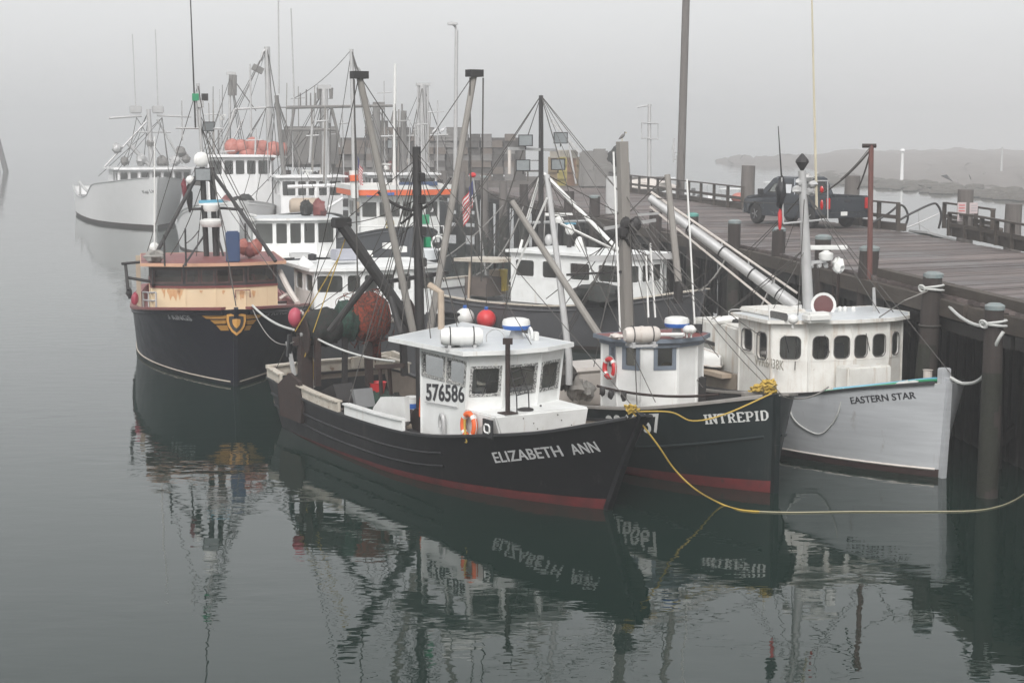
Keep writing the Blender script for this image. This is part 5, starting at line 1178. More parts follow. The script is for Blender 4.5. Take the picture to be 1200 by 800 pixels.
# gull on the plank mast
p = b.W(t1_); gl = empty('seabird', p); gl.scale = (.5, .5, .6); tag(gl, 'small dark seabird standing on top of the plank mast', 'bird')
MB().lathe([(.01, -.2), (.05, -.1), (.07, 0), (.06, .08), (.02, .16)], (0, 0, .2), 'x', 10, Matrix.Rotation(R(-35), 3, 'Y')).ball((.12, 0, .34), .042, 8, 6).build('body', tarp, gl, smooth=True)
MB().lathe([(.014, 0), (.003, .06)], (.16, 0, .34), 'x', 6).build('beak', yellow, gl); 
for s_ in (-1, 1): MB().tube([(0, s_ * .02, 0), (0, s_ * .02, .15)], .006, 4).build('leg', yellow, gl)

# ================================================================== grey boat
ES = Boat('fishing_boat', (9.03, 33.4), 11.5, -67, 4.7, [(-.3, 1.2), (3, 1.05), (6, 1.2), (8.2, 1.4), (9.3, 1.56), (10.4, 1.8), (11.9, 2.08)],
          'grey hulled fishing boat with round cornered white wheelhouse moored against the pier piles', rake=.12, bottom=.17, bulwark=.4, full=1.0)
b = ES; r0 = b.root
b.hull(greyhull, brownbot, blackpaint, tan_deck, inner=white2, guard=greyhull, guards=(), capw=.14, boot=plastic_d)
xf = 8.35
ft = [(6.3, -1.85), (7.8, -1.92), (8.2, -1.2), (8.42, -.2), (8.40, .8), (8.15, 1.35), (7.6, 1.75), (6.3, 1.75)]
zt = 2.97; z0 = .85
def cw(c_, w_): return (c_ - w_ / 2, c_ + w_ / 2, 1.28, 1.84)
wins = {0: [(.12, .66, 1.34, 1.88), (.84, 1.34, 1.22, 1.88)], 1: [cw(.42, .5)], 2: [cw(.28, .42), cw(.78, .42)], 3: [cw(.24, .40), cw(.74, .40)], 4: [cw(.3, .36)], 5: [cw(.36, .36)], 7: [(1.4, 2.1, .3, 1.9)]}
house(r0, ft, z0, zt, white2, wins, 'wheelhouse', None, None, .115, .05)
roof(r0, offset_poly(ft, .14), zt, roofgrey, .06, .06, white2)
for i in (1, 2, 3, 4): wiper(b, ft[i], ft[i + 1], .35, z0 + 1.85, z0 + 1.45, r0)
# arched window panel on the roof front left
MB().prism([(6.0, -1.7), (7.5, -1.75), (7.2, -.6), (6.0, -.6)], 3.03, 3.16).build('raised_roof', white2, r0, bevel=.04)
p = b.P(913, 379, y=-1.76); q = rrect(-.38, .38, -.09, .09, .08); MB().add([(p.x + x_, -1.775, 3.12 + z_) for x_, z_ in q], [tuple(range(len(q)))]).build('roof_window', gasket, r0)
MB().box((7.9, -.1, 1.5), (.4, 2.4, .9)).build('dash_console', steel, r0); MB().box((7.0, .3, 1.9), (.15, .5, .8)).build('helm_seat', bluetub, r0, bevel=.03)
# painted call sign
vs, fs = text_mesh('WR6438K', .3, .002, .003, 1.0); u0 = min(v.x for v in vs); u1 = max(v.x for v in vs); vm = max(v.y for v in vs)
pa, pb = b.P(884, 427, y=-1.9), b.P(921, 434, y=-1.9); pt = b.P(884, 416, y=-1.9)
MB().add([(pa.x + (v.x - u0) / (u1 - u0) * (pb.x - pa.x), -1.85 - .07 * ((pa.x + (v.x - u0) / (u1 - u0) * (pb.x - pa.x)) - 6.3) / 1.5 - .012 + v.z, pa.z + (pb.z - pa.z) * (v.x - u0) / (u1 - u0) + v.y / vm * (pt.z - pa.z)) for v in vs], fs).build('call_sign', letter_f, r0)
b.hulltext('EASTERN STAR', (998, 473), (1074, 466.5), 7.5, letter_b, bold=.008, name='boat_name')
# hatch box, hose on deck
MB().box((8.75, -.1, 1.72), (.5, 1.15, .62)).build('fore_hatch', white2, r0, bevel=.03)
MB().box((9.15, -.3, 1.56), (.3, .45, .14)).build('hatch_fitting', blackpaint, r0, bevel=.02)
MB().tube(smooth_path([(9.3, -1.5, 1.6), (9.7, -.7, 1.7), (10.2, .2, 1.85), (10.8, .4, 1.95), (11.3, .2, 2.05)], 5), .035, 6).build('green_hose', green, r0, smooth=True)
MB().tube(smooth_path([(9.2, -1.2, 1.62), (9.6, -.4, 1.72), (10.1, .6, 1.86), (10.6, .7, 1.93)], 5), .035, 6).build('blue_hose', skyblue, r0, smooth=True)
MB().box((11.45, 0, 2.12), (.2, .22, .4)).build('stem_head', greyhull, r0, bevel=.02)
MB().lathe([(.1, 0), (.1, .25), (.12, .26)], (9.6, 1.0, 1.72), 'z', 10).build('pail', plastic_d, r0); netball(r0, (10.5, -.2, 1.82), .2, .3, .1, rope_w, 'rope_coil', 77, 12, 8, .3)
# mast
mb_, mtp = b.P(949, 376, x=6.2), b.P(940, 200, x=6.2); MB().tube([mb_ - V((0, 0, .3)), mtp], [.14, .09], 10).build('mast', galv, r0, smooth=True)
pm = b.P(943, 225, x=6.2); t_ = b.P(940, 190, x=6.2); MB().lathe([(.01, -.24), (.16, 0), (.15, .05), (.02, .2)], t_, 'z', 8).build('radar_reflector', steel, r0)
MB().tube([mtp, t_ - V((0, 0, .1))], .035, 6).build('reflector_post', galv, r0)
MB().tube([b.P(918, 262, x=6.2), b.P(970, 257, x=6.2)], .026, 6).build('crosstree', galv, r0); MB().tube([b.P(970, 212, x=6.2), b.P(970, 257, x=6.2)], .015, 5).tube([b.P(943, 212, x=6.2), b.P(970, 212, x=6.2)], .015, 5).build('light_frame', galv, r0)
MB().tube([b.P(957, 245, x=6.2), b.P(950, -60, x=6.2)], [.035, .02], 6).build('whip_antenna', paint('cream_fibreglass', (0.55, 0.5, 0.38), None, .4, 4, .5, bump=0), r0)
MB().tube([b.P(918, 262, x=6.2), b.P(916, 208, x=6.2)], .022, 6).build('flag_staff', galv, r0); MB().tube([b.P(916, 208, x=6.2), b.P(912, 148, x=6.2)], [.022, .01], 5).build('whip_antenna', steel, r0)
netball(r0, b.P(915, 225, x=6.15), .12, .1, .33, blackpaint, 'drooped_black_flag', 91, 12, 9, .3)
netball(r0, b.P(914, 256, x=6.1), .045, .045, .24, red, 'red_pennant', 92, 10, 8, .3); netball(r0, b.P(963, 222, x=6.2), .045, .045, .08, redlens, 'red_light', 94, 8, 6, .1); netball(r0, b.P(963, 240, x=6.2), .04, .04, .12, redlens, 'red_light', 95, 8, 6, .1)
for k, (px, py) in enumerate(((938, 214), (947, 208), (952, 216), (934, 222), (950, 224))): netball(r0, b.P(px, py, x=6.2), .09, .12, .09, galv, 'lamp_cluster', 80 + k, 8, 6, .4)
p = b.P(968, 300, x=6.3); open_radar(r0, (p.x, p.y, p.z - .1), 1.0, R(70)); MB().bar((p.x, p.y, p.z - .12), b.P(946, 308, x=6.2), .07).build('radar_bracket', galv, r0)
netball(r0, b.P(982, 311, x=6.3), .12, .14, .17, plastic_w, 'white_rag', 96, 12, 8, .35)
for k, px in enumerate((951, 960, 968)): netball(r0, b.P(px, 311, x=6.25), .06, .06, .06, galv, 'deck_light', 84 + k, 8, 6, .3)
# horn loudspeaker and roof fittings
p = b.P(965, 357, x=7.2); dv = (b.Lc((0, 0, CAM_H)) - p); dv.z = -.2; dv.normalize(); q = dv.to_track_quat('Z', 'Y').to_matrix()
hn_ = MB().lathe([(.05, -.35), (.12, -.22), (.2, -.08), (.28, .04), (.29, .06), (.26, .05)], p, 'z', 20, q).build('horn', plastic_w, r0, smooth=True); MB().lathe([(.02, .052), (.225, .055), (.225, .058), (.02, .066)], p, 'z', 18, q).build('horn_mouth', paint('dull_maroon', (0.12, 0.045, 0.045), None, .5, 5, .6), hn_)
p = b.P(957, 373, z=3.1); MB().box((p.x, p.y, 3.13), (.35, .62, .22)).build('roof_locker', plastic_w, r0, bevel=.06); ball_light(r0, b.P(929, 374, z=3.2), .1); MB().tube([b.P(1025, 366, z=3.05), b.P(1024, 337, x=b.P(1025, 366, z=3.05).x)], [.05, .035], 6).build('antenna_stub', galv, r0); MB().tube([b.P(902, 376, z=3.1), b.P(901, 357, x=b.P(902, 376, z=3.1).x)], .02, 5).build('gps_stub', plastic_w, r0)
for px in (984, 990, 1000): p = b.P(px, 366, z=3.05); MB().lathe([(.04, 0), (.05, .12), (.03, .16)], (p.x, p.y, 3.03), 'z', 8).build('roof_fitting', plastic_w, r0)
# great boom with lines, aft and across
A_, B_ = b.P(762, 232, x=2.0), b.P(934, 360, x=5.4); MB().tube([B_, A_], [.16, .11], 12).build('boom', galv, r0, smooth=True)
for f_ in (.12, .3, .5, .72): MB().torus(B_.lerp(A_, f_), .15, .02, A_ - B_, 14, 4).build('boom_band', steel, r0)
up = V((0, 0, 1)); MB().tube([B_ + up * .34, A_ + up * .16], .03, 5).tube([B_ - up * .12 + V((-.2, -.1, -.2)), A_ - up * .22], .03, 5).build('boom_line', plastic_d, r0)
for f_ in (.15, .32, .5, .7, .88): c = B_.lerp(A_, f_); MB().bar(c, c + up * (.34 - .18 * f_), .03).build('line_post', galv, r0)
MB().tube([b.P(840, 376, x=4.6), b.P(940, 361, x=5.6)], .09, 9).build('cross_pipe', plastic_w, r0, smooth=True); netball(r0, b.P(863, 376, x=4.8), .15, .15, .12, blackpaint, 'pipe_boot', 97, 10, 8, .2)
b.wires([(b.P(865, 290, x=3), b.P(800, 340, x=2)), (pm, b.P(1045, 390, x=8.2)), (pm, V((11.7, 0, 2.2))), (b.P(945, 290, x=6.2), b.P(840, 375, x=4.5)), (pm, b.P(800, 352, x=2), .2), (b.P(943, 240, x=6.2), A_, .0), (b.P(1020, 172, x=6), b.P(985, 210, x=6), .05), (b.P(943, 300, x=6.2), b.P(900, 330, x=5)), (A_, b.P(790, 400, x=2), 0), (B_.lerp(A_, .6), b.P(820, 430, x=3), .1)])
# after house and white wall
MB().prism([(3.3, -1.9), (6.2, -1.85), (6.2, .6), (3.3, .6)], .7, 2.35).build('after_house', white2, r0, bevel=.04) if False else None
def bp(pxs, x=None, y=None, z=None, th=.07, mat=white2, name='panel'):
    pts = [b.P(px, py, x=x, y=y, z=z) for px, py in pxs]; n = len(pts); nn = (pts[1] - pts[0]).cross(pts[2] - pts[0]).normalized() * th
    return MB().add(pts + [p + nn for p in pts], [tuple(range(n)), tuple(range(n, 2 * n))[::-1]] + [(i, (i + 1) % n, n + (i + 1) % n, n + i) for i in range(n)]).build(name, mat, r0)
MB().prism([(2.4, -.9), (4.2, -1.0), (4.2, 1.4), (2.4, 1.4)], .8, 2.5).build('engine_casing', white2, r0, bevel=.05)
MB().prism([(4.2, -1.3), (6.25, -1.7), (6.25, 1.4), (4.2, 1.2)], .8, 2.62).build('galley_house', white2, r0, bevel=.05)
MB().bar((2.5, -.96, 2.0), (4.15, -1.06, 1.95), .05, .08).build('wall_moulding', steel, r0)
MB().tube(smooth_path([(3.4, -.4, 2.5), (3.4, -.4, 2.75), (3.9, -.3, 2.78), (3.9, -.3, 2.5)], 4), .02, 5).build('roof_hoop', galv, r0)
MB().box((4.7, -1.9, 1.5), (2.4, .35, .1)).build('side_shelf', tanpaint, r0); MB().box((4.8, -1.75, 1.25), (2.6, .12, .6)).build('tan_locker', paint('stained_tan_paint', (0.30, 0.26, 0.21), (0.2, 0.16, 0.13), .7, 4, .7, blotch=.4), r0)
# skiff stowed beside the house
sk = empty('skiff', tuple(b.W(V((4.1, -1.75, 1.62)))), b.a); tag(sk, 'small white skiff stowed upside down beside the grey boat house', 'skiff')
mb = MB(); vs = []; n = 12; m = 9
for i in range(n + 1):
    t = i / n; wq = .48 * (1 - max(0, (t - .5) / .5) ** 2.2) * (1 if t > 0 else .9) + .01
    for k in range(m): a = math.pi * k / (m - 1); vs.append((-1.1 + 2.3 * t, wq * math.cos(a) * 1.0, .38 * math.sin(a) ** .6 * (1 - .25 * t * t)))
mb.add(vs, [(i * m + k, i * m + k + 1, (i + 1) * m + k + 1, (i + 1) * m + k) for i in range(n) for k in range(m - 1)]); mb.add(vs[:m], [tuple(range(m))]); mb.build('hull', plastic_w, sk, smooth=True)
MB().tube([(-1.1, -.49, .02), (.0, -.5, .02), (.7, -.38, .02), (1.2, 0, .02), (.7, .38, .02), (0, .5, .02), (-1.1, .49, .02)], .025, 5).build('gunwale', plastic_d, sk); MB().bar((-1.1, 0, .41), (1.1, 0, .3), .03, .05).build('keel', plastic_d, sk)
# ================================================================== navy boat with the winged emblem
KI = Boat('fishing_boat', (-7.94, 46.04), 17.0, -76.5, 5.7, [(-.3, 1.4), (6, 1.35), (11, 1.68), (14, 1.95), (16, 2.13), (18, 2.30)],
          'navy hulled fishing boat with cream wheelhouse, red roof and gold winged emblem on the bow', rake=1.0, bottom=.10, bulwark=.45, full=1.0)
b = KI; r0 = b.root
b.hull(navy, navy, redcap, redroof, inner=redroof, guard=navy, guards=(.1,), grd_r=.05, capw=.22, caph=.07, boot=paint('tan_waterline', (0.42, 0.37, 0.31), None, .5, 5, .6))
xf = 13.2
yl, yr = b.P(178, 345, x=xf - .3).y, b.P(325, 345, x=xf - .3).y
zt = b.P(250, 311, x=xf + .15).z
ft = [(9.2, yl), (xf - .45, yl), (xf - .1, yl + 1.0), (xf, (yl + yr) / 2), (xf - .1, yr - 1.0), (xf - .45, yr), (9.2, yr)]
zm = b.P(250, 336, x=xf).z
for nm, za, zb_, mt, wn, fr in (('lower_house', 1.45, zm, cream, {}, None), ('wheelhouse', zm, zt, blackpaint, 1, paint('dark_red_brown_trim', (0.09, 0.045, 0.04), None, .5, 5, .5))):
    W_ = {}
    if wn:
        H_ = zt - zm
        for i in (1, 2, 3, 4):
            L_ = (V(ft[i + 1]) - V(ft[i])).length; n = 2 if L_ > 1.25 else 1; n = 2 if i in (2, 3) else 1
            W_[i] = [(L_ * (k + .09) / n, L_ * (k + .91) / n, .12, H_ - .12) for k in range(n)]
        W_[0] = [(1.5, 2.3, .1, H_ - .12), (2.8, 3.8, .1, H_ - .12)]
    house(r0, ft, za, zb_, mt, W_, nm, None, fr, .03, .05)
MB().sweep([V((*p_, zm - .03)) for p_ in offset_poly(ft, .02)], .05, .06, closed=True).build('belt_moulding', redcap, r0)
c = V((xf - .28, yr - .75)); MB().box((c.x + .03, c.y, (zm + 1.8) / 2 + .2), (.05, .1, zm - 1.8 + .3)).build('corner_post', redcap, r0)
rp = [(8.8, yl - .25), (xf - .1, yl - .3), (xf + .35, yl + .9), (xf + .45, (yl + yr) / 2), (xf + .35, yr - .9), (xf - .1, yr + .25), (8.8, yr + .25)]
roof(r0, rp, zt, redroof, .08, .06, peach)
MB().tube([(xf + .02, .3, zm - .35), (xf + .02, .3, zm - .12), (xf + .02, .75, zm - .12), (xf + .02, .75, zm - .35)], .02, 5).build('grab_rail', redcap, r0)
zr = zt + .14
xm = 11.2
def kp(px, py, x=xm): return b.P(px, py, x=x)
MB().tube([b.P(179, 305, z=zr), kp(230, 207)], .06, 8).build('mast_leg', steel, r0, smooth=True); MB().tube([b.P(323, 306, z=zr), kp(248, 200)], .06, 8).build('mast_leg', steel, r0, smooth=True)
for px in (241, 252): MB().tube([kp(px + 1, 300), kp(px - 4, 196)], .09, 9).build('mast', steel, r0, smooth=True)
MB().tube([kp(221, 245), kp(262, 244), kp(285, 246)], .05, 6).build('crosstree', steel, r0)
lamp(r0, kp(238, 204, xm + .2), (1, -.1, -.1), .26, 'mast_head_light'); ball_light(r0, kp(236, 187, xm), .24); ball_light(r0, kp(223, 211), .14)
MB().bar(kp(233, 237, xm + .3), kp(262, 236, xm + .3), .12, .12).build('radar_array', skyblue, r0); MB().bar(kp(233, 239.5, xm + .3), kp(262, 238.5, xm + .3), .14, .07).build('radar_array_base', plastic_w, r0)
for px, py, w_ in ((247, 244, .5), (248, 262, .75)): p = kp(px, py, xm + .3); MB().lathe([(w_ * .4, -.1), (w_ * .5, 0), (w_ * .5, .1), (w_ * .3, .16)], p, 'z', 14).build('radar', plastic_w, r0, smooth=True)
MB().tube([kp(237, 196), kp(232, 98)], .05, 6).build('topmast', galv, r0, smooth=True); MB().tube([kp(206, 150), kp(262, 151)], .03, 5).build('signal_yard', galv, r0)
MB().tube([kp(229, 150), kp(222, -30)], [.03, .018], 5).build('whip_antenna', steel, r0); MB().tube([kp(213, 118), kp(214, 165)], .02, 5).build('whip_antenna', galv, r0)
for px, py, mt in ((229, 114, green), (240, 114, steel), (235, 122, galv)): p = kp(px, py); MB().box(p, (.2, .2, .22)).build('navigation_light', mt, r0)
lamp(r0, kp(243, 147), (1, .3, -.4), .2); MB().tube([kp(232, 150), kp(229, 108)], .025, 5).build('light_post', galv, r0)
for px, y0_, y1_ in ((193, 312, 275), (218, 312, 268), (288, 300, 262)): MB().tube([b.P(px, y0_, z=zr), V((b.P(px, y0_, z=zr).x, b.P(px, y0_, z=zr).y, b.P(px, y1_, x=b.P(px, y0_, z=zr).x).z))], .03, 5).build('roof_post', steel, r0)
MB().tube([b.P(215, 312, z=zr), kp(240, 275)], .035, 6).tube([b.P(262, 300, z=zr), kp(250, 262)], .035, 6).tube([kp(256, 300), kp(256, 240)], .04, 6).build('mast_brace', steel, r0)
p = b.P(273, 305, z=zr); MB().box((p.x, p.y, zr + .42), (.35, .42, .95)).build('blue_locker', bluetub, r0, bevel=.04)
for k, (px, m_) in enumerate(((287, coral), (295, redcap), (302, coral))): q = b.P(px, 304, z=zr); netball(r0, (q.x - .6, q.y, zr + .35 - .1 * (k == 1)), .2, .2, .24, m_, 'buoy_bundle', 50 + k, 10, 8, .15)
p = b.P(182, 306, z=zr); netball(r0, (p.x, p.y, zr + .15), .22, .3, .16, rope_g, 'gear_heap', 58, 12, 8, .4); ball_light(r0, b.P(181, 290, x=xf - 1), .16); MB().tube([b.P(181, 305, z=zr), b.P(181, 160, x=b.P(181, 305, z=zr).x)], [.03, .02], 5).build('whip_antenna', plastic_w, r0)
netball(r0, kp(222, 232), .16, .1, .42, steel, 'black_pennant', 59, 8, 8, .3); netball(r0, kp(216, 222), .1, .08, .3, paint('maroon_cloth', (0.16, 0.03, 0.04), None, .5, 5, .8), 'maroon_pennant', 60, 8, 8, .3)
for px0, py0, px1, py1 in ((143, 309, 176, 306), (148, 325, 178, 330), (147, 309, 150, 340)): MB().tube([b.P(px0, py0, x=11.5), b.P(px1, py1, x=12.2)], .05, 6).build('side_davit', steel, r0)
netball(r0, b.P(152, 344, x=11.5), .1, .1, .16, steel, 'davit_block', 61, 8, 6, .3); rail_run(r0, [(11.0, -2.45, 1.7), (12.3, -2.3, 1.8), (13.6, -2.1, 1.92)], .5, .03, galv); netball(r0, b.P(158, 350, x=11.8), .12, .12, .2, pink, 'pink_float', 62, 8, 6, .1)
MB().bar((8.5, yl - .35, 1.3), (8.5, yl - .35, zt), .15).build('stanchion', tanpaint, r0)
MB().tube(sag(b.P(328, 318, x=12.6), b.P(349, 356, x=15), .05, 6), .09, 7).build('pipe', plastic_d, r0, smooth=True); MB().tube(smooth_path([b.P(328, 350, x=13.5), b.P(338, 345, x=13.5), b.P(349, 352, x=14.5)], 4), .06, 6).build('hose', plastic_d, r0, smooth=True)
b.wires([(kp(232, 100), b.P(170, 303, x=9)), (kp(232, 100), V((17.9, 0, 2.4)) ) , (kp(240, 205), b.P(345, 355, x=15.5)), (kp(232, 130), b.P(316, 300, x=8)), (kp(218, 285), kp(233, 270), .05)], r=.016) if True else None
stainm = paint('orange_rust_stain', (0.50, 0.24, 0.10), (0.62, 0.42, 0.23), 0.9, 6, 0.7, grain=(2, 2, .5))
def wallx(y):
    for i in (1, 2, 3, 4):
        if ft[i][1] <= y <= ft[i + 1][1]: t = (y - ft[i][1]) / (ft[i + 1][1] - ft[i][1]); return ft[i][0] + t * (ft[i + 1][0] - ft[i][0])
    return xf - .45
rs_ = random.Random(8)
for px, py, w_, h_ in ((204, 338, .42, .42), (211, 340, .2, .3), (284, 341, .16, .38), (262, 340, .1, .2), (192, 339, .12, .34), (236, 340, .1, .16), (298, 341, .12, .22)):
    q = b.P(px, py, x=xf); top_ = min(q.z, zm - .06); n = 7; L_ = [(q.y - w_ / 2 + w_ * k / n, top_ + rs_.uniform(-.03, .02)) for k in range(n + 1)]; D_ = [(q.y - w_ / 2 + w_ * (k + rs_.uniform(-.3, .3)) / n * .9, top_ - h_ * rs_.uniform(.3, 1) * (math.sin(math.pi * (k + .5) / (n + 1)) + .15)) for k in range(n + 1)]
    MB().add([(wallx(y) + .006, y, z) for y, z in L_ + D_], [(k, k + 1, n + 2 + k, n + 1 + k) for k in range(n)]).build('rust_stain', stainm, r0)
# name and emblem
b.hulltext('3 KINGS', (198, 373.5), (226, 376), 5.6, letter_g, bold=.01, name='boat_name')
b.hulltext('3 KINGS', (311, 370), (336, 367.5), 5.5, letter_g, side=1, bold=.01, name='boat_name')
em = empty('winged_emblem', (0, 0, 0)); em.parent = r0
def hpoly(pxs, side, off, mat, name):
    pts = []
    for i in range(len(pxs)):
        a_, c_ = pxs[i], pxs[(i + 1) % len(pxs)]
        for k in range(3): pts.append((a_[0] + (c_[0] - a_[0]) * k / 3, a_[1] + (c_[1] - a_[1]) * k / 3))
    vs = []
    for px, py in pts:
        h_ = b.onhull(px, py, side); vs.append(V((h_.x + off * 1.0, side * (b.hb(h_.x, h_.z) + off), h_.z)))
    n = len(vs); c_ = sum(vs, V((0, 0, 0))) / n; inn = [v.lerp(V((v.x, v.y - side * .03, v.z)), 1) for v in vs]
    MB().add(vs + inn + [c_], [(i, (i + 1) % n, 2 * n) for i in range(n)] + [(i, (i + 1) % n, n + (i + 1) % n, n + i) for i in range(n)]).build(name, mat, em)
for pg in ([(236.7, 369.6), (264.5, 369.6), (264.5, 373.3), (242, 373.3)], [(246.6, 374.9), (264.5, 374.9), (264.5, 379), (252, 379.4)], [(253.7, 381.0), (265.5, 381.0), (267.5, 387.2), (259.3, 387.2)]): hpoly(pg, -1, .012, gold, 'wing_feather')
for pg in ([(289.5, 369), (308, 368.2), (303, 372.4), (289.5, 373.6)], [(289.5, 375.4), (300.4, 374.2), (296, 379.6), (289.5, 380.2)], [(288.8, 381.6), (294.7, 381.0), (292, 386.6), (286.5, 387.2)]): hpoly(pg, 1, .012, gold, 'wing_feather')
XE = b.xe(1.95) + .09
def shield(k, dx, mat, nm):
    o_ = [(266, 369), (271, 367.8), (277.3, 367.2), (283, 367.8), (288.4, 369), (288.6, 376), (287, 383), (283, 389), (277.3, 393.3), (271.6, 389), (267.6, 383), (265.8, 376)]
    cx, cy = 277.2, 378.5; vs = []
    for px, py in o_:
        q = b.P(cx + (px - cx) * k, cy + (py - cy) * k, x=XE + dx); q.x -= .42 * abs(q.y); vs.append(q)
    n = len(vs); c_ = b.P(cx, cy, x=XE + dx); MB().add(vs + [v - V((.12, 0, 0)) for v in vs] + [c_], [(i, (i + 1) % n, 2 * n) for i in range(n)] + [(i, (i + 1) % n, n + (i + 1) % n, n + i) for i in range(n)]).build(nm, mat, em)
shield(1, 0, gold, 'shield_rim'); shield(.76, .012, steel, 'shield_field'); shield(.42, .024, gold, 'shield_crest')

# ================================================================== generic smaller working boats in the background
def workboat(label, bow, L, deg, B, sh, xf, pl, pr, pyr, ls, nw, hullm=slate, hm=white, rm=roofgrey, cap=blackpaint, sidew=2, wy=(.52, .14), rake=.6, rf=True, ov=.18, fr=None, drop=.3, deck=deckgrey, botm=brownbot, bev=.35, rad=.06, aft=None):
    b = Boat('fishing_boat', bow, L, deg, B, sh, label, rake=rake, bottom=.12, bulwark=.4)
    b.hull(hullm, botm, cap, deck, inner=hm, guard=hullm, guards=(.15,), NS=20, capw=.16)
    a_, c_ = b.P(pl, pyr, x=xf), b.P(pr, pyr, x=xf); y0, y1, zt = a_.y, c_.y, (a_.z + c_.z) / 2
    q = min(.9, (y1 - y0) * .25)
    ft = [(xf - ls, y0), (xf - bev, y0), (xf - .06, y0 + q), (xf - .06, y1 - q), (xf - bev, y1), (xf - ls, y1)]
    zb = b.sheer(xf) - drop; H = zt - zb; w0, w1 = H - wy[0] - wy[1], H - wy[1]
    tot = y1 - y0; W_ = {}
    Lc_ = ft[3][1] - ft[2][1]; nc = max(1, nw - 2)
    W_[2] = [(Lc_ * (k + .08) / nc, Lc_ * (k + .92) / nc, w0, w1) for k in range(nc)]
    l1 = (V(ft[2]) - V(ft[1])).length; W_[1] = [(.06, l1 - .06, w0, w1)]; W_[3] = [(.06, l1 - .06, w0, w1)]
    ln = ls - bev; W_[0] = [(ln * (k + .14) / sidew, ln * (k + .86) / sidew, w0, w1) for k in range(sidew)] if sidew else []
    W_[4] = W_[0]
    h = house(b.root, ft, zb, zt, hm, W_, 'wheelhouse', None, fr or hm, rad, .05)
    fo = list(ft)
    if aft: fo[0] = (xf - ls - aft, y0); fo[5] = (xf - ls - aft, y1)
    roof(b.root, offset_poly(fo, ov), zt, rm, .08, .05, hm)
    b.ft, b.zt, b.zb_, b.y0, b.y1, b.xf = ft, zt, zb, y0, y1, xf
    return b
def stick(b, p0, p1, x, r, mat=galv, name='mast', x1=None, r1=None):
    a_, c_ = b.P(*p0, x=x), b.P(*p1, x=x if x1 is None else x1); MB().tube([a_, c_], [r, r1 if r1 else r * .8], 8).build(name, mat, b.root, smooth=True); return c_
# grey boat with wide white house behind the net reel
B7 = workboat('white cabin boat with dark slate hull moored behind the net reel', (-2.6, 46.3), 12.5, -67, 4.8, [(-.3, 1.2), (5, 1.2), (9, 1.5), (13, 2.1)], 8.4, 372, 516, 316, 2.6, 6, darkgrey, white, white, sidew=2, wy=(.56, .13), rad=.09, ov=.16, aft=.8)
r7 = B7.root
p = B7.P(500, 300, x=7.8); MB().lathe([(.35, 0), (.35, .3), (.3, .34)], p - V((0, 0, .1)), 'z', 14).build('white_drum', roofgrey, r7, smooth=True); MB().torus(B7.P(513, 285, x=7.8), .22, .04, (1, .2, 0), 20, 6).build('loop_antenna', plastic_w, r7, smooth=True)
p = B7.P(404, 303, x=7.2); MB().box((p.x, p.y, p.z + .12), (.7, .75, .34)).build('roof_locker', paint('lilac_grey_paint', (0.40, 0.41, 0.46), None, .4, 5, .5), r7, bevel=.04)
p = B7.P(366, 303, x=6.4); MB().lathe([(.14, 0), (.14, .18), (.02, .22)], p - V((0, 0, .05)), 'z', 12).build('roof_vent', blackpaint, r7)
MB().bar(B7.P(352, 304, x=6.8), B7.P(370, 318, x=6.8), .08, .3).build('awning_arm', white, r7)
for px, py in ((470, 292), (455, 288), (430, 297)): MB().box(B7.P(px, py, x=7.0), (.3, .3, .18)).build('roof_fitting', plastic_w, r7)
# five window boat behind the navy boat
B6 = workboat('white foredeck boat with five wide wheelhouse windows behind the navy boat roof', (-8.9, 69), 13, -76, 4.9, [(-.3, 1.3), (6, 1.2), (10, 1.6), (13.6, 2.0)], 8.6, 298, 394, 258, 3, 5, slate, white, roofgrey, sidew=1, wy=(.95, .12), rad=.05, ov=.2, drop=.1)
r6 = B6.root; open_radar(r6, B6.P(295, 256, x=8.4) - V((0, 0, .15)), 1.3, .2); MB().box(B6.P(352, 303, x=10.2), (.8, .9, .5)).build('anchor_winch', galv, r6)
MB().prism([(7.5, -1.9), (12, -1.0), (12, 1.0), (7.5, 1.9)], 1.3, [1.9, 1.75, 1.75, 1.9]).build('foredeck_house', white, r6)
# boat with the orange stripe round its flybridge
B8 = workboat('white boat with orange and blue striped upper roof beneath the drooping flag', (-5.2, 82), 14, -74, 5.0, [(-.3, 1.5), (6, 1.5), (10, 1.9), (14.5, 2.6)], 7.6, 424, 516, 232, 4, 6, slate, white, white, sidew=2, wy=(.85, .2), rad=.04, ov=.1)
r8 = B8.root; ft8 = offset_poly(B8.ft, .55); z8 = B8.zt + .16
MB().sweep([V((*p_, z8)) for p_ in ft8], .12, .3, closed=True).build('flybridge_stripe', orange, r8); MB().sweep([V((*p_, z8 + .3)) for p_ in ft8], .14, .25, closed=True).build('flybridge_coaming', plastic_w, r8)
MB().prism(ft8, z8 - .02, z8 + .05).build('flybridge_floor', white, r8); MB().bar(B8.P(430, 229, x=7.9) , B8.P(462, 227, x=8.2), .1, .14).build('blue_stripe', blue, r8)
MB().bar(B8.P(468, 216, x=8), B8.P(512, 215, x=8), .3, .22).build('dark_cushion', bluetub, r8)
p = B8.P(488, 206, x=8); MB().tube([p - V((0, 0, .6)), p + V((0, 0, .45))], .2, 10).build('orange_marker', orange, r8, smooth=True); MB().ball(p + V((0, 0, .55)), .18, 10, 6).build('marker_top', plastic_w, r8, smooth=True)
p = B8.P(414, 200, x=8); MB().tube([B8.P(416, 232, x=8), p], .22, 10).build('marker_tube', plastic_w, r8, smooth=True); MB().tube([B8.P(415, 212, x=8.1), B8.P(414.5, 205, x=8.1)], .24, 10).build('marker_band', orange, r8, smooth=True)
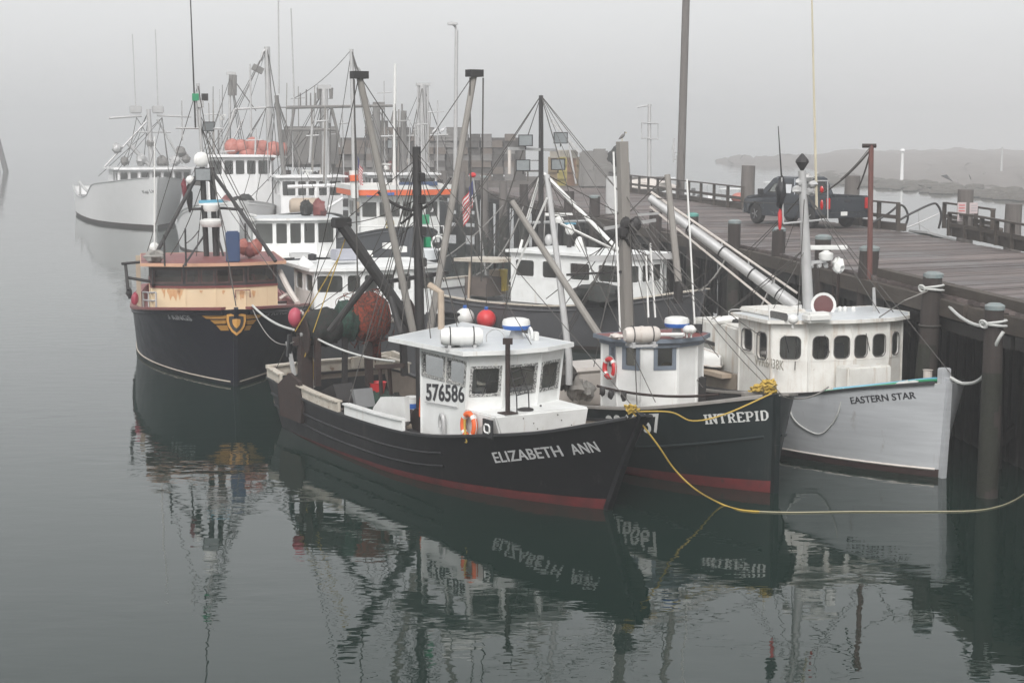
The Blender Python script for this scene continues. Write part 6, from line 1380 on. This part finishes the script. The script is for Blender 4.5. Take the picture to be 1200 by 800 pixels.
open_radar(r8, B8.P(453, 199, x=6), 1.4, .1); stick(B8, (462, 240), (463, 75), 7.0, .11, plastic_w, 'whip_antenna', r1=.07)
MB().ball(B8.P(457, 263, x=8.5), .25, 8, 6, (1, 1, 1.4)).build('yellow_float', yellow, r8, smooth=True); MB().box(B8.P(497, 257, x=8.4), (.4, .5, .5)).build('green_box', green, r8)
rail_run(r8, [B8.P(x_, 285, x=9.5 + k * .4) for k, x_ in enumerate((420, 440, 460, 480, 500, 520))], .9, .03, plastic_w)
# white mast with the american flag, tall white mast, others
m1 = stick(B8, (417, 300), (412, 58), 4.5, .14, galv); MB().tube([B8.P(412, 75, x=4.5), B8.P(420, 80, x=4.5), B8.P(425, 88, x=4.5)], .06, 6).build('mast_lamp_arm', galv, r8)
flag(r8, B8.P(419, 183, x=4.6), 1.5, 2.0, rz=R(20)); stick(B8, (420, 235), (414, 90), 4.8, .03, steel, 'flag_halyard')
B8.wires([(m1, B8.P(460, 285, x=6)), (m1, B8.P(380, 270, x=2)), (m1, B8.P(345, 60 + 55, x=0), .3)], r=.02)
# dark grey boat alongside the pier
B9 = workboat('dark grey boat lying along the pier with long white wheelhouse and faded name', (5.9, 53.2), 11.2, -41, 4.4, [(-.3, 1.75), (2.0, 1.42), (5, 1.36), (8, 1.5), (11.6, 2.1)], 8.6, 740, 790, 301, 5.4, 4, darkgrey, white, white, sidew=4, wy=(.62, .25), rad=.08, ov=.14, cap=capwhite, drop=.4, botm=rust)
r9 = B9.root
# starboard side of that house must reach back to the photograph's left corner
m9 = stick(B9, (634, 335), (634, 112), 3.6, .11, steel, 'mast', r1=.08)
for px, py in ((596, 210), (650, 210)): pass
MB().bar(B9.P(596, 174, x=3.6), B9.P(652, 176, x=3.6), .08, .1).build('light_yard', galv, r9)
for px, py in ((616, 164), (657, 161), (613, 193), (654, 192)): lamp(r9, B9.P(px, py, x=3.8), (.75, -.9, -.2), .26, 'flood_light')
MB().tube([B9.P(597, 176, x=3.6), B9.P(597, 204, x=3.6)], .06, 6).build('yard_post', plastic_d, r9)
MB().tube([B9.P(634, 203, x=3.6), B9.P(616, 264, x=3.0)], .06, 7).tube([B9.P(637, 203, x=3.6), B9.P(728, 296, x=6.2)], .07, 7).build('white_strut', plastic_w, r9, smooth=True)
MB().tube([B9.P(618, 261, x=3.6), B9.P(692, 259, x=3.6)], .06, 6).build('spreader', galv, r9)
open_radar(r9, B9.P(655, 253, x=4.2) - V((0, 0, .25)), 1.0, R(41)); MB().ball(B9.P(668, 269, x=4.4), .18, 12, 8, (1, 1, 1.2)).build('satellite_dome', plastic_w, r9, smooth=True)
p = B9.P(668, 262, x=4.3); MB().box((p.x, p.y, p.z), (.3, .34, .06)).build('blue_bracket', skyblue, r9); MB().tube([B9.P(667, 275, x=4.4), B9.P(667, 296, x=4.4)], .09, 8).build('dome_post', steel, r9)
MB().ball(B9.P(679, 288, x=4.8), .18, 10, 8, (1, 1, 1.9)).build('oval_dome', plastic_w, r9, smooth=True); MB().ball(B9.P(643, 281, x=4.2), .15, 10, 8, (1, 1, 1.4)).build('search_light', galv, r9, smooth=True)
MB().tube([B9.P(608, 298, x=3.4), B9.P(612, 281, x=3.4)], .05, 6).build('stub', plastic_w, r9)
B9.hulltext('Susan Marie', (617, 367), (655, 364), 6, letter_b, name='faded_name')
# after deck shelter and gear
MB().bar(B9.P(549, 303, x=.6), B9.P(598, 305, x=3.0), 1.4, .12).build('awning', capwhite, r9)
for px in (551, 580, 590): MB().tube([B9.P(px, 306, x=1.2), B9.P(px - 2, 350, x=1.2)], .05, 6).build('awning_post', rust if px > 560 else tanpaint, r9)
MB().box(B9.P(583, 330, x=1.6), (.5, .4, .9)).build('tan_box', tanpaint, r9); MB().box(B9.P(590, 328, x=1.9), (.25, .25, .8)).build('yellow_gate', yellow, r9); MB().box(B9.P(566, 335, x=1.4), (1.1, .8, .7)).build('gear_rack', deckwood, r9)
netball(r9, B9.P(702, 345, x=8.8), 1.0, .8, .35, net_d, 'net_mound', 71, 18, 10, .25); netball(r9, B9.P(745, 372, x=9.0), .2, .2, .4, redcap, 'red_gear', 72, 10, 8, .3)
st = stick(B9, (572, 340), (554, 207), .2, .04, galv, 'flag_staff'); MB().ball(st + V((0, 0, .06)), .1, 8, 6, (1.6, 1, 1)).build('staff_top', red, r9)
flag(r9, st - V((0, 0, .15)), 1.05, 1.75, rz=R(205))
B9.wires([(m9, B9.P(700, 340, x=9)), (m9, B9.P(560, 340, x=0)), (m9, V((11.4, 0, 2.2))), (m9, V((0, -1.5, 1.8))), (B9.P(634, 203, x=3.6), B9.P(545, 340, x=.2)), (B9.P(634, 203, x=3.6), B9.P(560, 300, x=.2))], r=.018)
for px, py, mt, lab in ((553, 371, plastic_w, 'white round fender hanging on the dark grey hull'), (578, 373, redbuoy, 'red round fender hanging on the dark grey hull')):
    p = B9.onhull(px, py); p.y -= .36; w_ = B9.W(p); o = empty('fender', w_); tag(o, lab, 'fender', 'round fenders on the dark grey hull'); MB().ball((0, 0, 0), .34, 18, 12).build('ball', mt, o, smooth=True); MB().lathe([(.07, .3), (.07, .42), (.04, .44)], (0, 0, 0), 'z', 8).build('eye', blue, o); MB().tube([(0, 0, .4), (0, .2, 1.2)], .015, 4).build('lanyard', rope_d, o)

# ================================================================== foggy trawlers
TR = Boat('trawler', (-27.6, 126.0), 27, -68, 7.2, [(-.4, 2.6), (6, 1.9), (13, 2.1), (17, 3.1), (21, 3.4), (24, 3.6), (28.4, 4.0)],
          'big white bowed trawler fading in fog at the far left of the fleet', rake=1.4, bottom=.25, bulwark=.8, full=1.15, cat='trawler', group='foggy trawlers at the back of the fleet')
b = TR; r0 = b.root; b.hull(white_far, rust, galv, deckgrey, inner=white_far, guard=galv, guards=(), NS=24, boot=rust)
xf = 19.5; a_, c_ = b.P(140, 199, x=xf), b.P(226, 199, x=xf); y0, y1, zt = a_.y, c_.y, a_.z; ft = [(13.5, y0), (xf - .8, y0), (xf, y0 + 1.6), (xf, y1 - 1.6), (xf - .8, y1), (13.5, y1)]
zb = 2.6; H = zt - zb; Lc_ = ft[3][1] - ft[2][1]; l1 = (V(ft[2]) - V(ft[1])).length; w0, w1 = H - .95, H - .2
house(r0, ft, zb, zt, white_far, {2: [(Lc_ * (k + .08) / 3, Lc_ * (k + .92) / 3, w0, w1) for k in range(3)], 1: [(.15, .85, w0, w1), (1.0, l1 - .12, w0, w1)], 3: [(.12, l1 * .48, w0, w1), (l1 * .54, l1 - .12, w0, w1)], 0: [(2.6, 3.4, w0, w1), (3.9, 4.8, w0, w1)]}, 'wheelhouse', None, galv, .06, .1)
roof(r0, offset_poly(ft, .35), zt, galv, .16, .1, white_far)
def tp_(px, py, x=17.0): return b.P(px, py, x=x)
MB().tube([tp_(178, 196), tp_(174, 128)], [.25, .18], 9).build('mast', galv, r0, smooth=True)
for q0_, q1_, r_ in (((123, 195), (172, 142), .09), ((214, 192), (184, 140), .09), ((128, 138.5), (166, 136), .1), ((184, 135.5), (224, 137), .08), ((160, 155), (200, 155), .06), ((176, 195), (150, 168), .18)): MB().tube([tp_(*q0_), tp_(*q1_)], r_, 7).build('mast_strut', galv, r0, smooth=True)
for px in (159, 185): MB().box(tp_(px, 128.5), (.5, .95, .65)).build('radar_box', galv, r0, bevel=.08)
for px in ((159, 125, 155, 40), (185, 125, 182, 35), (213, 165, 213, 118)): MB().tube([tp_(px[0], px[1]), tp_(px[2], px[3])], .045, 5).build('whip_antenna', galv, r0)
for px, py, s_ in ((146, 189, .35), (165, 187, .45), (176, 168, .35), (190, 190, .5), (205, 188, .4), (218, 186, .35), (137, 174, .4), (212, 178, .4)): netball(r0, tp_(px, py), s_, s_, s_, galv if px % 2 else tarp, 'roof_gear', px, 10, 7, .3)
MB().tube(smooth_path([b.P(93, 213, x=2), b.P(100, 222, x=3), b.P(110, 228, x=5), b.P(122, 229, x=9)], 4), .12, 6).build('stern_rail', galv, r0, smooth=True); MB().tube([b.P(94, 213, x=2), b.P(94, 240, x=2)], .1, 6).build('stern_post', galv, r0)
MB().box(b.P(124, 247, x=11) , (3.0, 1.2, 3.0)).build('gallows_frame', tarp, r0)
MB().tube([b.P(134, 205, x=13), b.P(134, 232, x=13)], .1, 6).build('post', galv, r0); MB().tube(sag(b.P(126, 229, x=12), b.P(225, 211, x=22), .0, 4), .14, 6).build('bow_rail', galv, r0)
b.hulltext('Kap Lia', (168, 227), (187, 225.5), 3.8, letter_b, name='boat_name')
def trawler(label, bow, L, deg, B, sh, xf, pl, pr, pyr, ls, nw, hullm=slate, extra=None):
    t = workboat(label, bow, L, deg, B, sh, xf, pl, pr, pyr, ls, nw, hullm, white_far, white_far, galv, sidew=2, wy=(.9, .2), rad=.08, ov=.3, drop=.3); tag(t.root, label, 'trawler', 'foggy trawlers at the back of the fleet'); t.root.name = 'trawler'; return t
T1 = trawler('white trawler carrying coral red buoys on its roof behind the navy boat mast', (-16.2, 96), 18, -76, 6.4, [(-.3, 2), (8, 1.8), (13, 2.6), (18.8, 3.4)], 12.5, 244, 318, 184, 5, 5, white_far)
for k, (px, py) in enumerate(((272, 172), (283, 171), (296, 170), (308, 172), (321, 175), (332, 175), (302, 180), (290, 180), (315, 181))):
    w_ = T1.W(T1.P(px, py, x=9.5)); o = netball(None, (0, 0, 0), .52 + .06 * math.sin(k * 2), .5, .46 + .05 * math.cos(k * 3), coral, 'buoy', 30 + k, 12, 8, .05); o.location = w_; tag(o, '%s coral red buoy heaped on the foggy trawler roof' % ['leftmost', 'second', 'third', 'fourth', 'sixth', 'rightmost', 'lower right', 'lower left', 'lower far right'][k], 'buoy', 'coral red buoys heaped on the trawler roof')
MB().box(T1.P(278, 178, x=9), (1.0, 1.0, .9)).build('blue_tote', paint('dull_blue_tote', (0.12, 0.25, 0.36), None, .4, 3, .6), T1.root, bevel=.08); MB().bar(T1.P(270, 184, x=9.5), T1.P(340, 184, x=9.5), .9, .12).build('buoy_rack', galv, T1.root)
mm = stick(T1, (318, 250), (313, 55), 6, .24, galv); MB().tube(smooth_path([T1.P(313, 57, x=6), T1.P(308, 62, x=6), T1.P(306, 72, x=6)], 3), .1, 6).build('lamp_arm', galv, T1.root); MB().bar(T1.P(296, 78, x=6), T1.P(308, 84, x=6), .5, .4).build('mast_lamp', tarp, T1.root)
stick(T1, (268, 180), (270, 90), 8, .09); stick(T1, (258, 185), (275, 128), 8, .12); stick(T1, (275, 128), (312, 126), 8, .08); stick(T1, (262, 185), (285, 140), 8, .08); stick(T1, (296, 240), (293, 75), 9, .07)
for px in (270, 274): stick(T1, (px, 112), (px + 1, 88), 8, .18, tarp, 'hanging_line')
MB().box(T1.P(271, 86, x=8), (.3, .6, .2)).build('mast_cap', galv, T1.root)
open_radar(T1.root, T1.P(260, 141, x=8), 2.4, .1); T1.wires([(mm, T1.P(345, 240, x=9)), (mm, T1.P(255, 180, x=9)), (T1.P(270, 88, x=8), T1.P(300, 130, x=8)), (T1.P(312, 126, x=8), T1.P(345, 126, x=8))], r=.03)
T2 = trawler('low white cabin trawler with a tan tank on deck behind the five window boat', (-11.4, 92), 16, -75, 5.6, [(-.3, 1.8), (7, 1.7), (11, 2.2), (16.7, 2.9)], 11, 330, 402, 208, 4, 5, slate)
MB().lathe([(.1, -.95), (.4, -.9), (.5, -.75), (.5, .75), (.4, .9), (.1, .95)], T2.P(358, 242, x=13), 'y', 16).build('tan_tank', tanpaint, T2.root, smooth=True)
MB().tube([T2.P(337, 214 + 5, x=12), T2.P(402, 214 + 3, x=12)], .12, 6).build('gantry_bar', white_far, T2.root); stick(T2, (370, 243), (371, 218), 12, .14, white_far, 'gantry_post'); stick(T2, (385, 243), (402, 232), 12, .1, white_far, 'gantry_brace')
m2 = stick(T2, (384, 282), (380, 104), 9.5, .26, galv); MB().box(T2.P(380, 102, x=9.5), (.3, .8, .25)).build('mast_cap', galv, T2.root)
for px in (373.5, 388): stick(T2, (px, 103), (px, 116), 9.5, .13, tarp, 'block')
stick(T2, (337, 250), (324, 112), 9, .16, tarp)
for a_, c_ in (((338, 172), (345, 126)), ((345, 126), (388, 125)), ((388, 125), (402, 180)), ((338, 152), (396, 152)), ((335, 126), (460, 124))): stick(T2, a_, c_, 10, .1, tarp, 'gantry')
for px in (352, 359, 364, 370): stick(T2, (px, 127), (px, 113 - (px % 3) * 4), 10, .05, tarp, 'antenna')
stick(T2, (345, 124), (341, 10), 10, .05, galv, 'whip_antenna'); stick(T2, (327, 110), (326, -20), 10, .05, galv, 'whip_antenna')
MB().box(T2.P(363, 172, x=2), (4, 3.2, 2.6)).build('net_drum_house', tarp, T2.root, bevel=.2)
open_radar(T2.root, T2.P(360, 206, x=10), 1.6, .2)
T3 = trawler('foggy trawler with twin pale masts in front of the long shed', (-5.6, 106), 16, -78, 5.6, [(-.3, 1.8), (7, 1.8), (11, 2.3), (16.7, 3.0)], 11, 436, 512, 205, 4, 5, slate)
for px in (494, 499, 504): pass
m3 = stick(T3, (497, 215), (495, 99), 8, .3, galv); stick(T3, (502, 215), (501, 99), 8, .1, galv); stick(T3, (489, 170), (490, 99), 8, .08, galv); MB().box(T3.P(496, 99, x=8), (.3, 1.0, .2)).build('mast_cap', galv, T3.root)
m4 = stick(T3, (442, 210), (441, 122), 8, .32, tarp); MB().box(T3.P(444, 124, x=8), (.4, .8, .5)).build('mast_cap', tarp, T3.root); stick(T3, (472, 205), (473, 130), 8, .26, tarp); stick(T3, (460, 145), (463, 130), 8, .2, tarp)
stick(T3, (438, 160), (525, 158), 8, .07); lamp(T3.root, T3.P(460, 168, x=9), (1, 0, -.3), .4)
T3.wires([(m3, T3.P(535, 210, x=8)), (m3, T3.P(470, 215, x=8)), (m4, T3.P(410, 210, x=8))], r=.03)
for px, py in ((510, 165), (518, 162)):
    w_ = T3.W(T3.P(px, 158, x=8)); o = empty('gull', w_); tag(o, 'tiny gull perched on the foggy yard, %s of two' % ('left' if px == 510 else 'right'), 'bird', 'gulls on the foggy yard')
    MB().lathe([(.01, -.3), (.08, -.15), (.12, 0), (.1, .12), (.02, .24)], (0, 0, .3), 'x', 8, Matrix.Rotation(R(-35), 3, 'Y')).ball((.18, 0, .5), .07, 8, 6).build('body', gullwhite, o, smooth=True)

# ================================================================== small craft beyond the pier
def tboat(px, py, Y, label, seed, top=True, s_=1.0):
    q = atY(px, 0, Y); o = empty('motorboat', (q.x, Y, 0), R(seed * 57 % 360)); tag(o, label, 'motorboat', 'small boats moored beyond the pier'); mb = MB(); vs = []; n = 10
    for i in range(n + 1):
        t = i / n; w_ = 1.0 * (1 - max(0, (t - .5) / .5) ** 2) + .02
        for k, (f, z) in enumerate(((.75, -.1), (1, .75 + .25 * t))):
            for sg in (-1, 1): vs.append((-2.8 + 5.8 * t * (1 if k else .93), sg * w_ * f, z))
    mb.add(vs, [(4 * i + a, 4 * i + 4 + a, 4 * i + 4 + a + 2, 4 * i + a + 2) for i in range(n) for a in (0, 1)] + [(0, 1, 3, 2)]); mb.add([(v[0], v[1], .45) for v in vs if v[2] > .3][::1], [(2 * i, 2 * i + 1, 2 * i + 3, 2 * i + 2) for i in range(n)]); mb.build('hull', white_far, o, smooth=True)
    MB().box((-.2, 0, .9), (.8, .9, 1.0)).build('console', white_far, o, bevel=.05); MB().box((-2.9, 0, .7), (.5, .5, .9)).build('outboard', blackpaint, o, bevel=.08)
    if top:
        MB().box((-.1, 0, 2.3), (2.0, 1.7, .1)).build('hard_top', white_far, o, bevel=.03)
        for x_, y_ in ((-1, -.7), (-1, .7), (.8, -.7), (.8, .7)): MB().tube([(x_ * .8, y_ * .8, .8), (x_, y_, 2.28)], .035, 5).build('top_post', galv, o)
tboat(786, 0, 190, 'small hard topped boat just left of the tall pier pole', 3); tboat(836, 0, 165, 'small hard topped boat seen through the railing right of the tall pole', 5); tboat(861, 0, 150, 'pale hard topped boat moored nearest the square topped pile', 9); tboat(912, 0, 172, 'foggy hard topped boat seen above the truck cab', 4)
tboat(815, 0, 130, 'low open boat visible between the railing posts', 7, False); tboat(1085, 0, 84, 'white boat beyond the gangway gap with blue bottles', 2, False)
sm = empty('sailboat_mast', atY(761, 200, 150)); sm.location.z = 0; tag(sm, 'pale mast with a square frame standing in fog beyond the pier', 'mast')
q0 = V((sm.location.x, 150, 0))
MB().tube([(0, 0, 0), atY(761, 122, 150) - q0], [.25, .16], 7).build('spar', galv, sm, smooth=True)
fr_ = [atY(x, y, 149.8) - q0 for x, y in ((752, 144), (771, 145), (771, 163), (752, 162))]; MB().tube(fr_, .08, 5, closed=True).build('square_frame', galv, sm); MB().tube([atY(747, 126, 150) - q0, atY(764, 123, 150) - q0], .07, 5).build('yard', galv, sm)
am = empty('antenna_mast', atY(793, 200, 140)); am.location.z = 0; tag(am, 'short foggy antenna mast with a double dish left of the pier pole', 'mast'); q0 = V((am.location.x, 140, 0))
MB().tube([(0, 0, 0), atY(794, 182, 140) - q0], .12, 6).build('spar', galv, am); MB().tube([atY(789, 190, 140) - q0, atY(790, 162, 140) - q0], .07, 5).build('aerial', galv, am); MB().bar(atY(789, 176, 140) - q0, atY(789.5, 169, 140) - q0, .2).build('panel', galv, am); MB().tube([atY(x, y, 140) - q0 for x, y in ((790, 179), (799, 179), (799, 187), (790, 187))], .06, 5, closed=True).build('loop_frame', galv, am)
dm = empty('daymark', atY(1063, 0, 262)); dm.location.z = 0; tag(dm, 'slim white channel marker post standing off the mudflat', 'marker post'); MB().tube([(0, 0, -1), (0, 0, 4.6)], [.3, .2], 7).build('post', white_far, dm, smooth=True); MB().lathe([(.3, 0), (.45, .2), (.3, .5), (.02, .6)], (0, 0, 4.6), 'z', 8).build('top_mark', white_far, dm)
dm2 = empty('daymark', atY(1181, 0, 300)); dm2.location.z = 0; tag(dm2, 'faint pole standing on the mudflat near the right edge', 'marker post'); MB().tube([(0, 0, -1), (0, 0, 5.2)], [.25, .15], 7).build('post', galv, dm2, smooth=True)

# ================================================================== mooring lines
def wpt(b, px, py, x=None, y=None, z=None): return b.W(b.P(px, py, x=x, y=y, z=z))
def path(pts, k=6): return smooth_path(pts, k)
bowE = EA.W((12.4, 0, 2.0)); bowI = IN.W((11.0, 0, 2.0)); bowS = ES.W((11.65, 0, 2.15))
rope('mooring_rope', path([bowE, atY(770, 520, 29.9), atY(790, 549, 30.2), atY(815, 573, 30.3), at(845, 590, .03), at(868, 597, .012), at(890, 599, .012)]), .017, rope_y, 'yellow rope dropping from the nearest black bow into the water', n=6)
rope('floating_rope', path([at(890, 599, .012), at(930, 600, .012), at(1000, 599, .012), at(1080, 599, .012), at(1140, 598, .012), at(1170, 593, .012), at(1190, 585, .012), at(1210, 572, .012)]), .014, paint('pale_floating_line', (0.36, 0.33, 0.22), None, .5, 9, .7), 'pale line floating on the water in front of the grey hull')
rope('bow_line', path([bowE + V((0, 0, .02)), EA.W(V((12.4, 0, 0))).lerp(bowI, .25) + V((0, 0, 1.42)), atY(812, 493, 30.6), atY(850, 485, 31.2), bowI + V((-.1, 0, .02))]), .016, rope_y, 'yellow rope slung between the two black bows', n=6)
a_ = p2 - V((0, 0, .95)); c_ = p1 - V((.0, .0, .5))
rope('pile_rope', sag(a_ + V((.25, -.1, .35)), c_ + V((-.2, -.15, .1)), .13), .035, rope_w, 'white rope sagging between the two nearest piles', n=7)
rope('bow_line', path([c_ + V((.1, -.28, .02)), atY(1168, 402, 31.4), atY(1160, 428, 31.9), atY(1146, 446, 32.4), atY(1128, 449, 33), bowS]), .035, rope_w, 'white rope looping from the rightmost pile to the grey bow', n=7)
rope('bow_line', [p2 - V((.1, .1, .35)), atY(1060, 352, 35), ES.W(ES.P(1030, 372, x=8.4))], .014, rope_g, 'thin line from the stout pile down to the grey boat roof')
for nm_, pp_, rr_, lab_ in (('pile_lashing', p2 - V((.03, 0, .34)), .26, 'white rope turns lashed round the capped leaning pile'), ('pile_lashing', c_ + V((0, 0, .12)), .235, 'white rope turns lashed round the rightmost pile')):
    mb = MB(); mb.torus(pp_, rr_, .026, (.1, .05, 1), 18, 5); mb.torus(pp_ + V((0, 0, .06)), rr_, .026, (-.12, .08, 1), 18, 5); mb.torus(pp_ + V((-.25, -.12, .03)), .08, .024, (.6, .5, .3), 10, 5)
    tag(mb.build(nm_, rope_w, None, smooth=True), lab_, 'rope')
s0, s1 = ES.onhull(920, 470), ES.onhull(988, 470); mids = []
for px, py in ((930, 488), (945, 502), (962, 508), (975, 498), (984, 482)): q = ES.onhull(px, py); q.y -= .03; mids.append(q)
s0.z = ES.sheer(s0.x) + .06; s1.z = ES.sheer(s1.x) + .06
rope('hull_line', path([ES.W(s0)] + [ES.W(q) for q in mids] + [ES.W(s1)]), .016, rope_w, 'thin grey rope hanging in a loop down the grey hull')
k0 = KI.W(KI.onhull(296, 362, 1)) + V((0, 0, .1)); e0 = EA.W(EA.P(344, 386, x=.8)); e1 = EA.W(EA.P(372, 397, x=1.3)); e2 = EA.W(EA.P(462, 423, x=5.0))
rope('stern_line', sag(k0, e0, .12), .032, rope_w, 'pale rope from the navy bow to the black boat gallows', n=6)
rope('slack_line', sag(k0 - V((0, 0, .1)), e0 - V((0, 0, .3)), .4), .014, rope_g, 'thin slack line drooping beneath the pale rope at the navy bow')
rope('deck_line', sag(e1, e2, .1), .028, rope_w, 'pale rope crossing the black boat work deck')
rope('spring_line', sag(IN.W((11.1, 0, 2.0)), ES.W((9.6, -1.6, 1.75)), .15), .018, rope_g, 'grey rope between the second black bow and the grey boat')
for a_, c_, d_, lab in ((B9.W((11.5, 0, 2.1)), p6 - V((0, 0, .6)), .3, 'line from the dark grey bow to the ragged pile'), (B9.W((0, 1.5, 1.8)), atY(614, 240, 90), .8, 'slack line from the dark grey stern to a far pile'), (B7.W((.2, 1, 1.3)), atY(590, 240, 95), 1.0, 'slack line running from the white cabin boat toward the pier bend'),
                        (B9.W((3.6, 1.2, 2.2)), atY(640, 225, 82), 1.2, 'heavy slack rope beside the drooping flag'), (ES.W((.4, 1.6, 1.4)), p5 - V((0, 0, 1.2)), .2, 'line from the grey boat stern to a pile under the boom')):
    rope('mooring_line', sag(a_, c_, d_), .03, rope_g, lab)
# steel ladder frame hung on the pier face
lf = empty('pier_ladder', (nearX(43) - .25, 43, 0)); tag(lf, 'rusty ladder frame on the pier face behind the grey boat roof', 'ladder')
for k in (-1, 1): MB().tube([(0, k * .28, .4), (0, k * .28, DZ + .1)], .04, 6).build('side_rail', rust, lf)
for k in range(9): MB().tube([(0, -.28, .6 + .33 * k), (0, .28, .6 + .33 * k)], .025, 5).build('rung', rust, lf)

# ================================================================== extra running rigging on the boats behind
rn = random.Random(77)
def rig(b, tops, n, r, xs_, ys_, zs_):
    for k in range(n):
        t = rn.choice(tops); q = V((rn.uniform(*xs_), rn.uniform(*ys_), rn.uniform(*zs_)))
        b.wires([(t, q, rn.choice((0, 0, .15, .4)))], r=r)
rig(T1, [mm, T1.P(270, 90, x=8), T1.P(312, 126, x=8)], 14, .022, (0, 17), (-3, 3), (2, 5))
rig(T2, [m2, T2.P(345, 126, x=10), T2.P(388, 125, x=10), T2.P(324, 112, x=9)], 16, .022, (0, 15), (-2.6, 2.6), (2, 5))
rig(T3, [m3, m4, T3.P(473, 130, x=8)], 14, .022, (0, 15), (-2.6, 2.6), (2, 4.5))
rig(B8, [m1, B8.P(463, 120, x=7)], 10, .016, (0, 13), (-2.2, 2.2), (2, 4))
rig(TR, [tp_(174, 130), tp_(160, 138), tp_(190, 138)], 10, .03, (10, 27), (-3.5, 3.5), (3, 5))
rig(B9, [m9, B9.P(634, 203, x=3.6)], 12, .014, (0, 11), (-2, 2), (1.6, 3.2))
rig(IN, [tw(.62), tw(.75), tw(.6)], 10, .011, (2, 10), (-2, 2), (1.3, 2.9))
rig(EA, [mast(5.3), mast(5.9), mast(6.6)], 10, .010, (.5, 6), (-1.8, 1.8), (1.2, 3.2))
rig(ES, [ES.P(943, 225, x=6.2), ES.P(945, 290, x=6.2)], 8, .010, (1, 8.2), (-2, 2), (1.4, 3.1))
rig(KI, [KI.P(236, 150, x=11.2), KI.P(240, 205, x=11.2)], 6, .014, (6, 14), (-2.4, 2.4), (1.8, 3.2))
rig(B6, [B6.P(352, 190, x=6)], 1, .014, (6, 12), (-2, 2), (2, 3))

rn = random.Random(5)
for b_, x0, x1, n_ in ((T1, 246, 330, 9), (T2, 330, 405, 10), (T3, 430, 520, 8), (B8, 415, 520, 5), (B6, 300, 395, 4)):
    for k in range(n_):
        px = rn.uniform(x0, x1); y0_ = rn.uniform(190, 225); y1_ = rn.uniform(95, 165); xx = rn.uniform(5, 11); stick(b_, (px, y0_), (px + rn.uniform(-3, 3), y1_), xx, rn.choice((.03, .045, .07)), rn.choice((galv, spar, tarp, galv)), 'aerial')
        if k % 3 == 0: stick(b_, (px - rn.uniform(4, 12), y1_ + 14), (px + rn.uniform(4, 12), y1_ + 13), xx, .04, galv, 'yard')
        if k % 2: netball(b_.root, b_.P(px + rn.uniform(-8, 8), rn.uniform(185, 200) if b_ in (T1, T3) else rn.uniform(200, 225) if b_ is T2 else rn.uniform(232, 250), x=7), rn.uniform(.2, .5), .3, rn.uniform(.2, .4), rn.choice((tarp, net_d, plastic_d, galv, redcap)), 'deck_gear', 300 + k, 10, 7, .35)
for k in range(12):   # nets and gear on the decks of the boats behind the navy one
    netball(T1.root, T1.P(rn.uniform(262, 300), rn.uniform(232, 262), x=15), rn.uniform(.35, .8), .5, rn.uniform(.3, .7), rn.choice((net_d, net_g, redcap, tarp)), 'net_heap', 400 + k, 12, 8, .3)
